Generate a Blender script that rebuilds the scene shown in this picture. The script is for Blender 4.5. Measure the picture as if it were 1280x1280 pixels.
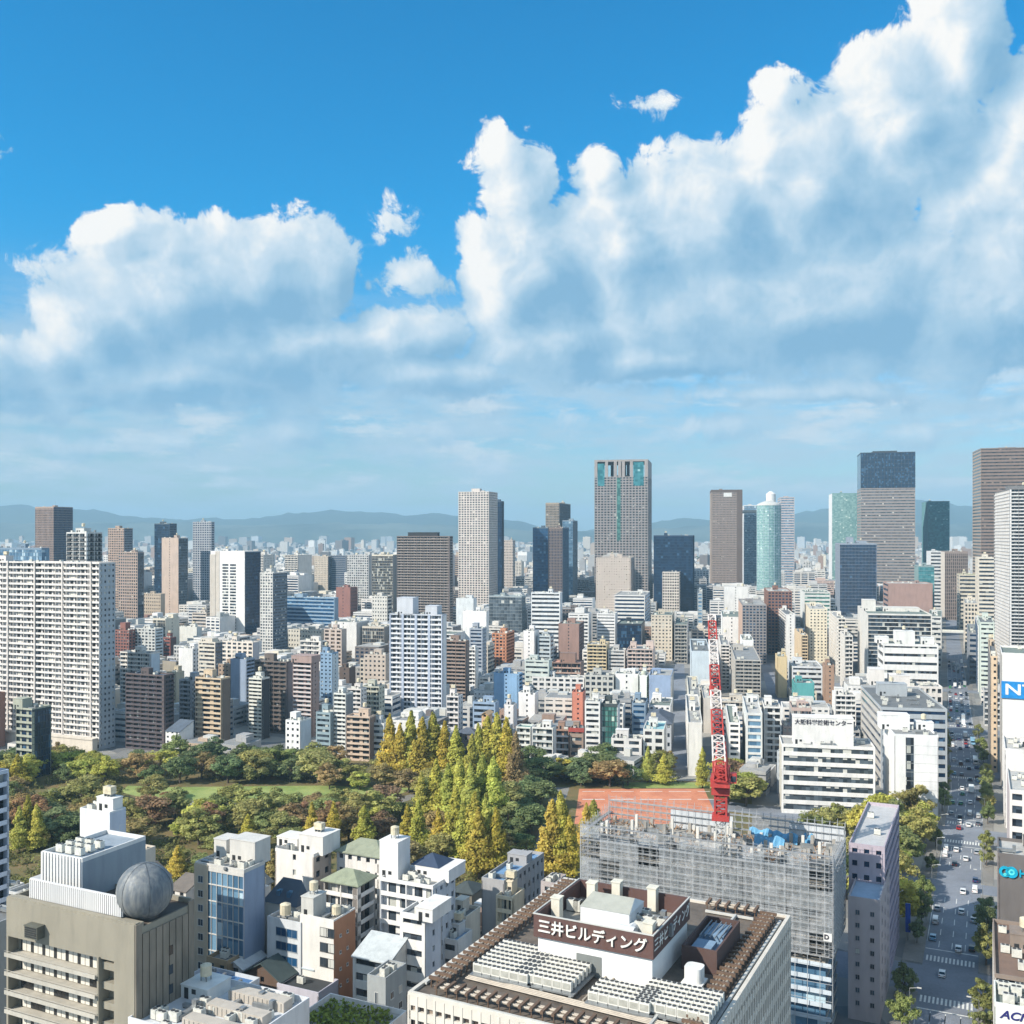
import bpy, math, random
import numpy as np
from mathutils import Vector, Matrix

for _o in list(bpy.data.objects):
    bpy.data.objects.remove(_o, do_unlink=True)
scene = bpy.context.scene
COL = scene.collection
RAD = math.radians

# ------------------------------------------------------------------ camera
FPX, HORIZ, CAM_H = 1270.0, 668.0, 120.0
cam_data = bpy.data.cameras.new("camera")
cam = bpy.data.objects.new("camera", cam_data)
COL.objects.link(cam)
cam.location = (0, 0, CAM_H)
cam.rotation_euler = (RAD(90), 0, 0)
cam_data.sensor_width = 36
cam_data.lens = 36 * FPX / 1280
cam_data.shift_y = (HORIZ - 640) / 1280
cam_data.clip_start = 1
cam_data.clip_end = 80000
scene.camera = cam

# ------------------------------------------------------------------ sun and exposure
SUN_SIDE, SUN_EL = RAD(60), RAD(36)      # sun stands behind the viewer, round to the left
to_sun = Vector((-math.sin(SUN_SIDE) * math.cos(SUN_EL), -math.cos(SUN_SIDE) * math.cos(SUN_EL), math.sin(SUN_EL)))
sun_data = bpy.data.lights.new("sun", 'SUN')
sun_data.energy = 4.5
sun_data.angle = RAD(0.5)
sun_data.color = (1.0, 0.92, 0.80)
sun = bpy.data.objects.new("sun", sun_data)
COL.objects.link(sun)
sun.rotation_euler = to_sun.to_track_quat('Z', 'Y').to_euler()
sun.location = to_sun * 500
vs = scene.view_settings
vs.view_transform = 'Standard'
vs.look = 'None'
vs.exposure = 0.6
vs.gamma = 1.0
vs.use_curve_mapping = False

# ------------------------------------------------------------------ node helper
class NT:
    """a few shorthands for writing node trees"""
    def __init__(s, tree):
        s.t = tree
    def n(s, kind, **kw):
        nd = s.t.nodes.new(kind)
        for k, v in kw.items():
            setattr(nd, k, v)
        return nd
    def put(s, sock, v):
        if isinstance(v, bpy.types.NodeSocket):
            s.t.links.new(v, sock)
        elif v is not None:
            sock.default_value = v
    def m(s, op, a, b=None, c=None, clamp=False):
        nd = s.n('ShaderNodeMath', operation=op, use_clamp=clamp)
        for i, v in enumerate((a, b, c)):
            s.put(nd.inputs[i], v)
        return nd.outputs[0]
    def v(s, op, a, b=None, sc=None):
        nd = s.n('ShaderNodeVectorMath', operation=op)
        s.put(nd.inputs[0], a)
        if b is not None:
            s.put(nd.inputs[1], b)
        if sc is not None:
            s.put(nd.inputs[3], sc)
        return nd.outputs['Value'] if op in ('LENGTH', 'DOT_PRODUCT', 'DISTANCE') else nd.outputs[0]
    def rng(s, v, a, b, c=0.0, d=1.0, smooth=False):
        nd = s.n('ShaderNodeMapRange', clamp=True, interpolation_type='SMOOTHSTEP' if smooth else 'LINEAR')
        for i, x in enumerate((v, a, b, c, d)):
            s.put(nd.inputs[i], x)
        return nd.outputs[0]
    def mix(s, f, a, b, blend='MIX'):
        nd = s.n('ShaderNodeMix', data_type='RGBA', blend_type=blend)
        s.put(nd.inputs[0], f); s.put(nd.inputs[6], a); s.put(nd.inputs[7], b)
        return nd.outputs[2]
    def comb(s, x, y, z):
        nd = s.n('ShaderNodeCombineXYZ')
        for i, v in enumerate((x, y, z)):
            s.put(nd.inputs[i], v)
        return nd.outputs[0]
    def noise(s, vec, scale, detail=2, rough=0.5, dim='3D', dist=0.0, out=0):
        nd = s.n('ShaderNodeTexNoise', noise_dimensions=dim)
        s.put(nd.inputs['Vector'], vec)
        nd.inputs['Scale'].default_value = scale
        nd.inputs['Detail'].default_value = detail
        nd.inputs['Roughness'].default_value = rough
        nd.inputs['Distortion'].default_value = dist
        return nd.outputs[out]

def rgb(r, g, b):
    """sRGB 0-255 to linear"""
    f = lambda c: (c / 255 / 12.92) if c / 255 <= 0.04045 else ((c / 255 + 0.055) / 1.055) ** 2.4
    return (f(r), f(g), f(b), 1.0)

# ------------------------------------------------------------------ world: sky and clouds, laid out by compass bearing and elevation
world = bpy.data.worlds.new("World")
scene.world = world
world.use_nodes = True
wt = world.node_tree
wt.nodes.clear()

def azel(px, py):
    x, z = (px - 640) / FPX, (HORIZ - py) / FPX
    return math.degrees(math.atan(x)), math.degrees(math.atan2(z, math.hypot(1, x)))

def px_size(px, py, rx, ry):
    a0, e0 = azel(px - rx, py); a1, e1 = azel(px + rx, py)
    b0, f0 = azel(px, py + ry); b1, f1 = azel(px, py - ry)
    return (a1 - a0) / 2, (f1 - f0) / 2

# cumulus banks: centre, half width, half height (as seen from the tower), weight
BANKS = [
    # western bank
    (220, 378, 175, 112, 1.15), (112, 428, 95, 80, 1.0), (30, 452, 66, 44, .8), (310, 352, 140, 84, .95), (385, 345, 60, 66, .75),
    (145, 292, 70, 30, .55), (300, 440, 260, 72, .9), (-70, 470, 150, 60, .9), (200, 470, 340, 46, .8),
    # saddle between the banks
    (512, 420, 108, 44, .7), (530, 470, 140, 34, .7), (508, 345, 46, 24, .26), (480, 280, 26, 14, .12), (388, 449, 17, 13, .5),
    (305, 408, 26, 10, .35),
    # eastern bank
    (652, 348, 80, 112, 1.1), (680, 430, 92, 66, 1.0), (640, 235, 44, 70, .6), (616, 190, 26, 36, .45), (735, 207, 40, 30, .6),
    (765, 315, 110, 100, 1.0), (885, 285, 150, 115, 1.1), (1010, 240, 140, 122, 1.1), (1125, 155, 105, 120, 1.1), (1195, 55, 62, 96, .9),
    (1310, 230, 170, 160, 1.1), (1010, 385, 370, 100, 1.2), (1260, 380, 210, 110, 1.2), (985, 112, 30, 28, .42), (812, 130, 26, 14, .14),
    (800, 448, 240, 34, .8),
    # long low bar under the eastern bank
    (1020, 492, 260, 20, .34), (1270, 512, 70, 18, .32), (560, 540, 70, 24, .3), (350, 545, 90, 20, .3), (495, 574, 50, 18, .28), (130, 552, 100, 18, .26), (395, 576, 40, 12, .24), (720, 520, 60, 18, .22), (860, 545, 110, 16, .22), (650, 582, 70, 12, .2), (1120, 540, 110, 14, .22), (230, 548, 40, 16, .28), (305, 500, 200, 24, .3), (60, 480, 120, 40, .6),
]

def build_field(name, octaves, voct):
    g = bpy.data.node_groups.new(name, 'ShaderNodeTree')
    g.interface.new_socket("P", in_out='INPUT', socket_type='NodeSocketVector')
    g.interface.new_socket("D", in_out='OUTPUT', socket_type='NodeSocketFloat')
    g.interface.new_socket("Soft", in_out='OUTPUT', socket_type='NodeSocketFloat')
    q = NT(g)
    gi, go = q.n('NodeGroupInput'), q.n('NodeGroupOutput')
    P = gi.outputs[0]
    warp = q.v('SUBTRACT', q.noise(P, 0.17, 2, 0.55, dim='2D', out=1), (0.5, 0.5, 0.5))
    pw = q.n('ShaderNodeVectorMath', operation='MULTIPLY_ADD')
    q.put(pw.inputs[0], warp); pw.inputs[1].default_value = (3.4, 2.2, 0.0); q.put(pw.inputs[2], P)
    PW = pw.outputs[0]
    acc = None
    for (cx, cy, rx, ry, wgt) in BANKS:
        a, e = azel(cx, cy)
        ra, re = px_size(cx, cy, rx, ry)
        d = q.n('ShaderNodeVectorMath', operation='MULTIPLY_ADD')
        q.put(d.inputs[0], PW); d.inputs[1].default_value = (1 / ra, 1 / re, 0); d.inputs[2].default_value = (-a / ra, -e / re, 0)
        h = q.m('MULTIPLY_ADD', q.v('LENGTH', d.outputs[0]), -1.5 * wgt, 1.5 * wgt)
        acc = h if acc is None else q.m('SMOOTH_MAX', acc, h, 0.12)
    # elsewhere round the sky: unseen scattered fair weather cloud, thickened for whiter fill light
    sep = q.n('ShaderNodeSeparateXYZ'); g.links.new(P, sep.inputs[0])
    away = q.rng(q.m('ABSOLUTE', sep.outputs[0]), 34, 50)
    gen = q.m('MULTIPLY_ADD', q.noise(P, 0.06, 1, 0.5, dim='2D'), 2.4, -1.0)
    gen = q.m('SUBTRACT', gen, q.m('SUBTRACT', 1.0, away))
    acc = q.m('MAXIMUM', acc, gen)
    n1 = q.noise(P, 0.40, octaves, 0.67, dim='2D', dist=0.35)
    vo = q.n('ShaderNodeTexVoronoi', feature='SMOOTH_F1', normalize=True, voronoi_dimensions='2D')
    va = q.n('ShaderNodeVectorMath', operation='MULTIPLY_ADD')
    q.put(va.inputs[0], warp); va.inputs[1].default_value = (2, 2, 0); q.put(va.inputs[2], P)
    g.links.new(va.outputs[0], vo.inputs['Vector'])
    vo.inputs['Scale'].default_value = 0.5
    vo.inputs['Detail'].default_value = voct
    vo.inputs['Roughness'].default_value = 0.55
    vo.inputs['Lacunarity'].default_value = 2.3
    vo.inputs['Smoothness'].default_value = 0.4
    n2 = q.m('SUBTRACT', 0.42, vo.outputs['Distance'])
    det = q.m('ADD', q.m('MULTIPLY', q.m('SUBTRACT', n1, 0.5), 1.25), q.m('MULTIPLY', n2, 0.60))
    g.links.new(q.m('ADD', acc, det), go.inputs[0])
    g.links.new(q.m('ADD', acc, q.m('MULTIPLY', det, 0.35)), go.inputs[1])
    return g

def build_world():
    q = NT(wt)
    out = q.n('ShaderNodeOutputWorld')
    bg = q.n('ShaderNodeBackground')
    wt.links.new(bg.outputs[0], out.inputs[0])
    gen = q.n('ShaderNodeTexCoord').outputs['Generated']
    sep = q.n('ShaderNodeSeparateXYZ'); wt.links.new(gen, sep.inputs[0])
    az = q.m('DEGREES', q.m('ARCTAN2', sep.outputs[0], sep.outputs[1]))
    el = q.m('DEGREES', q.m('ARCSINE', sep.outputs[2]))
    P = q.comb(az, el, 0.0)
    def F(vec, field):
        nd = q.n('ShaderNodeGroup'); nd.node_tree = field
        wt.links.new(vec, nd.inputs[0])
        return nd.outputs[0], nd.outputs[1]
    D, S = F(P, build_field("cloud_field", 9, 2.5))
    D2, S2 = F(q.v('ADD', P, (-1.6, 0.8, 0)), build_field("cloud_field_towards_sun", 3, 1))
    sky = q.n('ShaderNodeTexSky', sky_type='NISHITA')
    sky.sun_disc = False
    sky.sun_elevation = SUN_EL
    sky.sun_rotation = math.pi + SUN_SIDE
    sky.altitude = 100
    sky.air_density = 1.0
    sky.dust_density = 0.6
    sky.ozone_density = 2.0
    clear = q.mix(1.0, sky.outputs[0], SKY_TINT_HI, 'MULTIPLY')
    low = q.mix(1.0, sky.outputs[0], SKY_TINT_LO, 'MULTIPLY')
    clear = q.mix(q.rng(el, 1.0, 18.0, smooth=True), low, clear)
    # sky out of view made whiter and brighter to fill the shadows
    fill_sky = q.mix(1.0, sky.outputs[0], (1.25, 1.5, 1.62, 1), 'MULTIPLY')
    clear = q.mix(q.rng(q.m('ABSOLUTE', az), 36, 70, smooth=True), clear, fill_sky)
    # lighting of the cloud: sunward flanks bright, deep and low parts blue grey
    grad = q.m('SUBTRACT', D, D2)
    gsoft = q.m('SUBTRACT', S, S2)
    thick = q.rng(S, 0.1, 1.3, smooth=True)
    lit = q.m('ADD', q.m('MULTIPLY', grad, 0.56), q.m('MULTIPLY', gsoft, 0.5))
    lit = q.m('ADD', lit, q.rng(el, 7.0, 19.0, -0.26, 0.12))
    lit = q.m('SUBTRACT', lit, q.m('MULTIPLY', thick, 0.30))
    lit = q.rng(lit, -0.85, 0.72)
    ramp = q.n('ShaderNodeValToRGB')
    wt.links.new(lit, ramp.inputs[0])
    cr = ramp.color_ramp
    cr.elements[0].position = 0.0; cr.elements[0].color = CLOUD_COLS[0]
    cr.elements[1].position = 1.0; cr.elements[1].color = CLOUD_COLS[3]
    e1 = cr.elements.new(0.36); e1.color = CLOUD_COLS[1]
    e2 = cr.elements.new(0.70); e2.color = CLOUD_COLS[2]
    ccol = q.v('SCALE', ramp.outputs[0], sc=0.67 / SKY_STRENGTH)
    alpha = q.m('MULTIPLY', q.rng(D, 0.0, q.rng(el, 8.0, 15.0, 0.36, 0.20), smooth=True), q.rng(el, 1.0, 10.0, 0.45, 1.0))
    # thin streaks low over the horizon
    veil = q.noise(q.v('MULTIPLY', P, (0.30, 1.3, 1)), 0.55, 6, 0.62, dim='2D')
    veil = q.m('MULTIPLY', q.rng(veil, 0.24, 0.66, smooth=True), q.rng(el, 15.0, 8.5, smooth=True))
    vcol = q.v('SCALE', q.mix(q.rng(el, 0, 9), rgb(196, 218, 232), rgb(186, 212, 231)), sc=0.66 / SKY_STRENGTH)
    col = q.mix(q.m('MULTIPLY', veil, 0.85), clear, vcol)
    streak = q.noise(q.v('MULTIPLY', P, (0.22, 0.95, 1)), 0.62, 8, 0.66, dim='2D')
    streak = q.m('MULTIPLY', q.rng(streak, 0.50, 0.68, smooth=True), q.m('MULTIPLY', q.rng(el, 10.0, 7.0, smooth=True), q.rng(el, 1.2, 3.0, smooth=True)))
    bright = tuple(0.66 / SKY_STRENGTH * c for c in rgb(222, 233, 241)[:3]) + (1,)
    col = q.mix(q.m('MULTIPLY', streak, 0.8), col, bright)
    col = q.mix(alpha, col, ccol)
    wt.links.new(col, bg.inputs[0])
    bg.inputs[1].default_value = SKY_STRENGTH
    world.cycles.sampling_method = 'NONE'

SKY_STRENGTH = 0.1
HAZE = 9e-5
SKY_TINT_HI = (0.03, 0.90, 1.27, 1)
SKY_TINT_LO = (0.58, 0.76, 0.84, 1)
CLOUD_COLS = [rgb(132, 180, 214), rgb(166, 202, 227), rgb(208, 227, 241), rgb(255, 254, 251)]
build_world()

# ------------------------------------------------------------------ sampling
cy = scene.cycles
cy.use_adaptive_sampling = True
cy.adaptive_threshold = 0.015
cy.adaptive_min_samples = 16
cy.max_bounces = 5
cy.diffuse_bounces = 3
cy.glossy_bounces = 2
cy.transmission_bounces = 3
cy.transparent_max_bounces = 8
cy.volume_bounces = 0
cy.caustics_reflective = False
cy.caustics_refractive = False
cy.sample_clamp_indirect = 4

# ================================================================== helpers
rnd = random.Random(7)

class MB:
    """collects boxes and polygons, builds ONE mesh object"""
    def __init__(s):
        s.v, s.f, s.m = [], [], []
    def box(s, x0, x1, y0, y1, z0, z1, m=0):
        if x1 < x0: x0, x1 = x1, x0
        if y1 < y0: y0, y1 = y1, y0
        if z1 <= z0 or x1 - x0 < 1e-4 or y1 - y0 < 1e-4:
            return
        b = len(s.v)
        s.v += [(x0, y0, z0), (x1, y0, z0), (x1, y1, z0), (x0, y1, z0), (x0, y0, z1), (x1, y0, z1), (x1, y1, z1), (x0, y1, z1)]
        s.f += [(b, b+3, b+2, b+1), (b+4, b+5, b+6, b+7), (b, b+1, b+5, b+4), (b+1, b+2, b+6, b+5), (b+2, b+3, b+7, b+6), (b+3, b, b+4, b+7)]
        s.m += [m] * 6
    def poly(s, pts, m=0):
        b = len(s.v)
        s.v += [tuple(p) for p in pts]
        s.f.append(tuple(range(b, b + len(pts))))
        s.m.append(m)
    def prism(s, pts, z0, z1, m=0, mt=None):
        """upright prism over a counter-clockwise outline"""
        b, n = len(s.v), len(pts)
        s.v += [(p[0], p[1], z0) for p in pts] + [(p[0], p[1], z1) for p in pts]
        for i in range(n):
            j = (i + 1) % n
            s.f.append((b+i, b+j, b+n+j, b+n+i)); s.m.append(m)
        s.f.append(tuple(b+n+i for i in range(n))); s.m.append(m if mt is None else mt)
        s.f.append(tuple(b+n-1-i for i in range(n))); s.m.append(m)
    def cyl(s, cx, cy, r, z0, z1, n=14, m=0, r2=None):
        b = len(s.v); r2 = r if r2 is None else r2
        for k in range(n):
            a = 2 * math.pi * k / n
            s.v.append((cx + r * math.cos(a), cy + r * math.sin(a), z0))
        for k in range(n):
            a = 2 * math.pi * k / n
            s.v.append((cx + r2 * math.cos(a), cy + r2 * math.sin(a), z1))
        for k in range(n):
            j = (k + 1) % n
            s.f.append((b+k, b+j, b+n+j, b+n+k)); s.m.append(m)
        s.f.append(tuple(b+n+k for k in range(n))); s.m.append(m)
        s.f.append(tuple(b+n-1-k for k in range(n))); s.m.append(m)
    def tube(s, p, q, r, n=5, m=0, r2=None):
        p, q = Vector(p), Vector(q)
        d = (q - p)
        if d.length < 1e-6: return
        d.normalize()
        a = d.orthogonal().normalized(); c = d.cross(a)
        b = len(s.v); r2 = r if r2 is None else r2
        for (o, rr) in ((p, r), (q, r2)):
            for k in range(n):
                t = 2 * math.pi * k / n
                s.v.append(tuple(o + a * (rr * math.cos(t)) + c * (rr * math.sin(t))))
        for k in range(n):
            j = (k + 1) % n
            s.f.append((b+k, b+j, b+n+j, b+n+k)); s.m.append(m)
        s.f.append(tuple(b+n+k for k in range(n))); s.m.append(m)
        s.f.append(tuple(b+n-1-k for k in range(n))); s.m.append(m)
    def mesh(s, name, mats):
        me = bpy.data.meshes.new(name)
        me.from_pydata(s.v, [], s.f)
        for mt in mats:
            me.materials.append(mt)
        if len(mats) > 1:
            me.polygons.foreach_set('material_index', s.m)
        me.update()
        return me
    def build(s, name, mats, parent=None):
        if not s.v:
            return None
        if not isinstance(mats, (list, tuple)): mats = [mats]
        o = bpy.data.objects.new(name, s.mesh(name, mats))
        COL.objects.link(o)
        o.parent = parent
        return o

def link_copy(o, parent=None, loc=None):
    c = o.copy()
    COL.objects.link(c)
    c.parent = parent if parent is not None else o.parent
    if loc is not None: c.location = loc
    return c

def copy_thing(root, loc=None, rotz=None, scale=None):
    r = link_copy(root)
    r.parent = None
    for ch in root.children:
        c = link_copy(ch, r)
        for g in ch.children:
            link_copy(g, c)
    if loc is not None: r.location = loc
    if rotz is not None: r.rotation_euler = (0, 0, rotz)
    if scale is not None: r.scale = scale
    return r

USED = {}
def tag(o, label=None, cat=None, group=None, kind=None):
    if label:
        o['label'] = label
        USED.setdefault(label, []).append(o)
    if cat: o['category'] = cat
    if group: o['group'] = group
    if kind: o['kind'] = kind
    return o

def thing(name, label, cat, loc=(0, 0, 0), rotz=0.0, group=None):
    o = bpy.data.objects.new(name, None)
    o.empty_display_size = 0.5
    COL.objects.link(o)
    o.location = loc
    o.rotation_euler = (0, 0, rotz)
    return tag(o, label, cat, group)

# ---- measuring: the photograph's columns and rows give bearings; distances are set separately
def P2(px, d): return Vector(((px - 640) / FPX * d, d))
def dist_of(py, z=0.0): return (CAM_H - z) * FPX / (py - HORIZ)
def G(px, py, z=0.0):
    d = dist_of(py, z)
    return Vector(((px - 640) / FPX * d, d, z))
def top_z(py, d): return CAM_H - (py - HORIZ) * d / FPX
def proj(x, y, z): return 640 + FPX * x / y, HORIZ + FPX * (CAM_H - z) / y

def axes(vp):
    a = math.atan((vp - 640) / FPX)
    return a, Vector((math.sin(a), math.cos(a))), Vector((math.cos(a), -math.sin(a)))

def run_to(P, v, px):
    q = (px - 640) / FPX
    den = v.x - q * v.y
    return (q * P.y - P.x) / den if abs(den) > 1e-6 else 1e9

def fit(xl, xm, xr, vp, d, lmin=8, lmax=90, ldef=18):
    """footprint of an upright block whose nearest corner is in column xm at distance d"""
    a, n, e = axes(vp)
    P = P2(xm, d)
    if xm < vp:      # right-hand flank in view
        W = run_to(P, -e, xl)
        L = run_to(P, n, xr) if xr is not None and xr > xm else ldef
        sx = -1
    else:            # left-hand flank in view
        W = run_to(P, e, xr)
        L = run_to(P, n, xl) if xl is not None and xl < xm else ldef
        sx = 1
    W = abs(W)
    if L < 0: L = lmax
    L = max(lmin, min(lmax, L))
    C = P + e * (sx * W / 2) + n * (L / 2)
    return C, W, L, a

# ---- materials
MATS = {}
def principled(name):
    m = bpy.data.materials.new(name)
    m.use_nodes = True
    return m, NT(m.node_tree), m.node_tree.nodes['Principled BSDF']

def wall_mat(c, k=0.88, rough=0.82, stain=0.13, metal=0.0, scale=1.0):
    """painted, tiled or concrete wall with weather streaks and faint panel tone"""
    key = ('wall', c, k, rough, stain, metal)
    if key in MATS: return MATS[key]
    m, q, b = principled("wall_%d_%d_%d" % c)
    col = rgb(*c)
    lum = .3*col[0] + .6*col[1] + .1*col[2]
    col = tuple(x + (lum - x) * .2 for x in col[:3])
    base = tuple(x * k for x in col[:3]) + (1,)
    pos = q.n('ShaderNodeNewGeometry').outputs['Position']
    streak = q.noise(q.v('MULTIPLY', pos, (0.5, 0.5, 0.09)), 1.0 * scale, 5, 0.65)
    blot = q.noise(pos, 0.11 * scale, 3, 0.6)
    f = q.m('ADD', q.rng(streak, 0.42, 0.75, 0, 0.6), q.rng(blot, 0.4, 0.75, 0, 0.4))
    dirty = tuple(x * (1 - stain * 2.2) * t for x, t in zip(base[:3], (0.96, 0.98, 1.0))) + (1,)
    q.put(b.inputs['Base Color'], q.mix(f, base, dirty))
    b.inputs['Roughness'].default_value = rough
    b.inputs['Metallic'].default_value = metal
    MATS[key] = m
    return m

def plain_mat(name, c, rough=0.6, metal=0.0, k=1.0, spec=0.5):
    key = ('plain', name)
    if key in MATS: return MATS[key]
    m, q, b = principled(name)
    col = rgb(*c)
    pos = q.n('ShaderNodeNewGeometry').outputs['Position']
    f = q.noise(pos, 0.8, 3, 0.6)
    a = tuple(x * k for x in col[:3]) + (1,)
    d = tuple(x * k * 0.72 for x in col[:3]) + (1,)
    q.put(b.inputs['Base Color'], q.mix(q.rng(f, 0.35, 0.7), a, d))
    b.inputs['Roughness'].default_value = rough
    b.inputs['Metallic'].default_value = metal
    b.inputs['Specular IOR Level'].default_value = spec
    MATS[key] = m
    return m

GLASS = {
    'dark':  ((26, 30, 36), (70, 82, 94), (176, 178, 172)),
    'grey':  ((46, 54, 62), (92, 104, 114), (200, 200, 194)),
    'blue':  ((22, 58, 92), (38, 86, 128), (96, 140, 172)),
    'navy':  ((14, 34, 58), (26, 54, 84), (58, 92, 122)),
    'teal':  ((40, 104, 112), (72, 138, 146), (150, 190, 192)),
    'green': ((52, 96, 92), (92, 140, 132), (190, 214, 200)),
    'brown': ((40, 34, 32), (74, 64, 58), (140, 124, 110)),
    'home':  ((30, 32, 36), (84, 88, 92), (214, 210, 200)),
    'paleg': ((112, 150, 150), (150, 182, 178), (206, 222, 216)),
    'sky':   ((70, 104, 132), (110, 146, 172), (180, 204, 216)),
}
def glass_mat(kind, cell=1.7, pale=0.12):
    key = ('glass', kind, cell, pale)
    if key in MATS: return MATS[key]
    m, q, b = principled("glazing_" + kind)
    c = [rgb(*x) for x in GLASS[kind]]
    obj = q.n('ShaderNodeTexCoord').outputs['Object']
    ma = q.n('ShaderNodeVectorMath', operation='MULTIPLY_ADD')
    q.put(ma.inputs[0], obj); ma.inputs[1].default_value = (1 / cell, 1 / cell, 1 / 3.3); ma.inputs[2].default_value = (.37, .37, .02)
    cellv = q.v('FLOOR', ma.outputs[0])
    wn = q.n('ShaderNodeTexWhiteNoise', noise_dimensions='4D')
    m.node_tree.links.new(cellv, wn.inputs['Vector'])
    m.node_tree.links.new(q.m('MULTIPLY', q.n('ShaderNodeObjectInfo').outputs['Random'], 91.7), wn.inputs['W'])
    r = wn.outputs['Value']
    col = q.mix(q.rng(r, 0.2, 0.85), c[0], c[1])
    col = q.mix(q.m('GREATER_THAN', r, 1 - pale), col, c[2])
    q.put(b.inputs['Base Color'], col)
    b.inputs['Roughness'].default_value = 0.13
    b.inputs['Specular IOR Level'].default_value = 0.65
    MATS[key] = m
    return m

def asphalt_mat(name, c, scale=1.0):
    m, q, b = principled(name)
    pos = q.n('ShaderNodeNewGeometry').outputs['Position']
    a = q.noise(pos, 0.05 * scale, 5, 0.6)
    f = q.noise(pos, 1.3 * scale, 4, 0.7)
    mixf = q.m('ADD', q.m('MULTIPLY', q.rng(a, 0.35, 0.7), 0.6), q.m('MULTIPLY', q.rng(f, 0.3, 0.7), 0.4))
    hi = tuple(x * 1.35 for x in rgb(*c)[:3]) + (1,)
    lo = tuple(x * 0.7 for x in rgb(*c)[:3]) + (1,)
    q.put(b.inputs['Base Color'], q.mix(mixf, lo, hi))
    b.inputs['Roughness'].default_value = 0.85
    return m

M_DECK = [wall_mat((150, 152, 152), stain=.2), wall_mat((176, 174, 168), stain=.2), wall_mat((120, 124, 126), stain=.2), wall_mat((128, 142, 132), stain=.2), wall_mat((196, 194, 188), stain=.18)]
M_WHITE = wall_mat((236, 236, 232), stain=.1)
M_PALE = wall_mat((206, 206, 200), stain=.12)
M_MACH = plain_mat("machine_casing", (214, 214, 206), .5)
M_FAN = plain_mat("fan_grille", (70, 72, 74), .6)
M_STEEL = plain_mat("galvanised_steel", (150, 154, 156), .4, .4)
M_DARK = plain_mat("dark_metal", (46, 48, 50), .5)
M_TANK = plain_mat("tank_resin", (214, 204, 178), .5)

# ================================================================== buildings
def fbox(mb, side, W, L, u0, u1, z0, z1, d0, d1, m=0):
    """box on a facade: u along the face, d outward from the footprint line"""
    if side == 'S': mb.box(u0 - W/2, u1 - W/2, -L/2 - d1, -L/2 - d0, z0, z1, m)
    elif side == 'N': mb.box(u0 - W/2, u1 - W/2, L/2 + d0, L/2 + d1, z0, z1, m)
    elif side == 'E': mb.box(W/2 + d0, W/2 + d1, u0 - L/2, u1 - L/2, z0, z1, m)
    else: mb.box(-W/2 - d1, -W/2 - d0, u0 - L/2, u1 - L/2, z0, z1, m)

INSET = {'balc': 1.5, 'blank': .35, 'curtain': .14}
def face(mb, side, W, L, z0, H, nf, style, arg=None, m=0, trim=1):
    """one side of the wall mesh (piers, spandrels, mullions, fins); windows are the bands behind it"""
    w = W if side in 'SN' else L
    fh = (H - z0) / nf
    T = .35
    F = lambda *a: fbox(mb, side, W, L, *a)
    if style == 'ribbon':
        sp = arg or .52
        for i in range(nf):
            zb = z0 + i * fh
            F(0, w, zb, zb + fh * sp, -T, 0, m)
        F(0, .8, z0, H, -T + .02, .03, m); F(w - .8, w, z0, H, -T + .02, .03, m)
        F(.8, w - .8, H - fh * .12, H, -T + .01, .01, m)
    elif style in ('grid', 'punch'):
        b = arg or 3.2
        n = max(1, round(w / b)); b = w / n
        pw, sp = (b * .34, .42) if style == 'grid' else (b * .56, .58)
        for i in range(nf):
            zb = z0 + i * fh
            F(0, w, zb, zb + fh * sp, -T, 0, m)
        F(0, w, H - fh * .1, H, -T, 0, m)
        for k in range(n + 1):
            c = k * b
            F(max(0, c - pw/2), min(w, c + pw/2), z0, H, -T + .02, .04, m)
    elif style == 'piers':
        b = arg or 2.4
        n = max(1, round(w / b)); b = w / n
        for k in range(n + 1):
            c = k * b
            F(max(0, c - b*.2), min(w, c + b*.2), z0, H, -T, .12, m)
        for i in range(nf):
            F(0, w, z0 + i*fh, z0 + i*fh + fh*.22, -T, -.12, trim)
        F(0, w, H - fh*.5, H, -T, .1, m)
    elif style == 'curtain':
        b = arg or 1.8
        n = max(1, round(w / b)); b = w / n
        for k in range(n + 1):
            c = k * b
            F(max(0, c - .06), min(w, c + .06), z0, H, -.14, .05, m)
        for i in range(nf + 1):
            F(0, w, max(z0, z0 + i*fh - .14), z0 + i*fh + .14, -.14, .02, m)
        F(0, w, H - .9, H, -.14, .06, m)
    elif style == 'balc':
        bay = arg or 6.5
        n = max(1, round(w / bay)); bay = w / n
        for k in range(n + 1):
            c = k * bay
            F(max(0, c - .14), min(w, c + .14), z0, H, -1.5, .06, m)
            if k < n:
                F(c + .14, c + bay * .22, z0, H, -1.5, -1.3, m)
                F(c + bay * .52, c + bay * .66, z0, H, -1.5, -1.3, m)
    elif style == 'solid2':       # blank wall with a column of small windows
        F(0, w * .46, z0, H, -T, 0, m); F(w * .46 + 1.1, w, z0, H, -T, 0, m)
        for i in range(nf):
            F(w * .46, w * .46 + 1.1, z0 + i*fh, z0 + i*fh + fh*.62, -T, -.02, m)
    else:
        F(0, w, z0, H, -T, 0, m)

def balcony_mesh(W, L, sides, styles, args, fh, mats, k=1.0):
    mb = MB()
    for side in sides:
        w = W if side in 'SN' else L
        fbox(mb, side, W, L, 0.02, w - .02, 0, .2, -1.5, 0, 0)
        ph = 1.15 * k
        bay = args.get(side) or 6.5
        n = max(1, round(w / bay)); bay = w / n
        for i in range(n):
            fbox(mb, side, W, L, i*bay + .14, (i+1)*bay - .14, .2, ph, -.13, 0, 1)
    return mb.mesh("balcony", mats)

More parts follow.
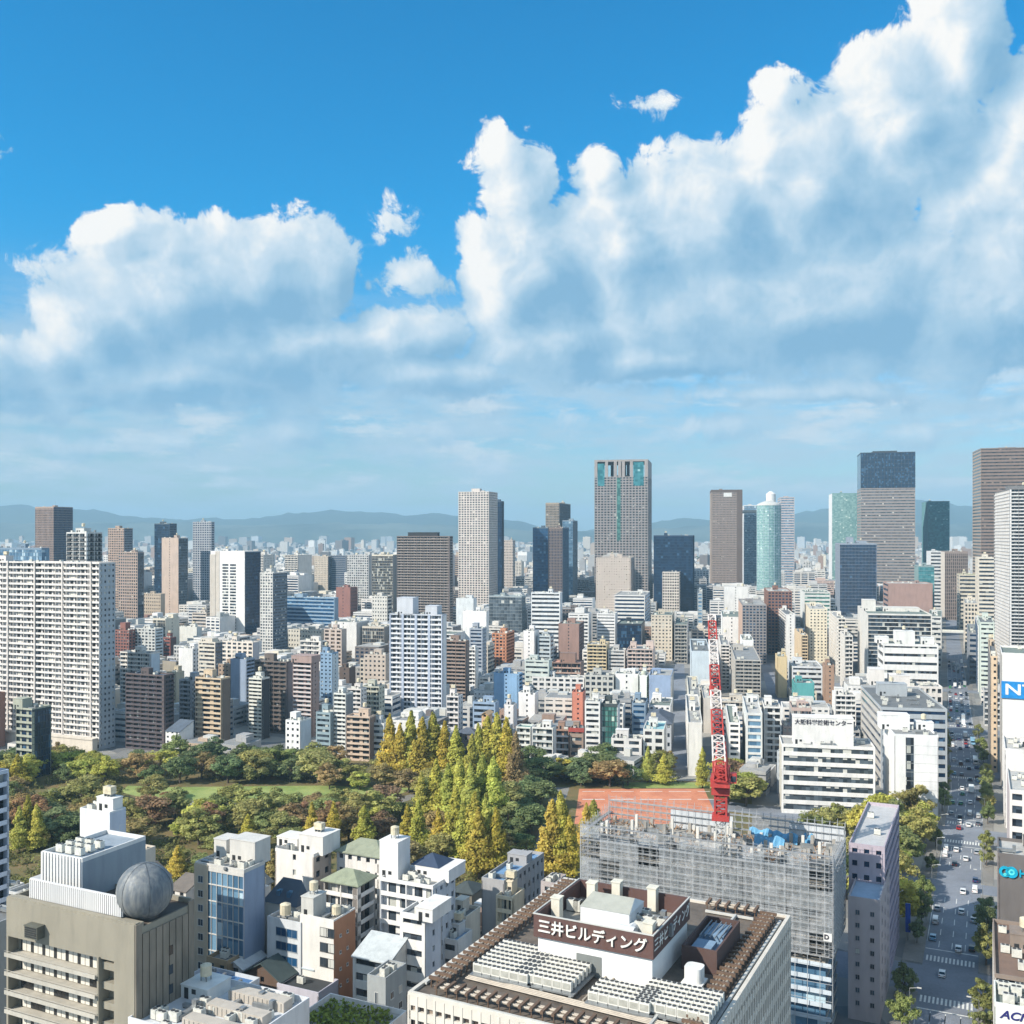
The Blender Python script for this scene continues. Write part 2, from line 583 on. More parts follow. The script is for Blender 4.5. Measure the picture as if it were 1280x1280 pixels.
def ac_mesh():
    mb = MB()
    mb.box(-.95, .95, -.6, .6, .15, 1.75, 0)
    mb.box(-.9, .9, -.55, .55, 0, .15, 2)
    for cx in (-.45, .45):
        mb.cyl(cx, 0, .38, 1.75, 1.86, 10, 1)
    return mb.mesh("air_conditioner", [M_MACH, M_FAN, M_DARK])
AC = ac_mesh()
def tank_mesh():
    mb = MB()
    mb.cyl(0, 0, 1.35, 1.2, 3.6, 12, 0); mb.cyl(0, 0, 1.35, 3.6, 4.0, 12, 0, .4)
    for x in (-.8, .8):
        for y in (-.8, .8): mb.box(x - .1, x + .1, y - .1, y + .1, 0, 1.25, 1)
    return mb.mesh("water_tank", [M_TANK, M_STEEL])
def boxtank_mesh():
    mb = MB()
    mb.box(-1.6, 1.6, -1.1, 1.1, .8, 3.0, 0); mb.box(-1.68, 1.68, -1.18, 1.18, 1.8, 1.9, 0); mb.box(-.3, .3, -.3, .3, 3.0, 3.2, 1)
    for x in (-1.2, 0, 1.2): mb.box(x - .1, x + .1, -1, 1, 0, .8, 1)
    return mb.mesh("water_tank", [M_TANK, M_STEEL])
TANK, BTANK = tank_mesh(), boxtank_mesh()
def mast_mesh():
    mb = MB()
    mb.tube((0, 0, 0), (0, 0, 6.5), .09, 5, 0, .04)
    for z in (3.6, 4.6, 5.6): mb.tube((-.8, 0, z), (.8, 0, z), .04, 4)
    return mb.mesh("aerial", [M_STEEL])
MAST = mast_mesh()
def duct_mesh():
    mb = MB()
    mb.box(-2.2, 2.2, -.45, .45, .3, 1.0, 0); mb.box(1.4, 2.2, -.45, .45, 1.0, 2.0, 0); mb.box(-2, -1.8, -.4, .4, 0, .3, 1); mb.box(1.6, 1.8, -.4, .4, 0, .3, 1)
    return mb.mesh("duct", [M_STEEL, M_DARK])
DUCT = duct_mesh()

def _bx(x0, x1, y0, y1, z0, z1, name, mat):
    mb = MB(); mb.box(x0, x1, y0, y1, z0, z1); return mb.mesh(name, [mat])
DOOR = _bx(-.5, .5, 0, .12, 0, 2.1, "door", M_DARK)
PWIN = _bx(-.5, .5, 0, .12, 0, .9, "window", M_DARK)
def fan_mesh():
    mb = MB()
    mb.cyl(0, 0, .38, 0, .12, 10)
    return mb.mesh("fan", [M_FAN])
FANM = fan_mesh()
def put(mesh, name, parent, loc, rz=0.0, s=1.0):
    o = bpy.data.objects.new(name, mesh)
    COL.objects.link(o)
    o.parent = parent
    o.location = loc
    o.rotation_euler = (0, 0, rz)
    if s != 1.0: o.scale = (s, s, s)
    return o

def roof_kit(root, W, L, H, r, wallm, n_ac=4, tank=None, pent=None, mast=False, rich=1):
    """plant on a flat roof: stair house, tanks, condensers, aerial"""
    if pent is None:
        pw, pl = min(W * .42, r.uniform(4, 8)), min(L * .45, r.uniform(4, 8))
        cx, cy = r.uniform(-.25, .25) * W, r.uniform(-.05, .28) * L
        pent = [(cx - pw/2, cx + pw/2, cy - pl/2, cy + pl/2, r.uniform(2.8, 4.6))]
    occ = []
    for (x0, x1, y0, y1, h) in pent:
        mb = MB()
        mb.box(x0, x1, y0, y1, H + .01, H + h, 0)
        mb.box(x0 - .12, x1 + .12, y0 - .12, y1 + .12, H + h, H + h + .22, 0)
        po = mb.build("penthouse", wallm, root)
        put(DOOR, "door", po, (x0 + 1.3, y0 - .03, H + .02))
        if x1 - x0 > 4: put(PWIN, "window", po, (x0 + 3.1, y0 - .03, H + 1.2))
        occ.append((x0 - .8, x1 + .8, y0 - .8, y1 + .8))
        if tank is None and r.random() < .45:
            put(BTANK if r.random() < .5 else TANK, "water_tank", root, ((x0 + x1)/2, (y0 + y1)/2, H + h + .22), 0, .8)
    def free(x, y):
        return all(not (a < x < b and c < y < d) for a, b, c, d in occ)
    if tank:
        for _ in range(20):
            x, y = r.uniform(-.38, .38) * W, r.uniform(-.38, .38) * L
            if free(x, y):
                put(BTANK if tank == 2 else TANK, "water_tank", root, (x, y, H)); occ.append((x-2.4, x+2.4, y-2, y+2)); break
    k = 0
    for _ in range(n_ac * 4):
        if k >= n_ac: break
        x, y = r.uniform(-.42, .42) * W, r.uniform(-.44, .42) * L
        if free(x, y) and abs(x) < W/2 - 1.5 and abs(y) < L/2 - 1.2:
            put(AC if r.random() < .8 else DUCT, "air_conditioner", root, (x, y, H + .02), 0 if r.random() < .7 else math.pi/2, r.uniform(.8, 1.15))
            occ.append((x - 1.6, x + 1.6, y - 1.2, y + 1.2)); k += 1
    if n_ac and W > 9 and L > 8:
        b = MB()
        for _ in range(r.randint(1, 3)):
            x0, y0 = r.uniform(-.4, .1) * W, r.uniform(-.42, .3) * L
            z = H + r.uniform(.15, .5); ln = r.uniform(.2, .5)
            if r.random() < .5: b.tube((x0, y0, z), (x0 + ln*W, y0, z), r.uniform(.08, .18), 5)
            else: b.tube((x0, y0, z), (x0, min(L*.42, y0 + ln*L), z), r.uniform(.08, .18), 5)
        b.build("roof_pipes", M_STEEL, root)
    if mast:
        put(MAST, "aerial", root, (pent[0][0] + .8 if pent else 0, pent[0][3] - .8 if pent else 0, H + (pent[0][4] if pent else 0)))

DIM = {}
HEROES = []       # (root, short phrase, px, py, px width) for describing the neighbours
FOOT = []         # occupied ground: (cx, cy, radius-ish W, L, angle)

def build_block(label, cat, C, W, L, a, H, nf, styles, wall, gkind='dark', args=None, par=None, group=None, name="building", roof='flat',
                deck=None, rich=1, tank=None, pent=None, n_ac=4, mast=False, side_wall=None, trim=None, z0=0.0, seed=None, cell=1.7, pale=.12, roofcol=None, bands=True, crown=None):
    r = random.Random(seed if seed is not None else int(abs(C.x * 13 + C.y * 7)))
    root = thing(name, label, cat, (C.x, C.y, z0), -a, group)
    args = args or {}
    wm = wall_mat(wall)
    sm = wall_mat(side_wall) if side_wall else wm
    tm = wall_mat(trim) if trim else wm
    H = H - z0
    fh = H / nf
    mb = MB()
    ins = {}
    for s in 'SENW':
        st = styles.get(s, 'blank')
        ins[s] = INSET.get(st, .35)
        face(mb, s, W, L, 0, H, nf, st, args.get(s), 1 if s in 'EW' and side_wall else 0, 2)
    # parapet
    if roof == 'flat':
        ph = .9
        mb.box(-W/2, W/2, -L/2, -L/2 + .3, H, H + ph); mb.box(-W/2, W/2, L/2 - .3, L/2, H, H + ph)
        mb.box(-W/2, -W/2 + .3, -L/2 + .3, L/2 - .3, H, H + ph); mb.box(W/2 - .3, W/2, -L/2 + .3, L/2 - .3, H, H + ph)
    mb.build("wall", [wm, sm, tm], root)
    # windows: one band of glazing per storey
    g = glass_mat(gkind, cell, pale)
    bm = MB()
    e = .01
    bm.box(-W/2 + ins['W'] + e, W/2 - ins['E'] - e, -L/2 + ins['S'] + e, L/2 - ins['N'] - e, .03, fh - .01)
    band = bm.mesh("window_band", [g])
    for i in range(nf):
        put(band, "window_band", root, (0, 0, i * fh))
    bal = [s for s in 'SEW' if styles.get(s) == 'balc']
    if bal:
        pm = wall_mat(par) if isinstance(par, tuple) else (par or wm)
        bmesh_ = balcony_mesh(W, L, bal, styles, args, fh, [wm, pm])
        for i in range(nf):
            put(bmesh_, "balcony", root, (0, 0, i * fh))
    # roof
    rm = MB()
    dm = deck or r.choice(M_DECK)
    if roof == 'flat':
        rm.box(-W/2 + .3, W/2 - .3, -L/2 + .3, L/2 - .3, H - .06, H + .01)
        rm.build("roof", dm, root)
        if rich:
            roof_kit(root, W, L, H, r, wm, n_ac, tank, pent, mast, rich)
    else:
        rc = wall_mat(roofcol or (96, 104, 96), stain=.2)
        o = .7
        if roof == 'hip':
            k = min(W, L) / 2; h = k * .62
            b = [(-W/2 - o, -L/2 - o), (W/2 + o, -L/2 - o), (W/2 + o, L/2 + o), (-W/2 - o, L/2 + o)]
            rx, ry = max(0.0, W/2 - k), max(0.0, L/2 - k)
            A, B = (-rx, -ry, H + h + .25), (rx, ry, H + h + .25)
            z = H + .25
            c = [(x, y, z) for x, y in b]
            rm.box(-W/2 - o, W/2 + o, -L/2 - o, L/2 + o, H, H + .24)
            if W >= L:
                rm.poly([c[0], c[1], B, A]); rm.poly([c[1], c[2], B]); rm.poly([c[2], c[3], A, B]); rm.poly([c[3], c[0], A])
            else:
                rm.poly([c[0], c[1], A]); rm.poly([c[1], c[2], B, A]); rm.poly([c[2], c[3], B]); rm.poly([c[3], c[0], A, B])
        elif roof == 'gable':       # ridge running away from the street front
            h = W * .32
            for sgn in (-1, 1):
                rm.poly([(sgn*(W/2 + o), -L/2 - o, H - .2), (sgn*(W/2 + o), L/2 + o, H - .2), (0, L/2 + o, H + h), (0, -L/2 - o, H + h)][::sgn])
                rm.poly([(sgn*(W/2 + o), -L/2 - o, H - .45), (sgn*(W/2 + o), L/2 + o, H - .45), (0, L/2 + o, H + h - .25), (0, -L/2 - o, H + h - .25)][::-sgn])
                rm.poly([(sgn*(W/2+o), -L/2-o, H-.45), (sgn*(W/2+o), -L/2-o, H-.2), (0, -L/2-o, H+h), (0, -L/2-o, H+h-.25)])
            gm = MB()
            for y in (-L/2, L/2 - .3):
                b0 = len(gm.v)
                gm.v += [(-W/2, y, H), (W/2, y, H), (0, y, H + h - .3), (-W/2, y + .3, H), (W/2, y + .3, H), (0, y + .3, H + h - .3)]
                gm.f += [(b0, b0+1, b0+2), (b0+5, b0+4, b0+3)]; gm.m += [0, 0]
            gm.build("gable", wm, root)
        elif roof == 'shed':        # one slope, high at the back
            h = L * .38
            p = [(-W/2 - .3, -L/2 - .3, H), (W/2 + .3, -L/2 - .3, H), (W/2 + .3, L/2 + .3, H + h), (-W/2 - .3, L/2 + .3, H + h)]
            rm.poly(p); rm.poly([(x, y, z - .3) for x, y, z in p[::-1]])
            rm.poly([(p[0][0], p[0][1], H - .3), (p[1][0], p[1][1], H - .3), p[1], p[0]])
            gm = MB()
            for x in (-W/2, W/2):
                gm.poly([(x, -L/2, H - .1), (x, L/2, H - .1), (x, L/2, H + h - .3)][::(1 if x > 0 else -1)])
            gm.poly([(W/2, L/2, H - .1), (-W/2, L/2, H - .1), (-W/2, L/2, H + h - .3), (W/2, L/2, H + h - .3)])
            gm.build("gable", wm, root)
        rm.build("roof", rc, root)
    FOOT.append((C.x, C.y, W, L, a))
    return root

def hero(short, label, xl, xm, xr, yt, yb=None, d=None, vp=None, S='grid', Q='blank', wall=(225, 225, 220), g='dark', nf=0, fh=3.3, sa=None, qa=None, ldef=18, cat="building", Lfix=None, **kw):
    if d is None: d = dist_of(yb)
    if vp is None:
        vp = 1150 if xm < 450 else 1000 if xm < 700 else 900
        if d < 480: vp = 1240
    C, W, L, a = fit(xl, xm, xr, vp, d, ldef=ldef)
    if Lfix:
        C = C + Vector((math.sin(a), math.cos(a))) * ((Lfix - L) / 2); L = Lfix
    H = top_z(yt, d)
    nf = nf or max(1, round((H - kw.get('z0', 0)) / fh))
    side = 'E' if xm < vp else 'W'
    other = 'W' if side == 'E' else 'E'
    st = {'S': S, side: Q, other: 'blank', 'N': 'blank'}
    if d > 1000: kw.setdefault('cell', 3.2); kw.setdefault('pale', .022)
    root = build_block(label, cat, C, W, L, a, H, nf, st, wall, g, {'S': sa, side: qa}, seed=int(xl * 31 + yt), **kw)
    px0, px1 = min(v for v in (xl, xm, xr) if v is not None), max(v for v in (xl, xm, xr) if v is not None)
    HEROES.append((root, short, (px0 + px1)/2, yt, px1 - px0, d))
    DIM[root.name] = (W, L, H)
    return root

# ================================================================== the setting: ground, avenue, park, hills, air
PHI0, N0, E0 = axes(1240)
def grid(s, t, z=0.0):
    """s metres across the avenue's grid (to the right), t metres along it"""
    p = E0 * s + N0 * t
    return (p.x, p.y, z)

def flat(name, rings, mat, z, kind='structure', parent=None):
    mb = MB()
    for ring in rings: mb.poly([(p[0], p[1], z) for p in ring])
    o = mb.build(name, mat, parent)
    if kind: o['kind'] = kind
    return o

# ground sheet: city floor of asphalt, concrete yards and dust
def ground_mat():
    m, q, b = principled("city_ground")
    pos = q.n('ShaderNodeNewGeometry').outputs['Position']
    vo = q.n('ShaderNodeTexVoronoi', feature='F1', voronoi_dimensions='2D', distance='CHEBYCHEV')
    m.node_tree.links.new(pos, vo.inputs['Vector']); vo.inputs['Scale'].default_value = 1 / 24
    yard = q.mix(q.rng(vo.outputs['Color'], .2, .8), rgb(108, 110, 112), rgb(150, 148, 142))
    far = q.mix(q.rng(q.noise(pos, .004, 6, .7), .4, .62), rgb(96, 104, 104), rgb(150, 150, 146))
    dist = q.v('LENGTH', pos)
    q.put(b.inputs['Base Color'], q.mix(q.rng(dist, 900, 3500), yard, far))
    b.inputs['Roughness'].default_value = .9
    return m
GR = 21000
flat("ground", [[(-GR, -GR), (GR, -GR), (GR, GR), (-GR, GR)]], ground_mat(), 0.0)

ROAD = asphalt_mat("asphalt", (118, 124, 134))
PAVE = asphalt_mat("paving", (126, 124, 120), 2)
MARK = plain_mat("road_paint", (222, 224, 220), .7)
# the avenue: straight to the park's far side, then bending slightly left
BEND = 520.0
_, N1, E1 = axes(1179)
def ave(s, t, z=0.0):
    p = E0 * -10.5 + N0 * min(t, BEND) + (N1 * (t - BEND) if t > BEND else Vector((0, 0))) + (E0 if t < BEND else E1) * s
    return (p.x, p.y, z)
def strip(s0, s1, t0, t1):
    ts = [t0] + ([BEND] if t0 < BEND < t1 else []) + [t1]
    return [[ave(s0, a), ave(s1, a), ave(s1, b), ave(s0, b)] for a, b in zip(ts, ts[1:])]
flat("road", strip(-7.1, 7.1, 120, 2600), ROAD, .008)
CROSS = [(296, 9), (378, 5), (446, 8), (560, 7), (680, 8), (850, 8), (1050, 10)]
for i, (t, hw) in enumerate(CROSS):
    rings = [[ave(-130, t - hw), ave(-7.1, t - hw), ave(-7.1, t + hw), ave(-130, t + hw)], [ave(7.1, t - hw), ave(90, t - hw), ave(90, t + hw), ave(7.1, t + hw)]]
    flat("side_street", rings, ROAD, .008)
# pavements with a kerb step, broken at the side streets
def kerbed(s0, s1):
    mb = MB()
    ts = [130] + sum([[t - hw - 1, t + hw + 1] for t, hw in CROSS], []) + [1500]
    for a, b in zip(ts[::2], ts[1::2]):
        for (u, v) in ([(a, BEND), (BEND, b)] if a < BEND < b else [(a, b)]):
            pts = [ave(s0, u + .01), ave(s1, u + .01), ave(s1, v), ave(s0, v)]
            mb.prism(pts, -.05, .14)
    return mb
kerbed(-12.5, -7.1).build("pavement", PAVE)['kind'] = 'structure'
kerbed(7.1, 11.0).build("pavement", PAVE)['kind'] = 'structure'
# painted markings
mk = MB()
def paint(s0, s1, t0, t1): mk.poly([ave(s0, t0, .013), ave(s1, t0, .013), ave(s1, t1, .013), ave(s0, t1, .013)])
def in_cross(t): return any(abs(t - c) < hw + 12 for c, hw in CROSS)
for s in (-3.5, 0.0, 3.5):
    t = 170
    while t < 1100:
        if not in_cross(t): paint(s - .1, s + .1, t, t + 5)
        t += 10
for s in (-6.8, 6.8):
    t = 170
    while t < 1100:
        if not in_cross(t): paint(s - .08, s + .08, t, t + 9.6)
        t += 9.6
for t in (283, 311, 433, 461, 548, 574, 667, 694):
    k = -6.4
    while k < 6.4:
        paint(k, k + .5, t - 2, t + 2); k += 1.0
for t in (277, 427, 318, 468): paint(-6.9, 6.9, t - .25, t + .25)
for s in (-3.5, 0.0, 3.5): paint(s - .1, s + .1, 240, 276)
mk.build("road_markings", MARK)['kind'] = 'structure'

# small streets of the blocks beyond the park
for (px0, py0, px1, py1, w) in [(850, 962, 849, 800, 9), (985, 925, 948, 800, 9), (880, 905, 960, 905, 7)]:
    p, r = G(px0, py0), G(px1, py1)
    v = Vector((r.x - p.x, r.y - p.y)); n = Vector((-v.y, v.x)).normalized() * w / 2
    flat("side_street", [[(p.x - n.x, p.y - n.y), (r.x - n.x, r.y - n.y), (r.x + n.x, r.y + n.y), (p.x + n.x, p.y + n.y)][::-1]], ROAD, .008)

# park floor
def soil_mat(name, a, b_, sc=.08):
    m, q, b = principled(name)
    pos = q.n('ShaderNodeNewGeometry').outputs['Position']
    q.put(b.inputs['Base Color'], q.mix(q.rng(q.noise(pos, sc, 6, .65), .38, .64), rgb(*a), rgb(*b_)))
    b.inputs['Roughness'].default_value = .95
    return m
PARK = [G(-70, 962), G(150, 948), G(420, 948), G(690, 972), G(940, 978), G(940, 1040), G(720, 1130), G(640, 1150), G(240, 1150), G(-90, 1110)]
flat("park_ground", [PARK[::-1]], soil_mat("leaf_litter", (92, 92, 54), (118, 100, 66)), .006)
flat("lawn", [[G(190, 1000), G(470, 1004), G(520, 985), G(400, 982), G(200, 984)], [G(780, 985), G(900, 985), G(900, 978), G(780, 978)][::1], [G(150, 990), G(190, 1000), G(200, 984), G(160, 982)]],
     soil_mat("lawn_grass", (118, 138, 72), (150, 160, 96), .09), .012)
flat("path", [[G(170, 1006), G(480, 1010), G(480, 1004), G(170, 1000)], [G(480, 1010), G(560, 985), G(552, 983), G(470, 1004)], [G(655, 1098), G(676, 1098), G(712, 984), G(692, 984)], [G(60, 992), G(170, 1006), G(170, 1000), G(60, 987)]],
     PAVE, .016)
flat("clay_court", [[G(718, 1030), G(900, 1030), G(880, 986), G(724, 986)]], soil_mat("clay", (186, 116, 88), (206, 138, 106), .12), .012)
cm = MB()
for k in range(5):
    a = 724 + k * 36; 
    for (u0, u1, v0, v1) in ((a + 4, a + 32, 989.5, 989), (a + 4, a + 32, 999.5, 998.8)):
        cm.poly([tuple(G(u0, v0))[:2] + (.018,), tuple(G(u1, v0))[:2] + (.018,), tuple(G(u1, v1))[:2] + (.018,), tuple(G(u0, v1))[:2] + (.018,)])
cm.build("court_markings", MARK)['kind'] = 'structure'

# hills on the horizon
def hills(name, d, prof, depth, col, seed):
    """prof: (column, row) skyline; a real range with slopes towards and away from the viewer"""
    r = random.Random(seed)
    xs = np.arange(-900, 2200, 9.0)
    px = [p[0] for p in prof]; py = [p[1] for p in prof]
    ys = np.interp(xs, px, py) + 3
    nrow = 14
    mb = MB()
    off = [[r.uniform(-1, 1) for _ in xs] for _ in range(nrow)]
    for j in range(nrow):
        f = j / (nrow - 1)
        k = math.sin(math.pi * f) ** .8
        for i, x in enumerate(xs):
            h = max(8, (HORIZ - ys[i]) * d / FPX + CAM_H)
            o = (off[j][i] + off[j][max(0, i - 1)] + off[j][max(0, i - 2)] + off[j][max(0, i - 3)]) / 4
            h = h * k * (1 + .20 * o * (1 - abs(2*f - 1))) + (6 * o if 0 < j < nrow - 1 else -6)
            dd = d + depth * (f - .5)
            mb.v.append(((x - 640) / FPX * dd, dd, h))
    n = len(xs)
    for j in range(nrow - 1):
        for i in range(n - 1):
            b = j * n + i
            mb.f.append((b, b + 1, b + n + 1, b + n)); mb.m.append(0)
    o = mb.build(name, soil_mat("woodland_slopes_" + name, *col, .0012))
    o['kind'] = 'structure'
    for p in o.data.polygons: p.use_smooth = True
hills("hills", 13000, [(-900, 634), (0, 632), (30, 631), (60, 634), (110, 636), (170, 643), (220, 647), (280, 648), (330, 644), (380, 639), (420, 638), (470, 640), (540, 640), (600, 643), (650, 648), (672, 655), (690, 660), (730, 662),
                       (800, 652), (860, 646), (900, 646), (990, 640), (1040, 632), (1070, 626), (1110, 622), (1190, 628), (1250, 632), (1300, 634), (2200, 640)], 3000, ((36, 52, 42), (58, 72, 54)), 3)
hills("foothills", 10600, [(-900, 655), (0, 652), (120, 650), (220, 652), (330, 654), (470, 652), (600, 656), (680, 662), (800, 660), (900, 655), (1000, 652), (1100, 650), (1300, 654), (2200, 654)], 1800, ((44, 60, 50), (96, 104, 92)), 5)

# air: far things fade to blue
hz = MB(); hz.box(-21500, 21500, -21500, 21500, -2, 640)
haze = hz.build("haze", None or bpy.data.materials.new("air"))
haze['kind'] = 'stuff'
am = haze.data.materials[0]; am.use_nodes = True
nt = NT(am.node_tree); am.node_tree.nodes.clear()
vol = nt.n('ShaderNodeVolumePrincipled')
vol.inputs['Color'].default_value = (0.46, 0.77, 1.0, 1)
vol.inputs['Density'].default_value = HAZE
vol.inputs['Anisotropy'].default_value = 0.0
mo = nt.n('ShaderNodeOutputMaterial'); am.node_tree.links.new(vol.outputs[0], mo.inputs['Volume'])

# ================================================================== towers of the skyline
# columns of the three visible upright edges, row of the top, row where it meets the ground
def crown_box(root, x0, x1, y0, y1, z0, z1, mat, name="crown"):
    mb = MB(); mb.box(x0, x1, y0, y1, z0, z1); mb.box(x0 - .3, x1 + .3, y0 - .3, y1 + .3, z1, z1 + .5)
    return mb.build(name, mat, root)

W_ = (232, 230, 224)
# ---- far left
t1 = hero("wide white apartment slab", "very wide white apartment slab with balcony grid at the left edge, beside the park", -95, 124, 144, 705, 938, S='balc', Q='punch', wall=(236, 230, 224), g='home', nf=33, sa=8.2, qa=3.4, ldef=20, side_wall=(186, 196, 206), n_ac=9, pale=.2)  # bluish side wall: its shade is put into the colour
W, L, H = DIM[t1.name]
b = MB()
for k in range(7): b.box(-W/2 + 6 + k * (W - 12) / 6 - .5, -W/2 + 6 + k * (W - 12) / 6 + .5, -L/2 - .5, -L/2 + .1, 0, H + 1.2)
b.build("pilaster", wall_mat((222, 214, 208)), t1)
b = MB(); b.box(-W/2, W/2, -L/2 - 5, -L/2 - 1.3, 0, 6.5); b.box(-W/2 - .3, W/2 + .3, -L/2 - 5.4, -L/2 - 1.3, 6.5, 7.2); b.build("entrance_podium", wall_mat((226, 214, 196)), t1)
hero("block with dark balconies", "white block with dark balcony rows rising just behind the wide white slab", 83, 108, 128, 667, d=640, S='balc', Q='balc', wall=(226, 226, 222), par=(70, 72, 76), nf=42, g='dark')
hero("low blue-grey glass block", "low blue-grey flat block with a steel roof frame at the far left edge", -40, 52, 62, 686, d=900, S='curtain', Q='curtain', wall=(120, 148, 172), g='sky', n_ac=8)
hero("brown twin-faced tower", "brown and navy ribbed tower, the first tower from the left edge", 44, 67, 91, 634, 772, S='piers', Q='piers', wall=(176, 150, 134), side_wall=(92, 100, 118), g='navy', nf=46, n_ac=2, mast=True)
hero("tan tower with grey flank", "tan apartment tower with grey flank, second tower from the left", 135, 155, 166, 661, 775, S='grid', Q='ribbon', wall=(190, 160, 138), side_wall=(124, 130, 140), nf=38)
hero("short tan block", "shorter tan block standing before the tan apartment tower", 148, 172, 180, 691, 790, S='grid', Q='curtain', wall=(184, 158, 140), side_wall=(110, 120, 134), nf=26)
hero("dark teal tower", "dark blue-green glass tower behind the slim tan tower with the black stripe", 193, 212, 221, 655, 768, S='curtain', Q='ribbon', wall=(70, 92, 108), g='navy', nf=38)
t = hero("tan tower with black stripe", "slim tan tower with one black window stripe down its middle and glass flank", 202, 223, 235, 673, 778, S='solid2', Q='curtain', wall=(204, 178, 158), side_wall=(130, 150, 164), g='dark', nf=32)
hero("dark grid tower", "slender dark blue tower with a pale grid of window frames", 241, 264, 267, 653, 765, S='grid', Q='ribbon', wall=(176, 182, 190), g='navy', nf=38, sa=4.2)
hero("wide tan block in shadow", "wide tan windowless block left of the slim tan tower", 161, 201, 206, 743, 782, S='punch', Q='blank', wall=(196, 176, 150), nf=9)
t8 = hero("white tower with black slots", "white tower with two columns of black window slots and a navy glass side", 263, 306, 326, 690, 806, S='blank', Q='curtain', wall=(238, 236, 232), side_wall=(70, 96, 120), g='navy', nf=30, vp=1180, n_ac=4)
W, L, H = DIM[t8.name]
sm = MB(); sm.box(-.5, .5, -.12, .3, 0, 1)
for i in range(25):
    for u in (.36, .58):
        mb = MB(); mb.box(-W*.085, W*.085, -.10, .2, 0, 1.9)
        if i == 0 and u == .36: slot = mb.mesh("window", [glass_mat('dark')])
        put(slot, "window", t8, ((u - .5) * W + W*.08, -L/2 - .0, 6 + i * (H - 18) / 25))
b = MB(); b.box(-W/2 - .2, -W/2 + W*.15, -L/2 - .6, L/2, 0, H - 3); b.box(-W/2 + W*.15, -W/2 + W*.27, -L/2 - .25, -L/2 + .2, 0, H + .5); b.build("stair_tower", [wall_mat((206, 196, 182))], t8)
hero("white and navy striped tower", "slim tower with white window grid in front and navy striped flank", 325, 341, 359, 717, 829, S='grid', Q='ribbon', wall=(218, 216, 210), side_wall=(104, 122, 140), g='grey', nf=30, sa=3.0)
hero("tan and blue twin tower", "tan tower joined to a dark blue one left of the brick block", 393, 410, 418, 696, 752, S='punch', Q='curtain', wall=(206, 190, 168), side_wall=(96, 112, 132), nf=24)
hero("dark blue slab tower", "dark blue-grey slab tower touching the tan tower's right side", 412, 432, 435, 695, 752, S='ribbon', Q='blank', wall=(124, 134, 146), g='navy', nf=24)
hero("rust brick block", "rust red brick block with blank walls left of the brown striped tower", 420, 438, 447, 735, 786, S='solid2', Q='punch', wall=(158, 104, 92), nf=12)
t13 = hero("brown striped tower", "broad brown tower with close horizontal bands and a dark cap", 496, 562, 566, 671, 792, S='balc', Q='balc', wall=(140, 124, 118), par=(176, 162, 152), g='brown', nf=36, sa=9, n_ac=0, pent=[(-1, 1, -1, 1, .5)])
W, L, H = DIM[t13.name]; crown_box(t13, -W*.3, W*.26, -L*.3, L*.35, H + .02, H + 5, wall_mat((52, 54, 58)))
t14 = hero("tall white grid tower", "tall white residential tower with a stepped crown left of the centre", 573, 611, 622, 615, 770, S='grid', Q='grid', wall=(228, 216, 206), g='home', nf=52, sa=4.2, qa=4.2, n_ac=2, pent=[(-9, 4, -5, 6, 6), (4, 10, -3, 4, 3)], mast=True)
hero("navy tower behind", "narrow navy tower half hidden behind the tall white grid tower", 612, 627, 630, 627, 762, S='curtain', Q='curtain', wall=(60, 84, 110), g='navy', nf=46)
hero("tan slab", "small tan slab right of the tall white grid tower", 628, 641, 644, 676, 745, S='punch', Q='grid', wall=(202, 186, 172), nf=20)
hero("glass half of the paired tower", "blue glass half of a paired tower with a brown ribbed neighbour", 666, 685, 687, 660, 766, S='curtain', Q='blank', wall=(84, 110, 132), g='blue', nf=30)
hero("brown ribbed half", "brown ribbed half of a paired tower beside the blue glass half", 686, 703, 711, 660, 768, S='piers', Q='curtain', wall=(142, 122, 112), side_wall=(96, 132, 164), g='navy', nf=30)
hero("tan tower with chamfered top", "tan and grey tower rising behind the paired glass and brown tower", 682, 699, 714, 629, 755, S='piers', Q='curtain', wall=(176, 160, 140), side_wall=(120, 134, 146), g='grey', nf=40)
hero("silver tower shoulder", "silver glass tower showing at the right behind the paired tower", 703, 716, 722, 651, 757, S='curtain', Q='curtain', wall=(140, 162, 180), g='sky', nf=32)
# the tallest: grid tower with an open crown
t18 = hero("tallest grid tower", "tallest tower at the centre, grey grid walls and square openings in its crown", 743, 810, 817, 596, 762, S='grid', Q='grid', wall=(164, 156, 152), g='dark', nf=50, sa=5.0, qa=3.5, n_ac=0, pent=[(-12, 12, -6, 8, 5)])
W, L, H = DIM[t18.name]; hc = 22 * dist_of(762) / FPX
b = MB()
for u in (0, .20, .365, .445, .515, .665, .935):
    b.box(-W/2 + u * W, -W/2 + (u + .055) * W if u < .93 else W/2, -L/2, -L/2 + 3, H + .9, H + hc - 3)
    b.box(-W/2 + u * W, -W/2 + (u + .055) * W if u < .93 else W/2, L/2 - 3, L/2, H + .9, H + hc - 3)
b.box(-W/2, W/2, -L/2, L/2, H + hc - 3, H + hc)
b.box(-W/2, -W/2 + 1.5, -L/2 + 3, L/2 - 3, H + .9, H + hc - 3); b.box(W/2 - 1.5, W/2, -L/2 + 3, L/2 - 3, H + .9, H + hc - 3)
b.build("crown", wall_mat((170, 162, 158)), t18)
b = MB(); b.box(-W/2 + .73*W, -W/2 + .92*W, -L/2 - .15, -L/2 + .6, H - 14, H + hc - 4); b.box(-W/2 + .06*W, -W/2 + .19*W, -L/2 - .15, -L/2 + .6, H - 14, H + hc - 6); b.build("crown_glazing", glass_mat('teal', 4, .01), t18)
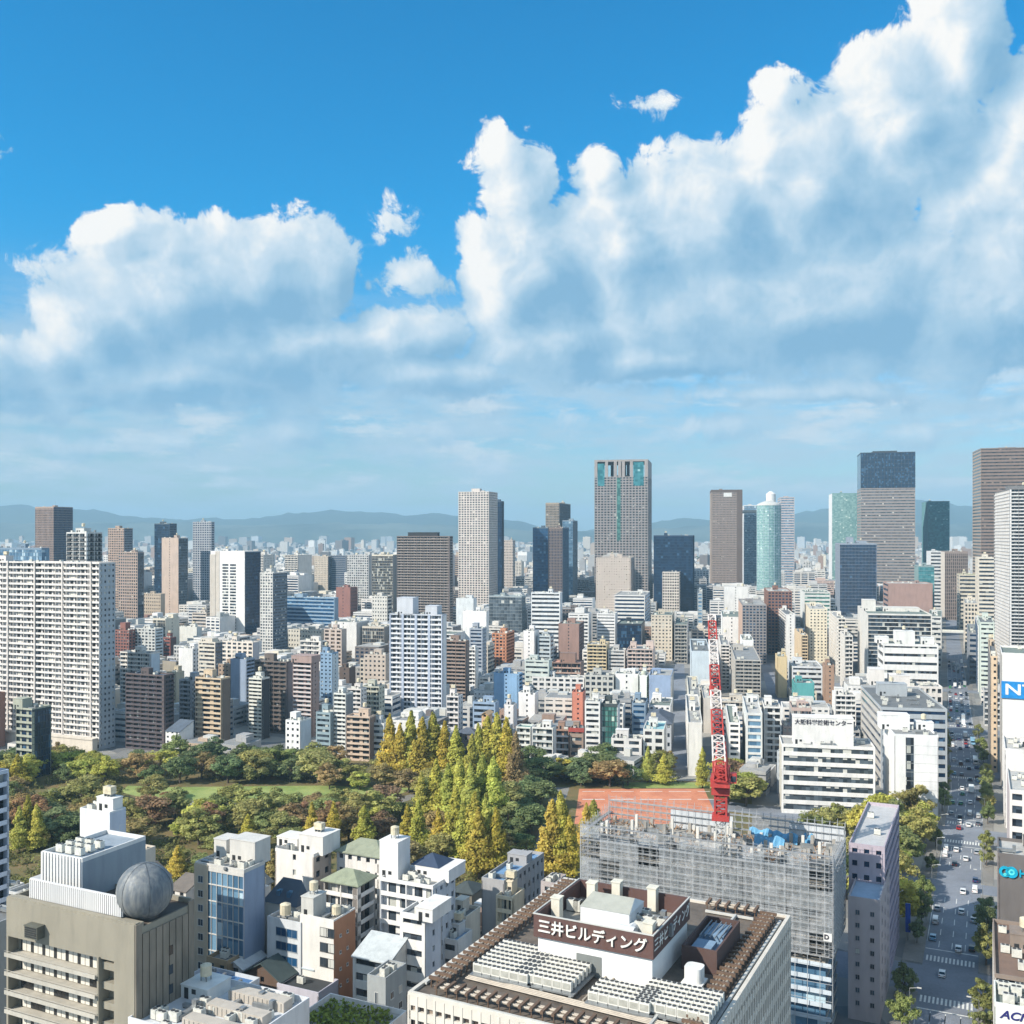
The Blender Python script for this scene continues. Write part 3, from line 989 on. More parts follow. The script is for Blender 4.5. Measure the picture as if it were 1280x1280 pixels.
b = MB(); b.box(-W/2 + .42*W, -W/2 + .49*W, -L/2 - .2, -L/2 + .3, H * .52, H - 1); b.build("central_window_strip", glass_mat('green', 4, .01), t18)
hero("beige hotel block", "beige block with a small square window grid at the foot of the tallest tower", 745, 788, 793, 698, 775, S='punch', Q='punch', wall=(222, 204, 188), nf=24, sa=3.4, n_ac=3, pent=[(-8, -2, -3, 4, 5), (2, 9, -3, 4, 5)])
hero("navy glass block", "broad navy glass block right of the tallest tower", 817, 866, 874, 670, 775, S='curtain', Q='curtain', wall=(40, 70, 100), g='navy', nf=30)
hero("cream block with peach windows", "narrow cream block with peach window columns before the navy glass block", 828, 849, 861, 716, 778, S='grid', Q='ribbon', wall=(226, 214, 200), g='brown', nf=17)
t21 = hero("brown speckled tower", "brown speckled tower with a white box near its top, right of the navy block", 884, 889, 928, 613, 742, vp=850, S='punch', Q='balc', wall=(158, 138, 126), side_wall=(188, 168, 152), g='dark', nf=44, sa=2.8, n_ac=1)
W, L, H = DIM[t21.name]; b = MB(); b.box(-W*.1, W*.16, -L/2 - .4, -L/2 - .02, H - 13, H - 5); b.build("white_panel", M_WHITE, t21)
b = MB(); b.box(-W/2 - .1, W/2 + .1, -L/2 - .2, L/2, H - 4, H + 1.2); b.box(W*.32, W/2 + .15, -L/2 - .3, -L/2 + .2, 0, H - 4); b.build("dark_cap", wall_mat((112, 92, 80)), t21)
# the pair joined at the top
ga = hero("left leg of the linked tower", "white framed left leg of a linked twin tower behind the glass cylinder", 926, 930, 946, 632, 738, S='curtain', Q='grid', wall=(226, 230, 232), g='sky', nf=36, vp=880)
hero("right leg of the linked tower", "right leg of the linked twin tower, pink grey with a plain roof box", 972, 976, 993, 622, 742, S='ribbon', Q='ribbon', wall=(204, 190, 186), g='sky', nf=38, vp=880, pent=[(-5, 5, -4, 5, 4)])
gm, GL = P2(950, dist_of(740)), None
dk = thing("sky_bridge", "flat bridge deck joining the tops of the linked twin tower", "bridge", (gm.x, gm.y + 12, top_z(640, dist_of(740))), -PHI0 * .5)
b = MB(); b.box(-34, 34, -9, 9, 0, 3.2); b.box(-36, 36, -10, 10, 3.2, 4.2); b.build("deck", M_PALE, dk)
b = MB(); b.box(-33, 33, -8, 8, -2.6, 0); b.build("underside_truss", M_STEEL, dk)
HEROES.append((dk, "bridge deck", 955, 640, 40, 1700))
cyl_d = dist_of(748); cc = P2(961, cyl_d)
ct = thing("building", "round blue glass tower with a domed white top near the linked twin tower", "building", (cc.x, cc.y, 0))
ch = top_z(632, cyl_d); cr_ = 15 / FPX * cyl_d
nfl = 34
b = MB(); b.cyl(0, 0, cr_ - .3, 0, ch / nfl - .01, 28); band = b.mesh("window_band", [glass_mat('paleg', 3.4, .02)])
for i in range(nfl): put(band, "window_band", ct, (0, 0, i * ch / nfl))
b = MB()
for i in range(nfl): b.cyl(0, 0, cr_, i * ch / nfl + .02, i * ch / nfl + .7, 28)
for k in range(14): a = k * math.pi / 7; b.tube((cr_ * math.cos(a), cr_ * math.sin(a), 0), (cr_ * math.cos(a), cr_ * math.sin(a), ch), .3, 4)
b.build("wall", wall_mat((176, 204, 216)), ct)
b = MB()
for k in range(6): b.cyl(0, 0, cr_ * math.cos(k * .24), ch + k * 1.6, ch + (k + 1) * 1.6, 28, 0, cr_ * math.cos((k + 1) * .24))
b.build("dome", M_PALE, ct)
b = MB(); b.cyl(7, 12, 9, 0, ch + 22, 20); b.cyl(7, 12, 9, ch + 22, ch + 27, 20, 0, 3); b.build("lift_shaft", M_WHITE, ct)
HEROES.append((ct, "round glass tower", 961, 625, 34, cyl_d)); FOOT.append((cc.x, cc.y, 50, 50, 0))
hero("white fin tower", "green glass tower with a bright white blank fin on its left", 1029, 1040, 1072, 617, 735, S='curtain', Q='blank', wall=(120, 168, 164), side_wall=(240, 240, 238), g='paleg', nf=38, vp=930)
t24 = hero("brown banded tower", "big brown banded tower with a dark glass crown", 1066, 1076, 1144, 611, 742, S='ribbon', Q='ribbon', wall=(164, 150, 142), g='grey', nf=36, vp=960, sa=.62, qa=.62, n_ac=0, pent=[(-1, 1, -1, 1, .4)])
W, L, H = DIM[t24.name]; hc = 45 * dist_of(742) / FPX
b = MB(); b.box(-W/2 + .3, W/2 - .3, -L/2 + .3, L/2 - .3, H + .95, H + hc - 1); cg = b.build("crown_glazing", glass_mat('navy', 2.6, .16), t24)
b = MB()
n = 16
for k in range(n + 1): b.box(-W/2 + k*W/n - .3, -W/2 + k*W/n + .3, -L/2 - .1, -L/2 + .4, H + .95, H + hc)
for k in range(9): b.box(-W/2, W/2, -L/2 - .05, -L/2 + .35, H + .95 + k * hc/9, H + 1.6 + k * hc/9)
b.box(-W/2 - .2, W/2 + .2, -L/2 - .2, L/2 + .2, H + hc - 1, H + hc + .3); b.box(-W*.25, W*.2, -L*.2, L*.2, H + hc + .3, H + hc + 5)
b.build("crown", wall_mat((62, 68, 76)), t24)
hero("teal glass tower", "teal glass tower between the two big brown towers", 1147, 1160, 1187, 627, 738, S='curtain', Q='curtain', wall=(60, 112, 124), side_wall=(110, 168, 176), g='teal', nf=36, vp=960)
hero("brown tower at the edge", "large brown banded tower cut by the right edge of the view", 1207, 1226, 1310, 561, 752, vp=1000, S='ribbon', Q='ribbon', wall=(146, 120, 104), side_wall=(176, 154, 132), g='brown', nf=46, sa=.6, n_ac=1, pent=[(-20, 10, -10, 8, 4)])
hero("black and white apartment tower", "black and white striped apartment tower at the right edge above the avenue", 1241, 1262, 1320, 612, 838, vp=1040, S='balc', Q='balc', wall=(128, 128, 130), side_wall=(232, 230, 228), par=(228, 226, 222), g='dark', nf=52, sa=7, pent=[(-14, 14, -6, 6, 5)])
hero("blue-grey office with dark roof plant", "blue-grey office tower with black plant boxes on its roof", 1044, 1050, 1096, 680, 782, S='curtain', Q='curtain', wall=(148, 162, 180), g='navy', nf=24, vp=930, n_ac=2, pent=[(-12, -3, -5, 4, 9), (0, 14, -5, 5, 4)])
hero("rosy brown low tower", "rosy brown blank block at the foot of the brown banded tower", 1104, 1110, 1166, 730, 795, S='blank', Q='ribbon', wall=(176, 140, 128), nf=10, vp=950)
hero("brown pinstripe block", "brown pinstriped block beside the far end of the avenue", 1176, 1181, 1210, 690, 775, S='piers', Q='piers', wall=(150, 132, 122), side_wall=(226, 216, 204), g='brown', nf=20, vp=1030)
hero("beige block with roof garden", "beige block with green roof garden on the avenue's right side", 1196, 1199, 1222, 719, 788, S='ribbon', Q='ribbon', wall=(210, 198, 176), nf=14, vp=1090, deck=plain_mat("roof_planting", (96, 128, 58), .9), n_ac=0)
hero("cream block with cornices", "cream block with cornice left of the black and white apartment tower", 1219, 1223, 1244, 698, 800, S='ribbon', Q='grid', wall=(222, 212, 194), nf=20, vp=1100)
hero("white kerbside block", "white banded block on the left side of the avenue's far end", 1160, 1177, 1180, 772, 836, vp=1185, S='ribbon', Q='punch', wall=(216, 216, 212), nf=10)
hero("cream kerbside block", "cream block on the right side of the avenue's far end", 1203, 1206, 1222, 755, 818, vp=1185, S='grid', Q='ribbon', wall=(222, 210, 190), nf=12)
hero("grey kerbside block", "grey block on the right of the avenue, before the cream kerbside one", 1206, 1211, 1223, 792, 852, vp=1185, S='ribbon', Q='ribbon', wall=(150, 156, 164), g='navy', nf=9)
hero("white cube block", "white blocky office between the teal tower and the brown pinstripe block", 1158, 1163, 1180, 690, 770, S='ribbon', Q='blank', wall=(224, 226, 226), nf=18, vp=1000)
hero("green glass low block", "pale green glass block at the head of the avenue", 1143, 1148, 1168, 708, 790, S='curtain', Q='curtain', wall=(138, 166, 168), g='teal', nf=16, vp=1000)

# ================================================================== middle distance, between the skyline and the park
hero("framed black glass block", "black glass block with a white frame around its front", 1072, 1084, 1165, 768, 858, vp=960, S='ribbon', Q='blank', wall=(226, 222, 214), g='dark', nf=18, sa=.16, n_ac=8, pent=[(-24, -14, -8, 6, 9), (-8, 20, -6, 6, 3)], pale=.04)
hero("stepped white block", "white stepped block with a tall roof box in front of the black glass block", 1097, 1104, 1173, 806, 900, vp=930, S='ribbon', Q='ribbon', wall=(240, 238, 234), nf=9, sa=.68, n_ac=6, pent=[(-8, 4, -5, 5, 8), (8, 16, -4, 4, 4), (-20, -12, -4, 4, 4)])
hero("white curved office", "white ribbon window office below the beige hotel block", 768, 806, 818, 745, 792, S='ribbon', Q='ribbon', wall=(232, 230, 224), side_wall=(200, 216, 230), g='navy', nf=10, n_ac=5)  # right side's blue is shade, painted into its wall colour
hero("white narrow office", "narrow white office with ribbon windows on its lower half", 746, 769, 772, 768, 820, S='ribbon', Q='blank', wall=(240, 238, 236), nf=13, sa=.66)
hero("black glass cube", "black glass cube below the white curved office", 771, 802, 806, 781, 826, S='curtain', Q='blank', wall=(40, 52, 66), side_wall=(120, 128, 136), g='navy', nf=11)
hero("beige punched block", "beige block with small square windows left of the grey balcony block", 814, 840, 843, 770, 826, S='punch', Q='punch', wall=(214, 200, 178), nf=13)
hero("grey balcony block", "grey balcony block with a blank white left flank behind the red crane jib", 843, 859, 902, 782, 830, S='balc', Q='blank', wall=(176, 172, 164), side_wall=(242, 242, 240), par=(170, 166, 156), nf=11, vp=880)
hero("white long hall", "long white hall with small square windows right of the crane jib", 899, 903, 927, 772, 815, S='solid2', Q='blank', wall=(244, 244, 242), nf=9, vp=880)
hero("grey-green glass block", "grey-green glass block with stepped bands below the brown speckled tower", 872, 878, 950, 742, 795, S='ribbon', Q='curtain', wall=(176, 186, 190), g='sky', nf=11, vp=880)
hero("striped peach and grey block", "peach and grey apartment block right of the white long hall", 922, 928, 958, 757, 830, S='grid', Q='grid', wall=(150, 146, 146), side_wall=(214, 178, 156), g='navy', nf=20, vp=870)
hero("brown brick tower", "dark brown brick tower between the round glass tower and the cream grid block", 955, 960, 990, 740, 818, S='grid', Q='grid', wall=(146, 104, 88), g='navy', nf=20, vp=880)
hero("white pale block", "white block with green glass top behind the cream grid block", 1000, 1005, 1038, 741, 800, S='ribbon', Q='blank', wall=(222, 222, 216), g='green', nf=12, vp=900)
hero("cream grid block", "cream block with a regular grid of small windows right of centre", 1006, 1012, 1034, 762, 828, S='punch', Q='punch', wall=(236, 224, 196), nf=17, vp=940)
hero("white stair block", "white block with window rows on its shaded left flank", 966, 982, 994, 769, 830, S='solid2', Q='ribbon', wall=(240, 238, 234), nf=16, vp=860)
hero("yellow tan block", "narrow yellow tan block in front of the cream grid block", 993, 1002, 1010, 795, 845, S='balc', Q='blank', wall=(226, 196, 150), nf=13, vp=860)
hero("white balcony house", "white balcony block left of the black glass block", 1036, 1046, 1057, 774, 845, S='balc', Q='balc', wall=(232, 226, 216), nf=16, vp=930)
hero("pale stacked block", "pale stacked apartment block at the left foot of the framed black glass block", 1050, 1056, 1066, 796, 865, S='balc', Q='punch', wall=(228, 222, 212), nf=13, vp=930)
# left middle
hero("red brick apartment house", "red brick apartment house right of the wide white slab", 144, 161, 168, 789, 838, S='grid', Q='grid', wall=(156, 96, 82), nf=13, pent=[(-3, 3, -3, 3, 7)])
hero("grey grid house", "pale grey apartment house with square balcony grid", 168, 194, 204, 787, 838, S='grid', Q='ribbon', wall=(206, 208, 204), side_wall=(196, 214, 222), nf=13, sa=4.2)
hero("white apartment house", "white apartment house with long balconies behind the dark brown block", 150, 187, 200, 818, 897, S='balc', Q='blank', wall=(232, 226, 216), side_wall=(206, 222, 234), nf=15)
hero("dark brown block", "dark brown block with grey windows beside the park, right of the wide white slab", 157, 205, 214, 846, 940, S='balc', Q='balc', wall=(104, 90, 90), par=(92, 84, 92), g='grey', nf=17, sa=5, deck=wall_mat((96, 122, 150)))
hero("tan balcony block", "tan balcony block with a dark brown side wall beside the park", 244, 276, 288, 850, 937, S='balc', Q='blank', wall=(218, 192, 156), side_wall=(130, 112, 96), nf=14, sa=16, n_ac=3)
hero("blue sided block", "narrow block with a blue-grey blank front and stacked balconies", 288, 308, 319, 826, 890, S='blank', Q='balc', wall=(150, 170, 196), side_wall=(120, 120, 124), nf=14)  # front's blue-grey includes its shade, painted into the wall colour
hero("brown roof house", "small brown block behind the tan balcony block", 273, 286, 290, 832, 885, S='punch', Q='blank', wall=(178, 150, 124), nf=10)
hero("cream block with blue tank", "cream block with a bright blue tank on its roof", 248, 269, 278, 804, 870, S='ribbon', Q='ribbon', wall=(226, 216, 198), side_wall=(110, 116, 128), nf=13, n_ac=2, pent=[(-6, 4, -3, 4, 3)])
hero("plain white block", "plain white block left of the cream block with blue tank", 223, 241, 248, 812, 862, S='blank', Q='punch', wall=(234, 234, 232), nf=10)
hero("wide cream apartments", "wide cream apartment block at the foot of the white tower with black slots", 277, 316, 324, 804, 862, S='grid', Q='blank', wall=(232, 220, 206), side_wall=(178, 178, 186), nf=11, sa=5)
hero("windowless white hall", "low windowless white hall left of the white tower with black slots", 221, 246, 252, 785, 816, S='blank', Q='blank', wall=(226, 226, 218), nf=5)
hero("curved grey banded house", "cream and grey banded house above the windowless white hall", 240, 258, 264, 767, 800, S='ribbon', Q='ribbon', wall=(208, 196, 184), nf=8)
hero("small rust house", "small rust red house with dark window rows left of centre", 204, 213, 219, 798, 830, S='ribbon', Q='blank', wall=(150, 82, 70), side_wall=(96, 72, 70), nf=7)
hero("blue roofed low hall", "low hall with a vivid blue roof right of the dark brown block", 203, 220, 224, 828, 856, S='blank', Q='punch', wall=(170, 160, 140), nf=5, deck=plain_mat("blue_sheet_roof", (30, 130, 214), .5), n_ac=0, pent=[])
hero("beige house", "beige low house below the blue roofed hall", 208, 220, 226, 842, 900, S='punch', Q='blank', wall=(206, 190, 156), nf=11)
hero("grey balcony house", "grey balcony house left of the tan balcony block", 224, 240, 246, 852, 925, S='balc', Q='balc', wall=(170, 178, 186), nf=13)
hero("white balcony tower", "slim white balcony tower with a black side wall", 311, 327, 337, 850, 925, S='balc', Q='blank', wall=(230, 230, 218), side_wall=(62, 66, 72), nf=16)
hero("wide grey-brown slab", "wide grey-brown apartment slab left of the rosy balcony tower", 318, 358, 364, 829, 918, S='balc', Q='blank', wall=(120, 108, 102), side_wall=(150, 146, 150), par=(112, 98, 90), g='grey', nf=16, sa=4.5)
hero("rosy balcony tower", "rosy brown balcony tower with a white top storey", 366, 389, 399, 829, 922, S='balc', Q='solid2', wall=(176, 148, 140), par=(216, 206, 204), nf=17, sa=14, pent=[(-7, 7, -5, 5, 4)])
hero("blue tiled tower", "blue tiled tower with a white right side", 400, 415, 423, 818, 900, S='punch', Q='solid2', wall=(128, 166, 200), side_wall=(206, 220, 226), nf=17)
hero("white gallery house", "white house with long open galleries behind the blue tiled tower", 375, 401, 408, 803, 865, S='balc', Q='balc', wall=(234, 228, 220), nf=11)
hero("brown and white grid house", "brown and white grid house right of the white gallery house", 405, 427, 432, 788, 846, S='grid', Q='blank', wall=(206, 186, 172), g='brown', nf=12, sa=5)
hero("long beige hall", "long low beige hall under the blue banded office", 360, 402, 408, 789, 824, S='punch', Q='blank', wall=(212, 206, 190), nf=6)
hero("blue banded office", "wide pale blue office with teal window bands", 358, 418, 423, 748, 794, S='ribbon', Q='blank', wall=(146, 178, 204), g='blue', nf=10, sa=.4, pent=[(-22, -10, -5, 6, 4)], n_ac=6)
hero("small white office", "small white office left of the brown striped tower", 465, 484, 490, 746, 792, S='punch', Q='ribbon', wall=(226, 222, 212), nf=10)
hero("brown shaded block", "dark brown block right of the blue tiled tower", 424, 437, 444, 836, 880, S='solid2', Q='blank', wall=(98, 82, 74), nf=8)
hero("beige office with slots", "beige office with window columns left of the white and blue tower", 455, 482, 490, 820, 872, S='punch', Q='blank', wall=(204, 188, 172), nf=9)
hero("stepped balcony house", "narrow house of stacked white balconies at the park's edge", 417, 432, 436, 869, 945, S='balc', Q='blank', wall=(226, 228, 222), side_wall=(150, 150, 150), nf=14, sa=20)
hero("jumbled white house", "white stepped house behind the beige twin-bay house", 434, 451, 457, 863, 930, S='balc', Q='punch', wall=(228, 220, 212), nf=12)
hero("beige twin-bay house", "beige house with two bays of balconies and a brown side at the park's edge", 433, 462, 468, 898, 952, S='balc', Q='blank', wall=(222, 194, 168), side_wall=(146, 120, 104), nf=8, sa=13, n_ac=1)
hero("olive roofed house", "house with olive roof terrace and white balconies left of the white and blue tower", 453, 474, 479, 860, 925, S='balc', Q='punch', wall=(196, 196, 176), nf=11)
hero("tiny white gabled house", "small white house with punched windows near the park's rear trees", 357, 375, 389, 903, 942, S='punch', Q='blank', wall=(240, 240, 238), side_wall=(212, 224, 236), nf=5)
hero("shaded teal house", "teal grey house in shade right of the small white house", 395, 413, 418, 893, 945, S='ribbon', Q='blank', wall=(140, 166, 178), nf=8)
hero("narrow white shop house", "narrow white house behind the conical trees left of the white and blue tower", 463, 480, 484, 906, 950, S='ribbon', Q='blank', wall=(222, 224, 224), nf=6)
t15 = hero("white and blue tower", "white and pale blue apartment tower standing alone behind the conical trees", 487, 553, 556, 770, 905, S='balc', Q='blank', wall=(206, 212, 222), side_wall=(244, 242, 240), par=(238, 238, 240), g='dark', nf=22, sa=6.6, vp=1000, n_ac=3, pent=[(-13, -2, -4, 6, 11), (6, 14, -3, 6, 6)])
W, L, H = DIM[t15.name]
b = MB()
for k in range(5):
    x = -W/2 + k * W/4
    b.box(max(-W/2, x - .8), min(W/2, x + .8), -L/2 - .25, -L/2 + .6, 0, H + .6)
b.build("pilaster", wall_mat((184, 198, 220)), t15)
hero("brown tiled tower", "brown tiled balcony tower right of the white and blue tower", 557, 582, 585, 803, 890, S='balc', Q='blank', wall=(150, 126, 114), par=(172, 150, 136), nf=19, sa=6, vp=1000)
hero("thin white tower", "thin white banded tower touching the brown tiled tower", 584, 594, 597, 813, 872, S='balc', Q='blank', wall=(238, 236, 232), nf=12)
hero("slate blue block", "slate blue ribbon-windowed block behind the thin white banded tower", 587, 603, 608, 787, 855, S='ribbon', Q='punch', wall=(168, 178, 192), g='navy', nf=15)
hero("orange tiled block", "orange tiled apartment block at centre left", 615, 633, 643, 793, 842, S='grid', Q='balc', wall=(212, 136, 88), nf=12, vp=1000)
hero("light blue block", "light blue painted block with a dark stair slot", 617, 649, 653, 844, 898, S='solid2', Q='balc', wall=(132, 180, 222), nf=11)
hero("teal topped glass office", "grey glass office with a teal roof band and white left fin", 611, 652, 657, 746, 806, S='curtain', Q='curtain', wall=(160, 172, 176), g='grey', nf=14, deck=wall_mat((110, 168, 176)))
hero("white annex", "plain white annex left of the teal topped glass office", 570, 592, 596, 749, 800, S='blank', Q='blank', wall=(226, 232, 234), nf=12)
hero("bright white block", "bright white windowless block in front of the plain white annex", 578, 608, 611, 765, 815, S='blank', Q='solid2', wall=(244, 244, 242), nf=11)
hero("white ribbon office", "white office with black ribbon windows left of the tallest tower", 664, 700, 703, 742, 818, S='ribbon', Q='blank', wall=(232, 234, 234), nf=14, n_ac=5)
hero("brown pair of blocks", "pair of brown blocks with dark recess right of the white ribbon office", 698, 724, 730, 781, 836, S='solid2', Q='grid', wall=(170, 132, 118), side_wall=(130, 104, 98), nf=13)
hero("slim white house", "slim white house with a tall blank front right of the orange tiled block", 654, 668, 674, 790, 842, S='solid2', Q='blank', wall=(240, 236, 234), nf=11)
hero("grey-blue terrace house", "grey-blue house with stepped terraces next to the slim white house", 672, 688, 692, 796, 842, S='ribbon', Q='ribbon', wall=(190, 202, 208), nf=9)
hero("mint school block", "mint grey block with a flat roof and one window row", 656, 686, 690, 827, 878, S='ribbon', Q='blank', wall=(204, 216, 210), nf=8, sa=.6)
hero("salmon roofed block", "low block with salmon pink roof and a pink roof house", 690, 726, 730, 830, 868, S='balc', Q='blank', wall=(150, 120, 106), par=(210, 172, 150), nf=6, deck=wall_mat((226, 158, 126)), pent=[(-6, 6, -3, 4, 7)], n_ac=0)
hero("long white school", "long white school with a regular window grid above the park", 665, 730, 733, 849, 880, S='grid', Q='blank', wall=(232, 230, 226), nf=5, sa=4.5, n_ac=8)
hero("grey grid school wing", "grey gridded school wing with a white end block", 731, 767, 770, 846, 882, S='grid', Q='blank', wall=(200, 200, 192), nf=5, sa=4.5, n_ac=5)
hero("white school end", "blank white school end wall with a single window column", 769, 798, 800, 844, 882, S='solid2', Q='blank', wall=(244, 243, 240), nf=5)
t_gc = hero("green cornered block", "white block with a green side wall and a round roof drum", 799, 809, 811, 846, 885, S='blank', Q='blank', wall=(236, 240, 238), side_wall=(60, 118, 88), nf=6)
hero("wedge blue-fronted block", "white block with a shaded blue front beside the small street", 811, 839, 842, 846, 890, S='blank', Q='punch', wall=(150, 176, 212), side_wall=(232, 232, 230), nf=7)  # blue front: shade put into the colour, beside a white side
hero("yellow ochre block", "yellow ochre balcony block in front of the narrow white office", 734, 758, 762, 807, 850, S='balc', Q='blank', wall=(226, 202, 152), nf=10, sa=10)
hero("grey ribbon block", "grey block with white ribbon balconies right of the yellow ochre block", 760, 781, 783, 814, 850, S='ribbon', Q='blank', wall=(210, 208, 204), nf=8)
hero("rosy roof-box block", "rosy balcony block with white boxes on its roof", 784, 816, 819, 813, 852, S='balc', Q='blank', wall=(222, 196, 182), nf=8, pent=[(-9, -4, -3, 3, 5), (4, 10, -3, 3, 6)])
hero("pale blue hotel", "pale blue-white blank block left of the crane jib", 860, 864, 887, 815, 868, S='blank', Q='blank', wall=(206, 222, 232), nf=12, vp=850)
hero("narrow white balcony block", "narrow white balcony block right of the crane jib", 898, 901, 912, 807, 862, S='balc', Q='blank', wall=(236, 228, 220), nf=13, vp=870)
hero("cluttered grey block", "grey block with cluttered balconies left of the narrow street", 913, 919, 951, 826, 885, S='balc', Q='grid', wall=(196, 190, 180), par=(176, 170, 160), nf=13, vp=870)
hero("white cube on the corner", "white windowless cube above the cluttered grey block", 925, 928, 942, 801, 842, S='blank', Q='blank', wall=(246, 246, 244), nf=7, vp=870)
hero("turquoise house", "turquoise painted house above the white science hall", 990, 993, 1018, 855, 892, S='blank', Q='balc', wall=(74, 176, 176), nf=6, vp=880)
hero("white banded hall", "white hall with grey bands left of the tan brick house", 985, 990, 1028, 834, 872, S='ribbon', Q='blank', wall=(222, 226, 230), nf=6, vp=880)
hero("tan brick house", "tan brick house with few windows above the science hall", 1028, 1031, 1043, 833, 880, S='solid2', Q='blank', wall=(178, 140, 112), nf=9, vp=900)
hero("yellow house on the street", "yellow blank house on the narrow street", 969, 972, 984, 822, 872, S='blank', Q='blank', wall=(232, 206, 150), nf=8, vp=860)
hero("white pointed house", "white house with balconies left of the grey office with ribbons", 1040, 1044, 1070, 870, 920, S='balc', Q='solid2', wall=(238, 236, 232), nf=8, vp=900)
# front row along the park
hero("teal roofed shop row", "small house with a teal roof at the left of the park-side row", 645, 663, 666, 911, 955, S='balc', Q='blank', wall=(226, 228, 222), nf=6, deck=wall_mat((52, 138, 126)), n_ac=0, pent=[])
hero("white framed house", "white framed house with glazed balconies in the park-side row", 665, 691, 694, 912, 962, S='balc', Q='blank', wall=(238, 236, 232), par=(200, 208, 208), nf=6, sa=9)
hero("brown balcony house", "house with red-brown balconies and white rails in the park-side row", 692, 711, 714, 914, 955, S='balc', Q='blank', wall=(170, 132, 110), par=(232, 226, 222), nf=5)
hero("orange brick slab house", "narrow orange brick house with a blank front", 715, 729, 732, 867, 915, S='solid2', Q='blank', wall=(222, 128, 96), nf=8)
t_rc = hero("low red cornice house", "low house with a red cornice under the orange brick slab", 712, 729, 731, 913, 958, S='ribbon', Q='blank', wall=(168, 142, 124), trim=(180, 60, 50), nf=5)
hero("white striped house", "white house with black window stripes in the park-side row", 731, 750, 752, 879, 942, S='ribbon', Q='blank', wall=(238, 238, 234), nf=9)
hero("black glass house", "black and green glass house with a tall white fin", 752, 772, 775, 882, 942, S='curtain', Q='blank', wall=(70, 82, 84), side_wall=(242, 240, 236), g='green', nf=9, pale=.03)
hero("low white terrace house", "low white terrace house with roof sheds beside the park", 764, 802, 804, 926, 962, S='grid', Q='blank', wall=(234, 230, 226), nf=4, sa=9, n_ac=6)
hero("aqua roofed house", "white house with an aqua roof beside the park", 804, 830, 833, 914, 962, S='grid', Q='punch', wall=(230, 230, 226), nf=5, sa=6, deck=wall_mat((134, 196, 204)), n_ac=3)
hero("slate roofed hall", "hall with a dark slate hip roof by the small street", 806, 839, 842, 905, 940, S='punch', Q='punch', wall=(190, 196, 204), nf=3, roof='hip', roofcol=(92, 104, 122))
hero("white corner house", "white house with dark eaves behind the slate roofed hall", 811, 838, 841, 884, 920, S='punch', Q='blank', wall=(244, 242, 240), nf=5)
hero("blue-grey small office", "small blue-grey office with window bands behind the aqua roofed house", 790, 807, 810, 881, 925, S='ribbon', Q='blank', wall=(132, 160, 184), g='blue', nf=6)
hero("cream cube", "cream blank house right of the small street", 858, 861, 876, 872, 915, S='blank', Q='solid2', wall=(226, 222, 206), nf=6, vp=840)
hero("beige cube", "beige blank house right of the cream blank house", 876, 879, 892, 874, 916, S='blank', Q='blank', wall=(214, 206, 194), nf=6, vp=840)
hero("white arched house", "white blank-fronted house with gridded side by the small street", 856, 860, 878, 905, 970, S='blank', Q='grid', wall=(236, 234, 228), nf=8, vp=840)
hero("black and white striped house", "house with bold black and white stripes right of the crane tower", 907, 911, 925, 905, 962, S='ribbon', Q='blank', wall=(242, 240, 238), side_wall=(214, 212, 206), nf=8, vp=870, sa=.5)
hero("glass banded house", "pale glass house with grey bands left of the white science hall", 928, 933, 953, 893, 968, S='ribbon', Q='blank', wall=(226, 228, 224), g='sky', nf=9, vp=880, sa=.35)
hero("white round-balcony house", "white house with deep balconies next to the pale glass house", 952, 955, 976, 885, 955, S='balc', Q='blank', wall=(236, 234, 228), nf=9, vp=880)
hero("white box house", "white box house low on the left of the light blue block's foot", 648, 669, 672, 868, 908, S='solid2', Q='blank', wall=(244, 242, 240), nf=6)
hero("white shop house", "white narrow house in front of the light blue block", 630, 642, 645, 883, 925, S='solid2', Q='blank', wall=(236, 232, 230), nf=6)
hero("tan arch tower", "slim tan tower with a pointed top among the conical trees", 602, 610, 612, 893, 955, S='punch', Q='blank', wall=(222, 176, 120), nf=8, roof='gable', roofcol=(210, 170, 120))
hero("blue flat house", "low blue-grey flat roofed house behind the conical trees", 591, 619, 623, 880, 925, S='ribbon', Q='blank', wall=(146, 174, 204), nf=6)
hero("slate gabled temple", "dark slate hip roofed hall behind the conical trees", 571, 594, 598, 918, 955, S='punch', Q='punch', wall=(120, 110, 108), nf=2, roof='hip', roofcol=(86, 96, 112))
hero("white jumbled low house", "white low house at the foot of the brown tiled tower", 558, 573, 577, 872, 925, S='balc', Q='punch', wall=(232, 226, 222), nf=8)
# right: by the avenue
t_sci = hero("white science hall", "white hall with black lettering on its roof block beside the avenue's plane trees", 963, 977, 1094, 932, 1016, vp=900, Lfix=19, S='ribbon', Q='blank', wall=(240, 238, 234), side_wall=(214, 208, 192), g='grey', nf=7, sa=.42, n_ac=6, pent=[(-14, 11, -5, 3, 11.6)], deck=M_DECK[1])
t_slot = hero("white hall with glass slot", "tall white hall split by a dark glass slot beside the avenue", 1104, 1118, 1173, 920, 1030, vp=900, S='blank', Q='solid2', wall=(244, 244, 242), g='dark', nf=10, n_ac=6, pent=[(-12, 0, 0, 8, 6), (3, 10, 2, 8, 3)])
W, L, H = DIM[t_slot.name]
b = MB()
for i in range(10):
    if i: b.box(-W/2 + W*.26, -W/2 + W*.44, -L/2 - .16, -L/2 - .02, i*H/10 - .15, i*H/10 + .15, 1)
b.box(-W/2 + W*.26, -W/2 + W*.44, -L/2 - .1, -L/2 + .1, .1, H - .4, 0); b.build("glass_slot", [glass_mat('dark', 1.6, .1), M_STEEL], t_slot)
b = MB()
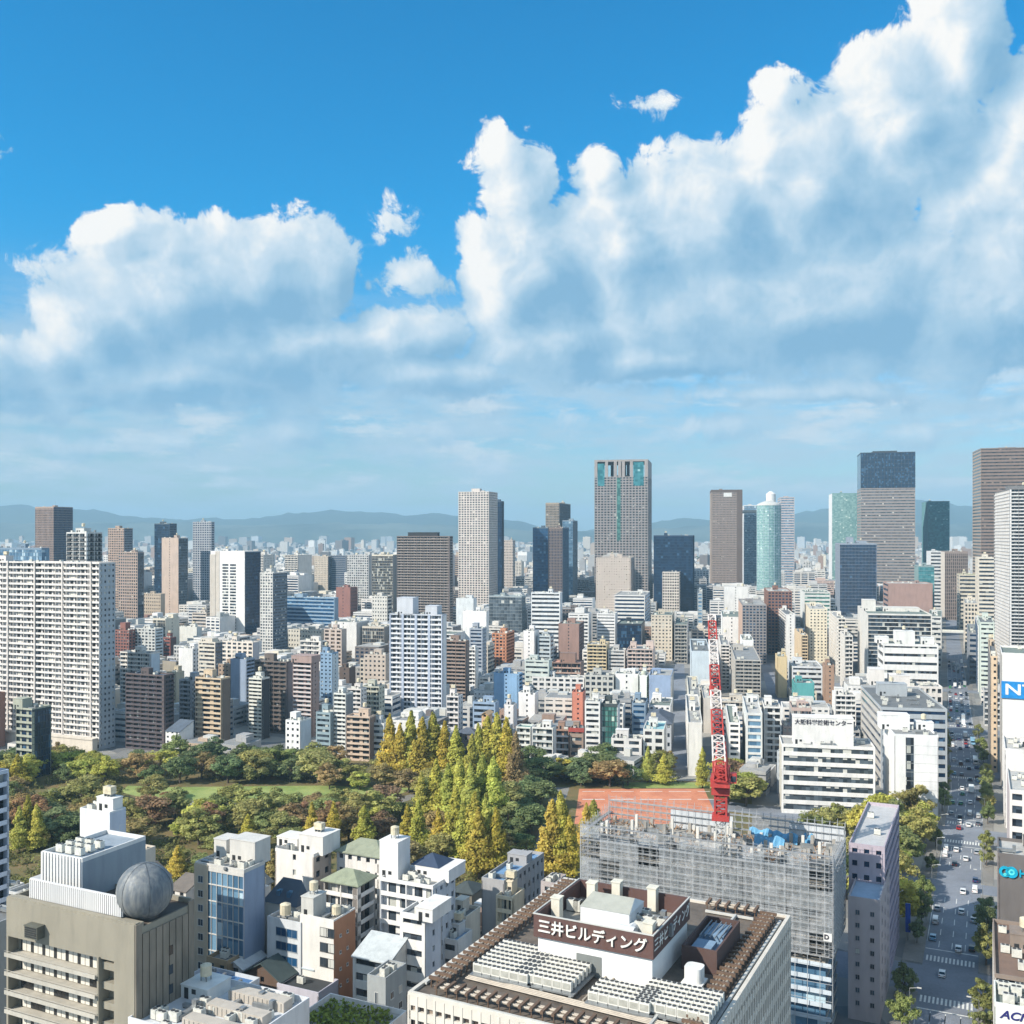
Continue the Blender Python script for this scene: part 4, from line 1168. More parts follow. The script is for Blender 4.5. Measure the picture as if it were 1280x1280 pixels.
for i in range(1, 10): b.box(-W/2 + W*.46, W/2 - .2, -L/2 - .05, -L/2 + .02, i*H/10 - .06, i*H/10 + .06)
b.build("panel_joint", wall_mat((190, 190, 188)), t_slot)
hero("grey office with ribbons", "wide grey office with ribbon windows and a crowded grey roof by the avenue", 1076, 1101, 1184, 886, 985, vp=900, S='ribbon', Q='ribbon', wall=(176, 184, 190), side_wall=(206, 200, 190), g='navy', nf=9, n_ac=14, pent=[(-10, 4, 6, 14, 6)], deck=M_DECK[2])
hero("low white roof jumble", "white two-part block with roof sheds below the stepped white block", 1094, 1100, 1178, 858, 925, vp=900, S='grid', Q='blank', wall=(236, 230, 224), nf=6, n_ac=16, pent=[(-22, -14, -4, 8, 9), (-11, 0, -6, 4, 6)], deck=M_DECK[4])
hero("dark blue avenue block", "dark blue window-striped block on the avenue's right side", 1212, 1222, 1226, 783, 865, vp=1190, S='blank', Q='ribbon', wall=(226, 226, 222), side_wall=(80, 104, 136), g='navy', nf=15, ldef=16)
hero("pale green office", "pale green banded office on the avenue's right side", 1222, 1225, 1243, 779, 872, vp=1180, S='ribbon', Q='blank', wall=(206, 218, 206), nf=16, sa=.6)
hero("tan narrow block", "narrow tan block with a column of square windows on the avenue", 1232, 1238, 1247, 822, 965, vp=1215, S='solid2', Q='blank', wall=(216, 190, 156), side_wall=(130, 128, 128), nf=18)
t_ntn = hero("white block with blue sign", "white block carrying a blue sign at the right edge", 1240, 1252, 1330, 818, 985, vp=1215, Lfix=34, S='blank', Q='blank', wall=(238, 236, 232), side_wall=(196, 190, 182), nf=20, n_ac=5)
hero("white palazzo block", "white block with tall black window bays and roof plant at the right edge", 1253, 1262, 1340, 990, 1105, vp=1225, Lfix=36, S='grid', Q='punch', wall=(232, 226, 220), side_wall=(190, 180, 184), g='dark', nf=7, sa=4.4, n_ac=18, deck=M_DECK[4], pale=.03)
hero("white plant-topped block", "white block crowded with roof plant between the blue sign block and the palazzo", 1248, 1256, 1340, 938, 1035, vp=1225, Lfix=30, S='solid2', Q='punch', wall=(236, 232, 228), nf=8, n_ac=16, deck=M_DECK[4], pent=[(-6, 0, -4, 4, 4)])

# elevated expressway crossing the avenue far off
xw = thing("elevated_road", "pale elevated road crossing high above the far end of the avenue", "bridge", (0, 0, 0), -PHI0 * .9)
p = P2(1188, 1150); xw.location = (p.x, p.y, 9)
b = MB(); b.box(-26, 26, -5, 5, 0, 1.4); b.build("deck", M_PALE, xw)
for y in (-5, 4.6):
    b = MB(); b.box(-26, 26, y, y + .4, 1.41, 2.6); b.build("parapet", wall_mat((226, 226, 212)), xw)
for x in (-19, 19):
    b = MB(); b.box(x - 1.2, x + 1.2, -2, 2, -9, -.01); b.build("pier", M_PALE, xw)
HEROES.append((xw, "elevated road", 1188, 790, 40, 1150))

W, L, H = DIM[t_gc.name]; b = MB(); b.cyl(0, -L*.2, min(W, L)*.3, H + .02, H + 3.4, 16); b.build("roof_drum", wall_mat((206, 212, 190)), t_gc)
W, L, H = DIM[t_rc.name]; b = MB(); b.box(-W/2 - .5, W/2 + .5, -L/2 - .6, -L/2 - .04, H - .9, H + 1.2); b.build("cornice", wall_mat((184, 66, 54)), t_rc)

# ================================================================== foreground blocks
def near(short, label, xl, xm, xr, yt, z, vp=1240, name="building", **kw):
    """like hero(), but placed by its known roof height"""
    d = dist_of(yt, z)
    return hero(short, label, xl, xm, xr, yt, d=d, vp=vp, **kw)

# ---- windows one by one on a near wall
def windows(root, side, W, L, u_list, z_list, w, h, kind='home', frame=(220, 220, 216), d=0.0, name="window"):
    """each window a part: a pane set in a frame, standing just proud of the wall face"""
    fm = MB(); t = .09
    fm.box(-w/2 - t, w/2 + t, -.07, .05, -t, 0); fm.box(-w/2 - t, w/2 + t, -.07, .05, h, h + t)
    fm.box(-w/2 - t, -w/2, -.07, .05, 0, h); fm.box(w/2, w/2 + t, -.07, .05, 0, h); fm.box(-.03, .03, -.06, .05, 0, h)
    fm.box(-w/2 - t - .08, w/2 + t + .08, -.16, -.07, -t - .06, -t)
    me = fm.mesh(name, [wall_mat(frame)])
    pn = _bx(-w/2, w/2, -.03, .04, 0, h, "pane", glass_mat(kind, 40, .06 if kind == 'dark' else .25))
    for z in z_list:
        for u in u_list:
            if side == 'S': o = put(me, name, root, (u - W/2, -L/2 - d, z))
            elif side == 'E': o = put(me, name, root, (W/2 + d, u - L/2, z), math.pi/2)
            elif side == 'W': o = put(me, name, root, (-W/2 - d, u - L/2, z), -math.pi/2)
            put(pn, "pane", o, (0, 0, 0))

def solid(label, short, C, W, L, a, H, wall, cat="building", deck=None, z0=0.0, side_wall=None, name="building", parapet=.9, px=None):
    """a plain walled block whose windows are added one by one"""
    root = thing(name, label, cat, (C.x, C.y, z0), -a)
    H -= z0
    mb = MB()
    mb.box(-W/2, W/2, -L/2, L/2, .02, H, 0)
    p = .25
    if parapet:
        mb.box(-W/2, W/2, -L/2, -L/2 + p, H, H + parapet); mb.box(-W/2, W/2, L/2 - p, L/2, H, H + parapet)
        mb.box(-W/2, -W/2 + p, -L/2 + p, L/2 - p, H, H + parapet); mb.box(W/2 - p, W/2, -L/2 + p, L/2 - p, H, H + parapet)
    if side_wall:
        mb.box(W/2, W/2 + .06, -L/2 + .01, L/2 - .01, .02, H + .5, 1)
    mb.build("wall", [wall_mat(wall), wall_mat(side_wall or wall)], root)
    rm = MB(); rm.box(-W/2 + p, W/2 - p, -L/2 + p, L/2 - p, H, H + .06)
    rm.build("roof", deck or M_DECK[1], root)
    FOOT.append((C.x, C.y, W, L, a))
    HEROES.append((root, short, proj(C.x, C.y, H)[0], proj(C.x, C.y, H)[1], W / C.y * FPX, C.y))
    return root

def nsolid(short, label, xl, xm, xr, yt, z, wall, vp=1240, ldef=12, **kw):
    d = dist_of(yt, z)
    C, W, L, a = fit(xl, xm, xr, vp, d, lmin=5, ldef=ldef)
    return solid(label, short, C, W, L, a, z, wall, **kw), W, L, z

R2 = random.Random(99)
# ------------------------------------------------ tan office block with the dark dome, bottom left
HB = 50.6
db = dist_of(1155, HB)
C, W, L, a = fit(8, 168, 242, 1240, db)
bl = thing("building", "tan tiled office block with white ribbed roof screen and recessed white balconies", "building", (C.x, C.y, 0), -a)
FOOT.append((C.x, C.y, W, L, a)); HEROES.append((bl, "tan office with dome", 110, 1160, 230, db))
tan = wall_mat((156, 149, 130), stain=.12); rib = wall_mat((150, 138, 120), stain=.26)
fh = 3.6; top = HB - 7.6; r0, r1 = -W/2 + .5, -W/2 + W * .735      # balcony recess
b = MB()
b.box(-W/2, W/2, -L/2 + 2.2, L/2, .02, HB - 1.2)                        # core
b.box(-W/2, W/2, -L/2, -L/2 + 2.2, top, HB - .3)                        # wall above the recess
b.box(-W/2, r0, -L/2, -L/2 + 2.2, .02, top)
b.box(r1 + W*.115, W/2, -L/2, -L/2 + 2.2, .02, top)
b.box(r1, r1 + .4, -L/2 - .4, -L/2 + 2.2, .02, top + .3)
b.box(-W/2, W/2, -L/2 + .25, -L/2 + 1.3, HB - .3, HB - .1); b.box(-W/2, -W/2 + .5, -L/2 + 2, L/2, HB - 1.2, HB - .3)
b.box(-W/2 + .5, W/2 - .5, L/2 - .5, L/2, HB - 1.2, HB - .2)
b.build("wall", tan, bl)
b = MB()                                                                  # ribbed concrete side
for k in range(9):
    y0 = -L/2 + k * L / 9
    b.box(W/2, W/2 + .28, y0 + .12, y0 + L/9 - .12, .02, HB - (.3 if k in (0, 8) else 2.4))
b.box(W/2 - .4, W/2, -L/2 + L/9, L/2 - L/9, HB - 1.2, HB - 2.3 + 1.15)
b.build("ribbed_side_wall", rib, bl)
b = MB(); b.box(-W/2 + .5, W/2 - .4, -L/2 + 2.2, L/2 - .5, HB - 1.2, HB - 1.12); b.build("roof", wall_mat((92, 80, 70), stain=.2), bl)
for i in range(12):
    zb = top - (i + 1) * fh
    if zb < 2: break
    b = MB()
    if i == 0:
        b.box(r0, r1, -L/2 - .9, -L/2 + 2.2, 0, .22); b.box(r0, r1, -L/2 - .9, -L/2 - .72, .22, .75); b.box(r0, r1, -L/2 - .86, -L/2 - .8, 1.05, 1.12)
        slab = b.mesh("balcony", [wall_mat((196, 190, 176), stain=.16)])
        b = MB(); n = 7; bw = (r1 - r0 - 2) / n
        b.box(-bw/2, -bw/2 + .42, -.08, .1, .2, 2.8); b.box(bw/2 - .42, bw/2, -.08, .1, .2, 2.8); b.box(-bw/2 + .42, bw/2 - .42, -.07, .1, 2.6, 2.8); b.box(-.04, .04, -.09, .06, .2, 2.6)
        blind = b.mesh("window", [M_DARK])
        bpane = _bx(-bw/2 + .42, bw/2 - .42, -.06, .06, .2, 2.6, "pane", glass_mat('home', 30, .78))
        b = MB(); b.box(-.5, .5, -.12, .3, .6, 2.3); slit = b.mesh("stair_window", [glass_mat('dark')])
    put(slab, "balcony", bl, (0, 0, zb))
    for k in range(n):
        wo = put(blind, "window", bl, (r0 + 1 + (k + .5) * bw, -L/2 + 2.12, zb + .22)); put(bpane, "pane", wo, (0, 0, 0))
    put(slit, "side_window", bl, (W/2 + .24, -L/2 + L * .58, zb + 2), math.pi/2)
    if i < 9:
        b = MB(); b.box(r1 + .5, r1 + W*.115 - .1, -L/2 + .4, -L/2 + 2.2, zb + 1.6, zb + 2.9); b.build("stair_landing", tan, bl)
# ribbed white roof screen
b = MB()
x0, x1 = -W/2 + 4.5, W/2 - 4.6
nn = 46
for k in range(nn):
    x = x0 + (x1 - x0) * k / nn
    b.box(x, x + (x1 - x0) / nn * .6, -L/2 + 1.45, -L/2 + 1.7, HB - .1, HB + 3.4)
b.box(x0, x1, -L/2 + 1.7, -L/2 + 1.85, HB - .1, HB + 3.3); b.box(x0, x1, -L/2 + 1.5, -L/2 + 1.95, HB + 3.4, HB + 3.55)
b.build("roof_screen", wall_mat((226, 226, 226), stain=.08), bl)
# ribbed plant house
px0, px1 = -W/2 + 2.2, -W/2 + 13.2
b = MB(); y0, y1, hp = -L/2 + 6.2, L/2 + 7.5, 7.6
b.box(px0, px1, y0, y1, HB - 1.1, HB + hp - 1.2, 0); 
for k in range(13):
    x = px0 + (px1 - px0) * k / 13
    b.box(x, x + .5, y0 - .22, y0, HB - 1.1, HB + hp - .5, 1)
b.box(px0, px1, y0, y0 + .3, HB + hp - 1.2, HB + hp - .4, 1); b.box(px0, px1, y1 - .3, y1, HB + hp - 1.2, HB + hp - .4, 1)
b.box(px0, px0 + .3, y0 + .3, y1 - .3, HB + hp - 1.2, HB + hp - .4, 1); b.box(px1 - .3, px1, y0 + .3, y1 - .3, HB + hp - 1.2, HB + hp - .4, 1)
b.build("plant_house", [wall_mat((150, 166, 180)), wall_mat((228, 228, 226), stain=.08)], bl)
for k in range(9):
    put(AC, "air_conditioner", bl, (px0 + 1.8 + (k % 3) * 2.6, y0 + 3 + (k // 3) * 2.4, HB + hp - 1.2), 0, .9)
# dark panelled dome
R = 34 / FPX * (db + 8)
dome = thing("dome", "dark grey panelled sphere resting on the tan office roof", "dome", (0, 0, 0))
dc = P2(181, db + 6.5)
dome.location = (dc.x, dc.y, top_z(1113, db + 6.5))
b = MB(); nl, nm = 18, 30
rows = []
for i in range(nl + 1):
    th = math.pi * i / nl * .86
    row = []
    for j in range(nm):
        ph = 2 * math.pi * j / nm
        row.append(len(b.v)); b.v.append((R * math.sin(th) * math.cos(ph), R * math.sin(th) * math.sin(ph), R * math.cos(th)))
    rows.append(row)
for i in range(nl):
    for j in range(nm):
        k = (j + 1) % nm
        b.f.append((rows[i][j], rows[i + 1][j], rows[i + 1][k], rows[i][k])); b.m.append(0)
def dome_mat():
    m, q, p = principled("weathered_panel")
    pos = q.n('ShaderNodeTexCoord').outputs['Object']
    st = q.noise(q.v('MULTIPLY', pos, (1.2, 1.2, .18)), 1.0, 5, .65)
    pan = q.n('ShaderNodeTexVoronoi', voronoi_dimensions='3D'); m.node_tree.links.new(pos, pan.inputs['Vector']); pan.inputs['Scale'].default_value = .6
    c = q.mix(q.rng(st, .4, .68), rgb(96, 104, 112), rgb(140, 142, 140))
    c = q.mix(q.m('MULTIPLY', q.rng(pan.outputs['Color'], .2, .9), .25), c, rgb(92, 98, 104))
    q.put(p.inputs['Base Color'], c); p.inputs['Roughness'].default_value = .58; p.inputs['Metallic'].default_value = .1
    return m
ds = b.build("shell", dome_mat(), dome)
for p in ds.data.polygons: p.use_smooth = True
b = MB()
for j in range(0, nm, 5):
    pts = [Vector((R * 1.003 * math.sin(t) * math.cos(2*math.pi*j/nm), R * 1.003 * math.sin(t) * math.sin(2*math.pi*j/nm), R * 1.003 * math.cos(t))) for t in [math.pi * .86 * i / 14 for i in range(15)]]
    for p, q_ in zip(pts, pts[1:]): b.tube(p, q_, .05, 4)
b.build("seam", plain_mat("seam_metal", (86, 92, 98), .4, .4), dome)
b = MB(); b.cyl(0, 0, R * .55, -R - .4, -R * .72, 20); b.build("plinth", M_DARK, dome)
# box clipped to the tan wall
vt = thing("vent_box", "dark metal vent box fixed high on the tan office wall", "vent", (0, 0, 0), -a)
e2 = Vector((math.cos(a), -math.sin(a))); n2 = Vector((math.sin(a), math.cos(a)))
p = C - n2 * (L/2) + e2 * (-W/2 + 8.7)
vt.location = (p.x, p.y, HB - 6.2)
b = MB(); b.box(-1.7, 1.7, -1.7, -.02, 0, 2.2); b.box(-1.8, 1.8, -1.8, -.02, 2.2, 2.4); b.build("casing", plain_mat("vent_casing", (96, 98, 90), .5), vt)
b = MB()
for k in range(5): b.box(-1.5, 1.5, -1.78, -1.7, .25 + k * .4, .5 + k * .4)
b.build("louvre", M_DARK, vt)

# ------------------------------------------------ neighbours of the dome
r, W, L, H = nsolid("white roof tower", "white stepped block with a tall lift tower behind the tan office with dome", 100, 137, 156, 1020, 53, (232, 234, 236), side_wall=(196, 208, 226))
windows(r, 'E', W, L, [L * .75], [H - 5.5], 1.4, 2.4, 'dark')
roof_kit(r, W, L, H, R2, M_WHITE, 5, None, [(-W*.1, W*.45, -L*.2, L*.4, 3.5)])
r, W, L, H = nsolid("beige roof annex", "beige flat-roofed annex with long slot windows behind the dome", 124, 174, 190, 1070, 47, (220, 206, 186))
windows(r, 'S', W, L, [W * .25, W * .68], [H - 3.4], W * .3, 1.5, 'dark')
roof_kit(r, W, L, H, R2, M_PALE, 4, None, [])
f1 = near("glass bay building", "block with a blue glass front and white roof house left of the gold trees", 244, 305, 322, 1092, 37, S='curtain', Q='blank', wall=(214, 212, 206), side_wall=(150, 172, 204), g='sky', nf=9, n_ac=9, pent=[(-7, -3, 2, 7, 5), (-1, 7, 1, 7, 6)], pale=.06)  # right flank's blue is shade, coloured into the side wall
W, L, H = DIM[f1.name]
b = MB(); b.box(-W/2 - .06, -W/2 + W*.27, -L/2 - .3, -L/2 - .05, .02, H + .5); b.build("beige_pier", wall_mat((214, 196, 168)), f1)
windows(f1, 'S', W, L, [W * .13], [H - 4 - 3.6 * k for k in range(7)], 1.5, 1.6, 'dark', d=.3)
near("stepped white corner block", "white stepped block with a roof turret and beige-shaded side at the park's front edge", 344, 392, 413, 1072, 33, S='solid2', Q='punch', wall=(238, 234, 228), side_wall=(206, 184, 166), nf=8, n_ac=5, pent=[(0, 8, -2, 6, 5), (-9, -2, 0, 6, 2.6)])  # side's beige is warm shade put into the wall colour
near("low white wing", "low white wing with small square windows before the stepped white corner block", 344, 385, 396, 1098, 26, S='punch', Q='blank', wall=(232, 228, 220), nf=6, n_ac=2)
near("wide hip-roofed block", "white block with a wide pale green hip roof near the gold trees", 421, 477, 500, 1073, 33, S='punch', Q='balc', wall=(236, 232, 226), nf=8, roof='hip', roofcol=(150, 158, 132))
near("small hip-roofed block", "white balcony block with small green hip roof, before the wide hip-roofed block", 405, 447, 468, 1108, 31, S='balc', Q='balc', wall=(226, 220, 212), side_wall=(130, 122, 116), par=(240, 238, 234), nf=9, roof='hip', roofcol=(150, 160, 130))
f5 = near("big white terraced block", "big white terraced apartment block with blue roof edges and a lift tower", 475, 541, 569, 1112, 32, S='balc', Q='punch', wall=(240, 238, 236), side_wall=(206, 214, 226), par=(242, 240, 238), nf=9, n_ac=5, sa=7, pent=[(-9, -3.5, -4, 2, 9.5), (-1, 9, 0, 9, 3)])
W, L, H = DIM[f5.name]
b = MB(); k = 4.2; z = H + 3.3
b.poly([(2 - k, 4 - k, z), (2 + k, 4 - k, z), (2, 4, z + 2.4)]); b.poly([(2 + k, 4 - k, z), (2 + k, 4 + k, z), (2, 4, z + 2.4)]); b.poly([(2 + k, 4 + k, z), (2 - k, 4 + k, z), (2, 4, z + 2.4)]); b.poly([(2 - k, 4 + k, z), (2 - k, 4 - k, z), (2, 4, z + 2.4)])
b.build("skylight_roof", wall_mat((52, 74, 104)), f5)
# orange brick flank block
r, W, L, H = nsolid("orange brick flank block", "white fronted block with a tall orange brick flank and small roof drum", 375, 417, 444, 1155, 27, (240, 236, 228), side_wall=(196, 130, 82), ldef=16)
windows(r, 'S', W, L, [W * .72, W * .9], [H - 3.4, H - 7, H - 10.6], 2.2, 2.0, 'grey', (90, 90, 90))
windows(r, 'E', W, L, [L * .3, L * .62], [H - 4, H - 8, H - 12, H - 16], .6, .6, 'home', d=.07)
roof_kit(r, W, L, H, R2, M_PALE, 3, None, [(-W*.5 + .2, -W*.5 + 3.8, -L*.5 + .2, L*.1, 5)]); put(TANK, "water_tank", r, (W*.32, -L*.1, H), 0, .8)
r, W, L, H = nsolid("blue-shaded white block", "pale shaded block with wide blue window groups beside the orange brick flank block", 334, 376, 384, 1158, 25, (214, 218, 222))
windows(r, 'S', W, L, [W * .42, W * .74], [H - 3.2, H - 6.6, H - 10], 3.0, 1.9, 'blue', (150, 160, 168))
roof_kit(r, W, L, H, R2, M_PALE, 5, 1, [])
r, W, L, H = nsolid("slated dormer house", "house with dark blue slate roof and two small skylights", 331, 370, 378, 1134, 26, (206, 206, 200), parapet=0)
b = MB(); b.poly([(-W/2 - .5, -L/2 - .5, H + .1), (W/2 + .5, -L/2 - .5, H + .1), (W/2 - 2, L/2, H + 5), (-W/2 + 2, L/2, H + 5)]); b.poly([(W/2 + .5, -L/2 - .5, H + .1), (W/2 + .5, L/2 + .5, H + .1), (W/2 - 2, L/2, H + 5)]); b.poly([(-W/2 - .5, L/2 + .5, H + .1), (-W/2 - .5, -L/2 - .5, H + .1), (-W/2 + 2, L/2, H + 5)]); b.poly([(W/2 + .5, L/2 + .5, H + .1), (-W/2 - .5, L/2 + .5, H + .1), (-W/2 + 2, L/2, H + 5), (W/2 - 2, L/2, H + 5)])
b.build("slate_roof", wall_mat((66, 84, 104)), r)
for u in (-1.6, 1.6):
    b = MB(); b.box(u - .5, u + .5, -L*.1 - .9, -L*.1 + .9, H + 1.4, H + 2.9); b.build("skylight", glass_mat('sky'), r)
near("metal roofed block", "block with a big sloping silver metal roof", 441, 486, 500, 1204, 22, S='ribbon', Q='blank', wall=(222, 220, 214), nf=6, roof='shed', roofcol=(196, 204, 206))
near("white turret block", "white block with a triangular skylight and a tall blank right wing", 500, 531, 551, 1150, 30, S='ribbon', Q='solid2', wall=(240, 238, 234), side_wall=(206, 216, 232), nf=8, n_ac=3, pent=[(1.5, 6, -5, 4, 3)], sa=.6)  # right wing tinted blue-white to paint in its shade
r, W, L, H = nsolid("grey concrete block", "grey bare concrete block with a roof well and slit windows", 459, 482, 508, 1228, 24, (166, 172, 174), ldef=12)
windows(r, 'S', W, L, [W * .5], [H - 5, H - 9.5], .7, 2.4, 'dark'); windows(r, 'E', W, L, [L * .3, L * .7], [H - 4.5, H - 8, H - 11.5], 1.2, 1.4, 'dark')
roof_kit(r, W, L, H, R2, M_PALE, 2, None, [])
near("dark timber house", "dark brown timber-clad house with a dull green roof", 305, 350, 374, 1226, 14, S='solid2', Q='punch', wall=(108, 84, 68), nf=4, roof='gable', roofcol=(74, 92, 92))
near("small tan house", "small tan house with a square window beside a white gabled house", 258, 284, 290, 1206, 16, S='punch', Q='blank', wall=(178, 152, 114), nf=4, n_ac=2, pent=[])
near("white gabled house", "white gabled house with two tall windows beside the small tan house", 285, 303, 310, 1210, 15, S='punch', Q='blank', wall=(236, 236, 236), nf=4, roof='gable', roofcol=(206, 212, 216))
near("cluttered grey house", "grey house with stepped roofs and dark terraces under the glass bay building", 272, 318, 338, 1152, 21, S='balc', Q='punch', wall=(150, 144, 132), par=(206, 200, 190), nf=6, n_ac=8, pent=[(-6, 0, -2, 4, 4), (2, 7, 0, 5, 2.6)], deck=M_DECK[2])
near("white ridge house", "white house with black roof edges behind the cluttered grey house", 296, 325, 340, 1140, 22, S='ribbon', Q='blank', wall=(230, 228, 224), nf=6, n_ac=5)
near("vivid blue roof shed", "low shed with a vivid blue roof beside the tan office's ribbed side", 238, 264, 270, 1172, 14, S='blank', Q='blank', wall=(200, 212, 222), nf=3, n_ac=0, pent=[], deck=plain_mat("blue_sheet_roof", (30, 130, 214), .5))
near("blue-shaded terrace block", "low block with a wide blue-shaded roof terrace below the small tan house", 228, 296, 312, 1244, 15, S='ribbon', Q='blank', wall=(214, 220, 226), nf=4, n_ac=4, pent=[], deck=wall_mat((60, 118, 176)))  # roof's blue is shade, put into the deck colour
near("dark flat-roofed house", "house with a black sunken flat roof and mauve blank wall", 346, 398, 420, 1246, 13, S='blank', Q='blank', wall=(196, 192, 206), nf=3, n_ac=1, pent=[], deck=wall_mat((54, 58, 62)))
near("grey shed house", "low house with pale sloping sheet roof beside the orange brick flank block", 356, 392, 404, 1212, 15, S='punch', Q='blank', wall=(220, 220, 214), nf=4, roof='shed', roofcol=(190, 204, 212))
near("small lean-to", "cream lean-to with a single window at the foot of the orange brick flank", 393, 414, 420, 1200, 17, S='punch', Q='blank', wall=(228, 222, 206), nf=4, roof='shed', roofcol=(202, 206, 196))
# white block with curved parapet, bottom left
r, W, L, H = nsolid("white curved parapet block", "white block with ribbed roof sheds and a curved parapet at the bottom edge", 160, 296, None, 1318, 33, (226, 228, 232), ldef=20, parapet=1.3, deck=wall_mat((206, 212, 220)))
roof_kit(r, W, L, H, R2, M_WHITE, 26, None, [(-W*.46, -W*.2, L*.1, L*.42, 2.4)])
for k in range(3):
    b = MB(); y = -L/2 + 3 + k * 6
    b.box(-W*.1, W/2 - 2, y, y + 2.6, H + .08, H + 1.9)
    for j in range(12): b.box(-W*.1 + j * (W*.6 - 2)/12, -W*.1 + (j + .45) * (W*.6 - 2)/12, y - .12, y, H + .3, H + 1.7)
    b.build("roof_shed", wall_mat((196, 186, 172)), r)
b = MB()
for k in range(9):
    t0, t1 = k * math.pi/18, (k + 1) * math.pi/18
    c0, c1 = (W/2 - 5 + 5.2 * math.cos(-t0), -L/2 + 4.8 - 5.2 * math.sin(t0)), (W/2 - 5 + 5.2 * math.cos(-t1), -L/2 + 4.8 - 5.2 * math.sin(t1))
    b.poly([(c0[0], c0[1], H - 3), (c0[0], c0[1], H + 1.8), (c1[0], c1[1], H + 1.8), (c1[0], c1[1], H - 3)])
b.build("curved_parapet", M_WHITE, r)
# planted roof
r, W, L, H = nsolid("planted roof block", "low white block with a roof bed of yellow-green shrubs at the bottom edge", 352, 452, None, 1316, 18, (238, 236, 234), ldef=17, parapet=1.1)
b = MB()
for _ in range(900):
    x, y, z = R2.uniform(-W*.42, W*.42), R2.uniform(-L*.3, L*.4), R2.uniform(.1, 1.5)
    v = Vector((R2.gauss(0, 1), R2.gauss(0, 1), R2.gauss(0, 1) + 1)).normalized(); o = v.orthogonal().normalized() * .3; c2 = v.cross(o)
    p = Vector((x, y, H + z)); b.poly([p - o - c2, p + o - c2, p + o + c2, p - o + c2])
b.build("planting", plain_mat("shrub_leaves", (124, 138, 48), .8), r)['kind'] = 'stuff'
# between the white apartments and the long roof
near("beige corner house", "cream house with twin windows left of the long brown roof", 558, 583, 594, 1150, 20, S='balc', Q='blank', wall=(226, 216, 198), nf=5, n_ac=3)
near("grey and blue roof block", "grey block with blue flat roofs below the palm tree", 602, 630, 680, 1105, 25, S='blank', Q='punch', wall=(170, 170, 172), nf=6, n_ac=4, deck=wall_mat((110, 160, 206)), pent=[(-3, 3, 2, 6, 3)])
near("cream stacked house", "small cream stacked house in front of the grey and blue roof block", 620, 640, 652, 1126, 22, S='balc', Q='blank', wall=(230, 214, 180), nf=6, n_ac=2)
near("mauve roof clutter house", "mauve house with cluttered roof at the far end of the long brown roof", 676, 694, 708, 1108, 24, S='punch', Q='blank', wall=(186, 174, 172), nf=6, n_ac=7, pent=[])
near("dark green low house", "low house with dark roof under the gold trees beside the white terraced block", 566, 590, 602, 1118, 12, S='punch', Q='blank', wall=(120, 116, 104), nf=3, roof='hip', roofcol=(70, 82, 84))
near("white-edged blue annex", "white annex with blue flat roof touching the big white terraced block", 545, 572, 584, 1180, 17, S='ribbon', Q='blank', wall=(222, 224, 224), nf=4, n_ac=4, deck=wall_mat((130, 170, 206)))
# left edge
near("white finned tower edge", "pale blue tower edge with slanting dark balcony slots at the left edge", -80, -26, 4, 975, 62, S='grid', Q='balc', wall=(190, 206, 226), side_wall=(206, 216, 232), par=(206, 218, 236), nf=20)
near("grey low edge block", "grey low block cut by the left edge beside the tan office", -40, -6, 8, 1160, 40, S='blank', Q='blank', wall=(168, 174, 178), nf=8, n_ac=1, pent=[])
hero("dark glass park block", "dark grey-green glass block with pale banded front in the trees before the wide white slab", 20, 40, 64, 888, 974, vp=1150, S='balc', Q='curtain', wall=(176, 180, 160), side_wall=(58, 74, 84), g='navy', nf=10, sa=12, pent=[(-7, -1, -6, 0, 5)])
hero("white wedge house", "white wedge house with small windows and steep slate slope, left of tan balcony block", 207, 224, 242, 915, 945, vp=1150, S='punch', Q='blank', wall=(240, 240, 238), nf=5, roof='shed', roofcol=(92, 108, 126))

# ------------------------------------------------ long roof with the lettered penthouse
ZM = 45.0
dm = dist_of(1243, ZM)
am_, nm_, em_ = axes(1290)
sw = P2(510, dm)
Lm = 62.0
nw = sw + nm_ * Lm
Wm = run_to(nw, em_, 988)
Cm = sw + em_ * (Wm / 2) + nm_ * (Lm / 2)
mb_ = thing("building", "broad office block with a flat brown roof of pipes and a lettered penthouse sign band", "building", (Cm.x, Cm.y, 0), -am_)
FOOT.append((Cm.x, Cm.y, Wm, Lm, am_)); HEROES.append((mb_, "long brown roof", 740, 1200, 450, dm + 30))
W, L, H = Wm, Lm, ZM
conc = wall_mat((222, 214, 200), stain=.1)
b = MB()
b.box(-W/2 + .5, W/2 - .5, -L/2 + .5, L/2 - .5, .02, H - .3)
fhm = 3.7
def finwall(side, w):
    n = int(w / 1.65)
    for k in range(n + 1):
        fbox(b, side, W, L, max(0, k * w/n - .22), min(w, k * w/n + .22), .02, H, -.5, .1)
    for i in range(12):
        fbox(b, side, W, L, 0, w, H - (i + 1) * fhm - .2, H - (i + 1) * fhm + 1.2, -.5, -.02)
    fbox(b, side, W, L, 0, w, H - 1.6, H, -.5, .02)
finwall('S', W); finwall('E', L); finwall('W', L)
for s, w in (('S', W), ('N', W)): fbox(b, s, W, L, 0, w, H, H + .5, -.6, .05)
for s, w in (('E', L), ('W', L)): fbox(b, s, W, L, .6, w - .6, H, H + .5, -.6, .05)
b.build("wall", conc, mb_)
wp = MB(); wp.box(-.5, .5, -.04, .04, 0, 1.85); wpane = wp.mesh("window", [glass_mat('brown', 30, .12)])
for i in range(3):
    n = int(W / 1.65)
    for k in range(n):
        put(wpane, "window", mb_, (-W/2 + (k + .5) * W/n, -L/2 + .44, H - (i + 1) * fhm + 1.3))
ws = MB()
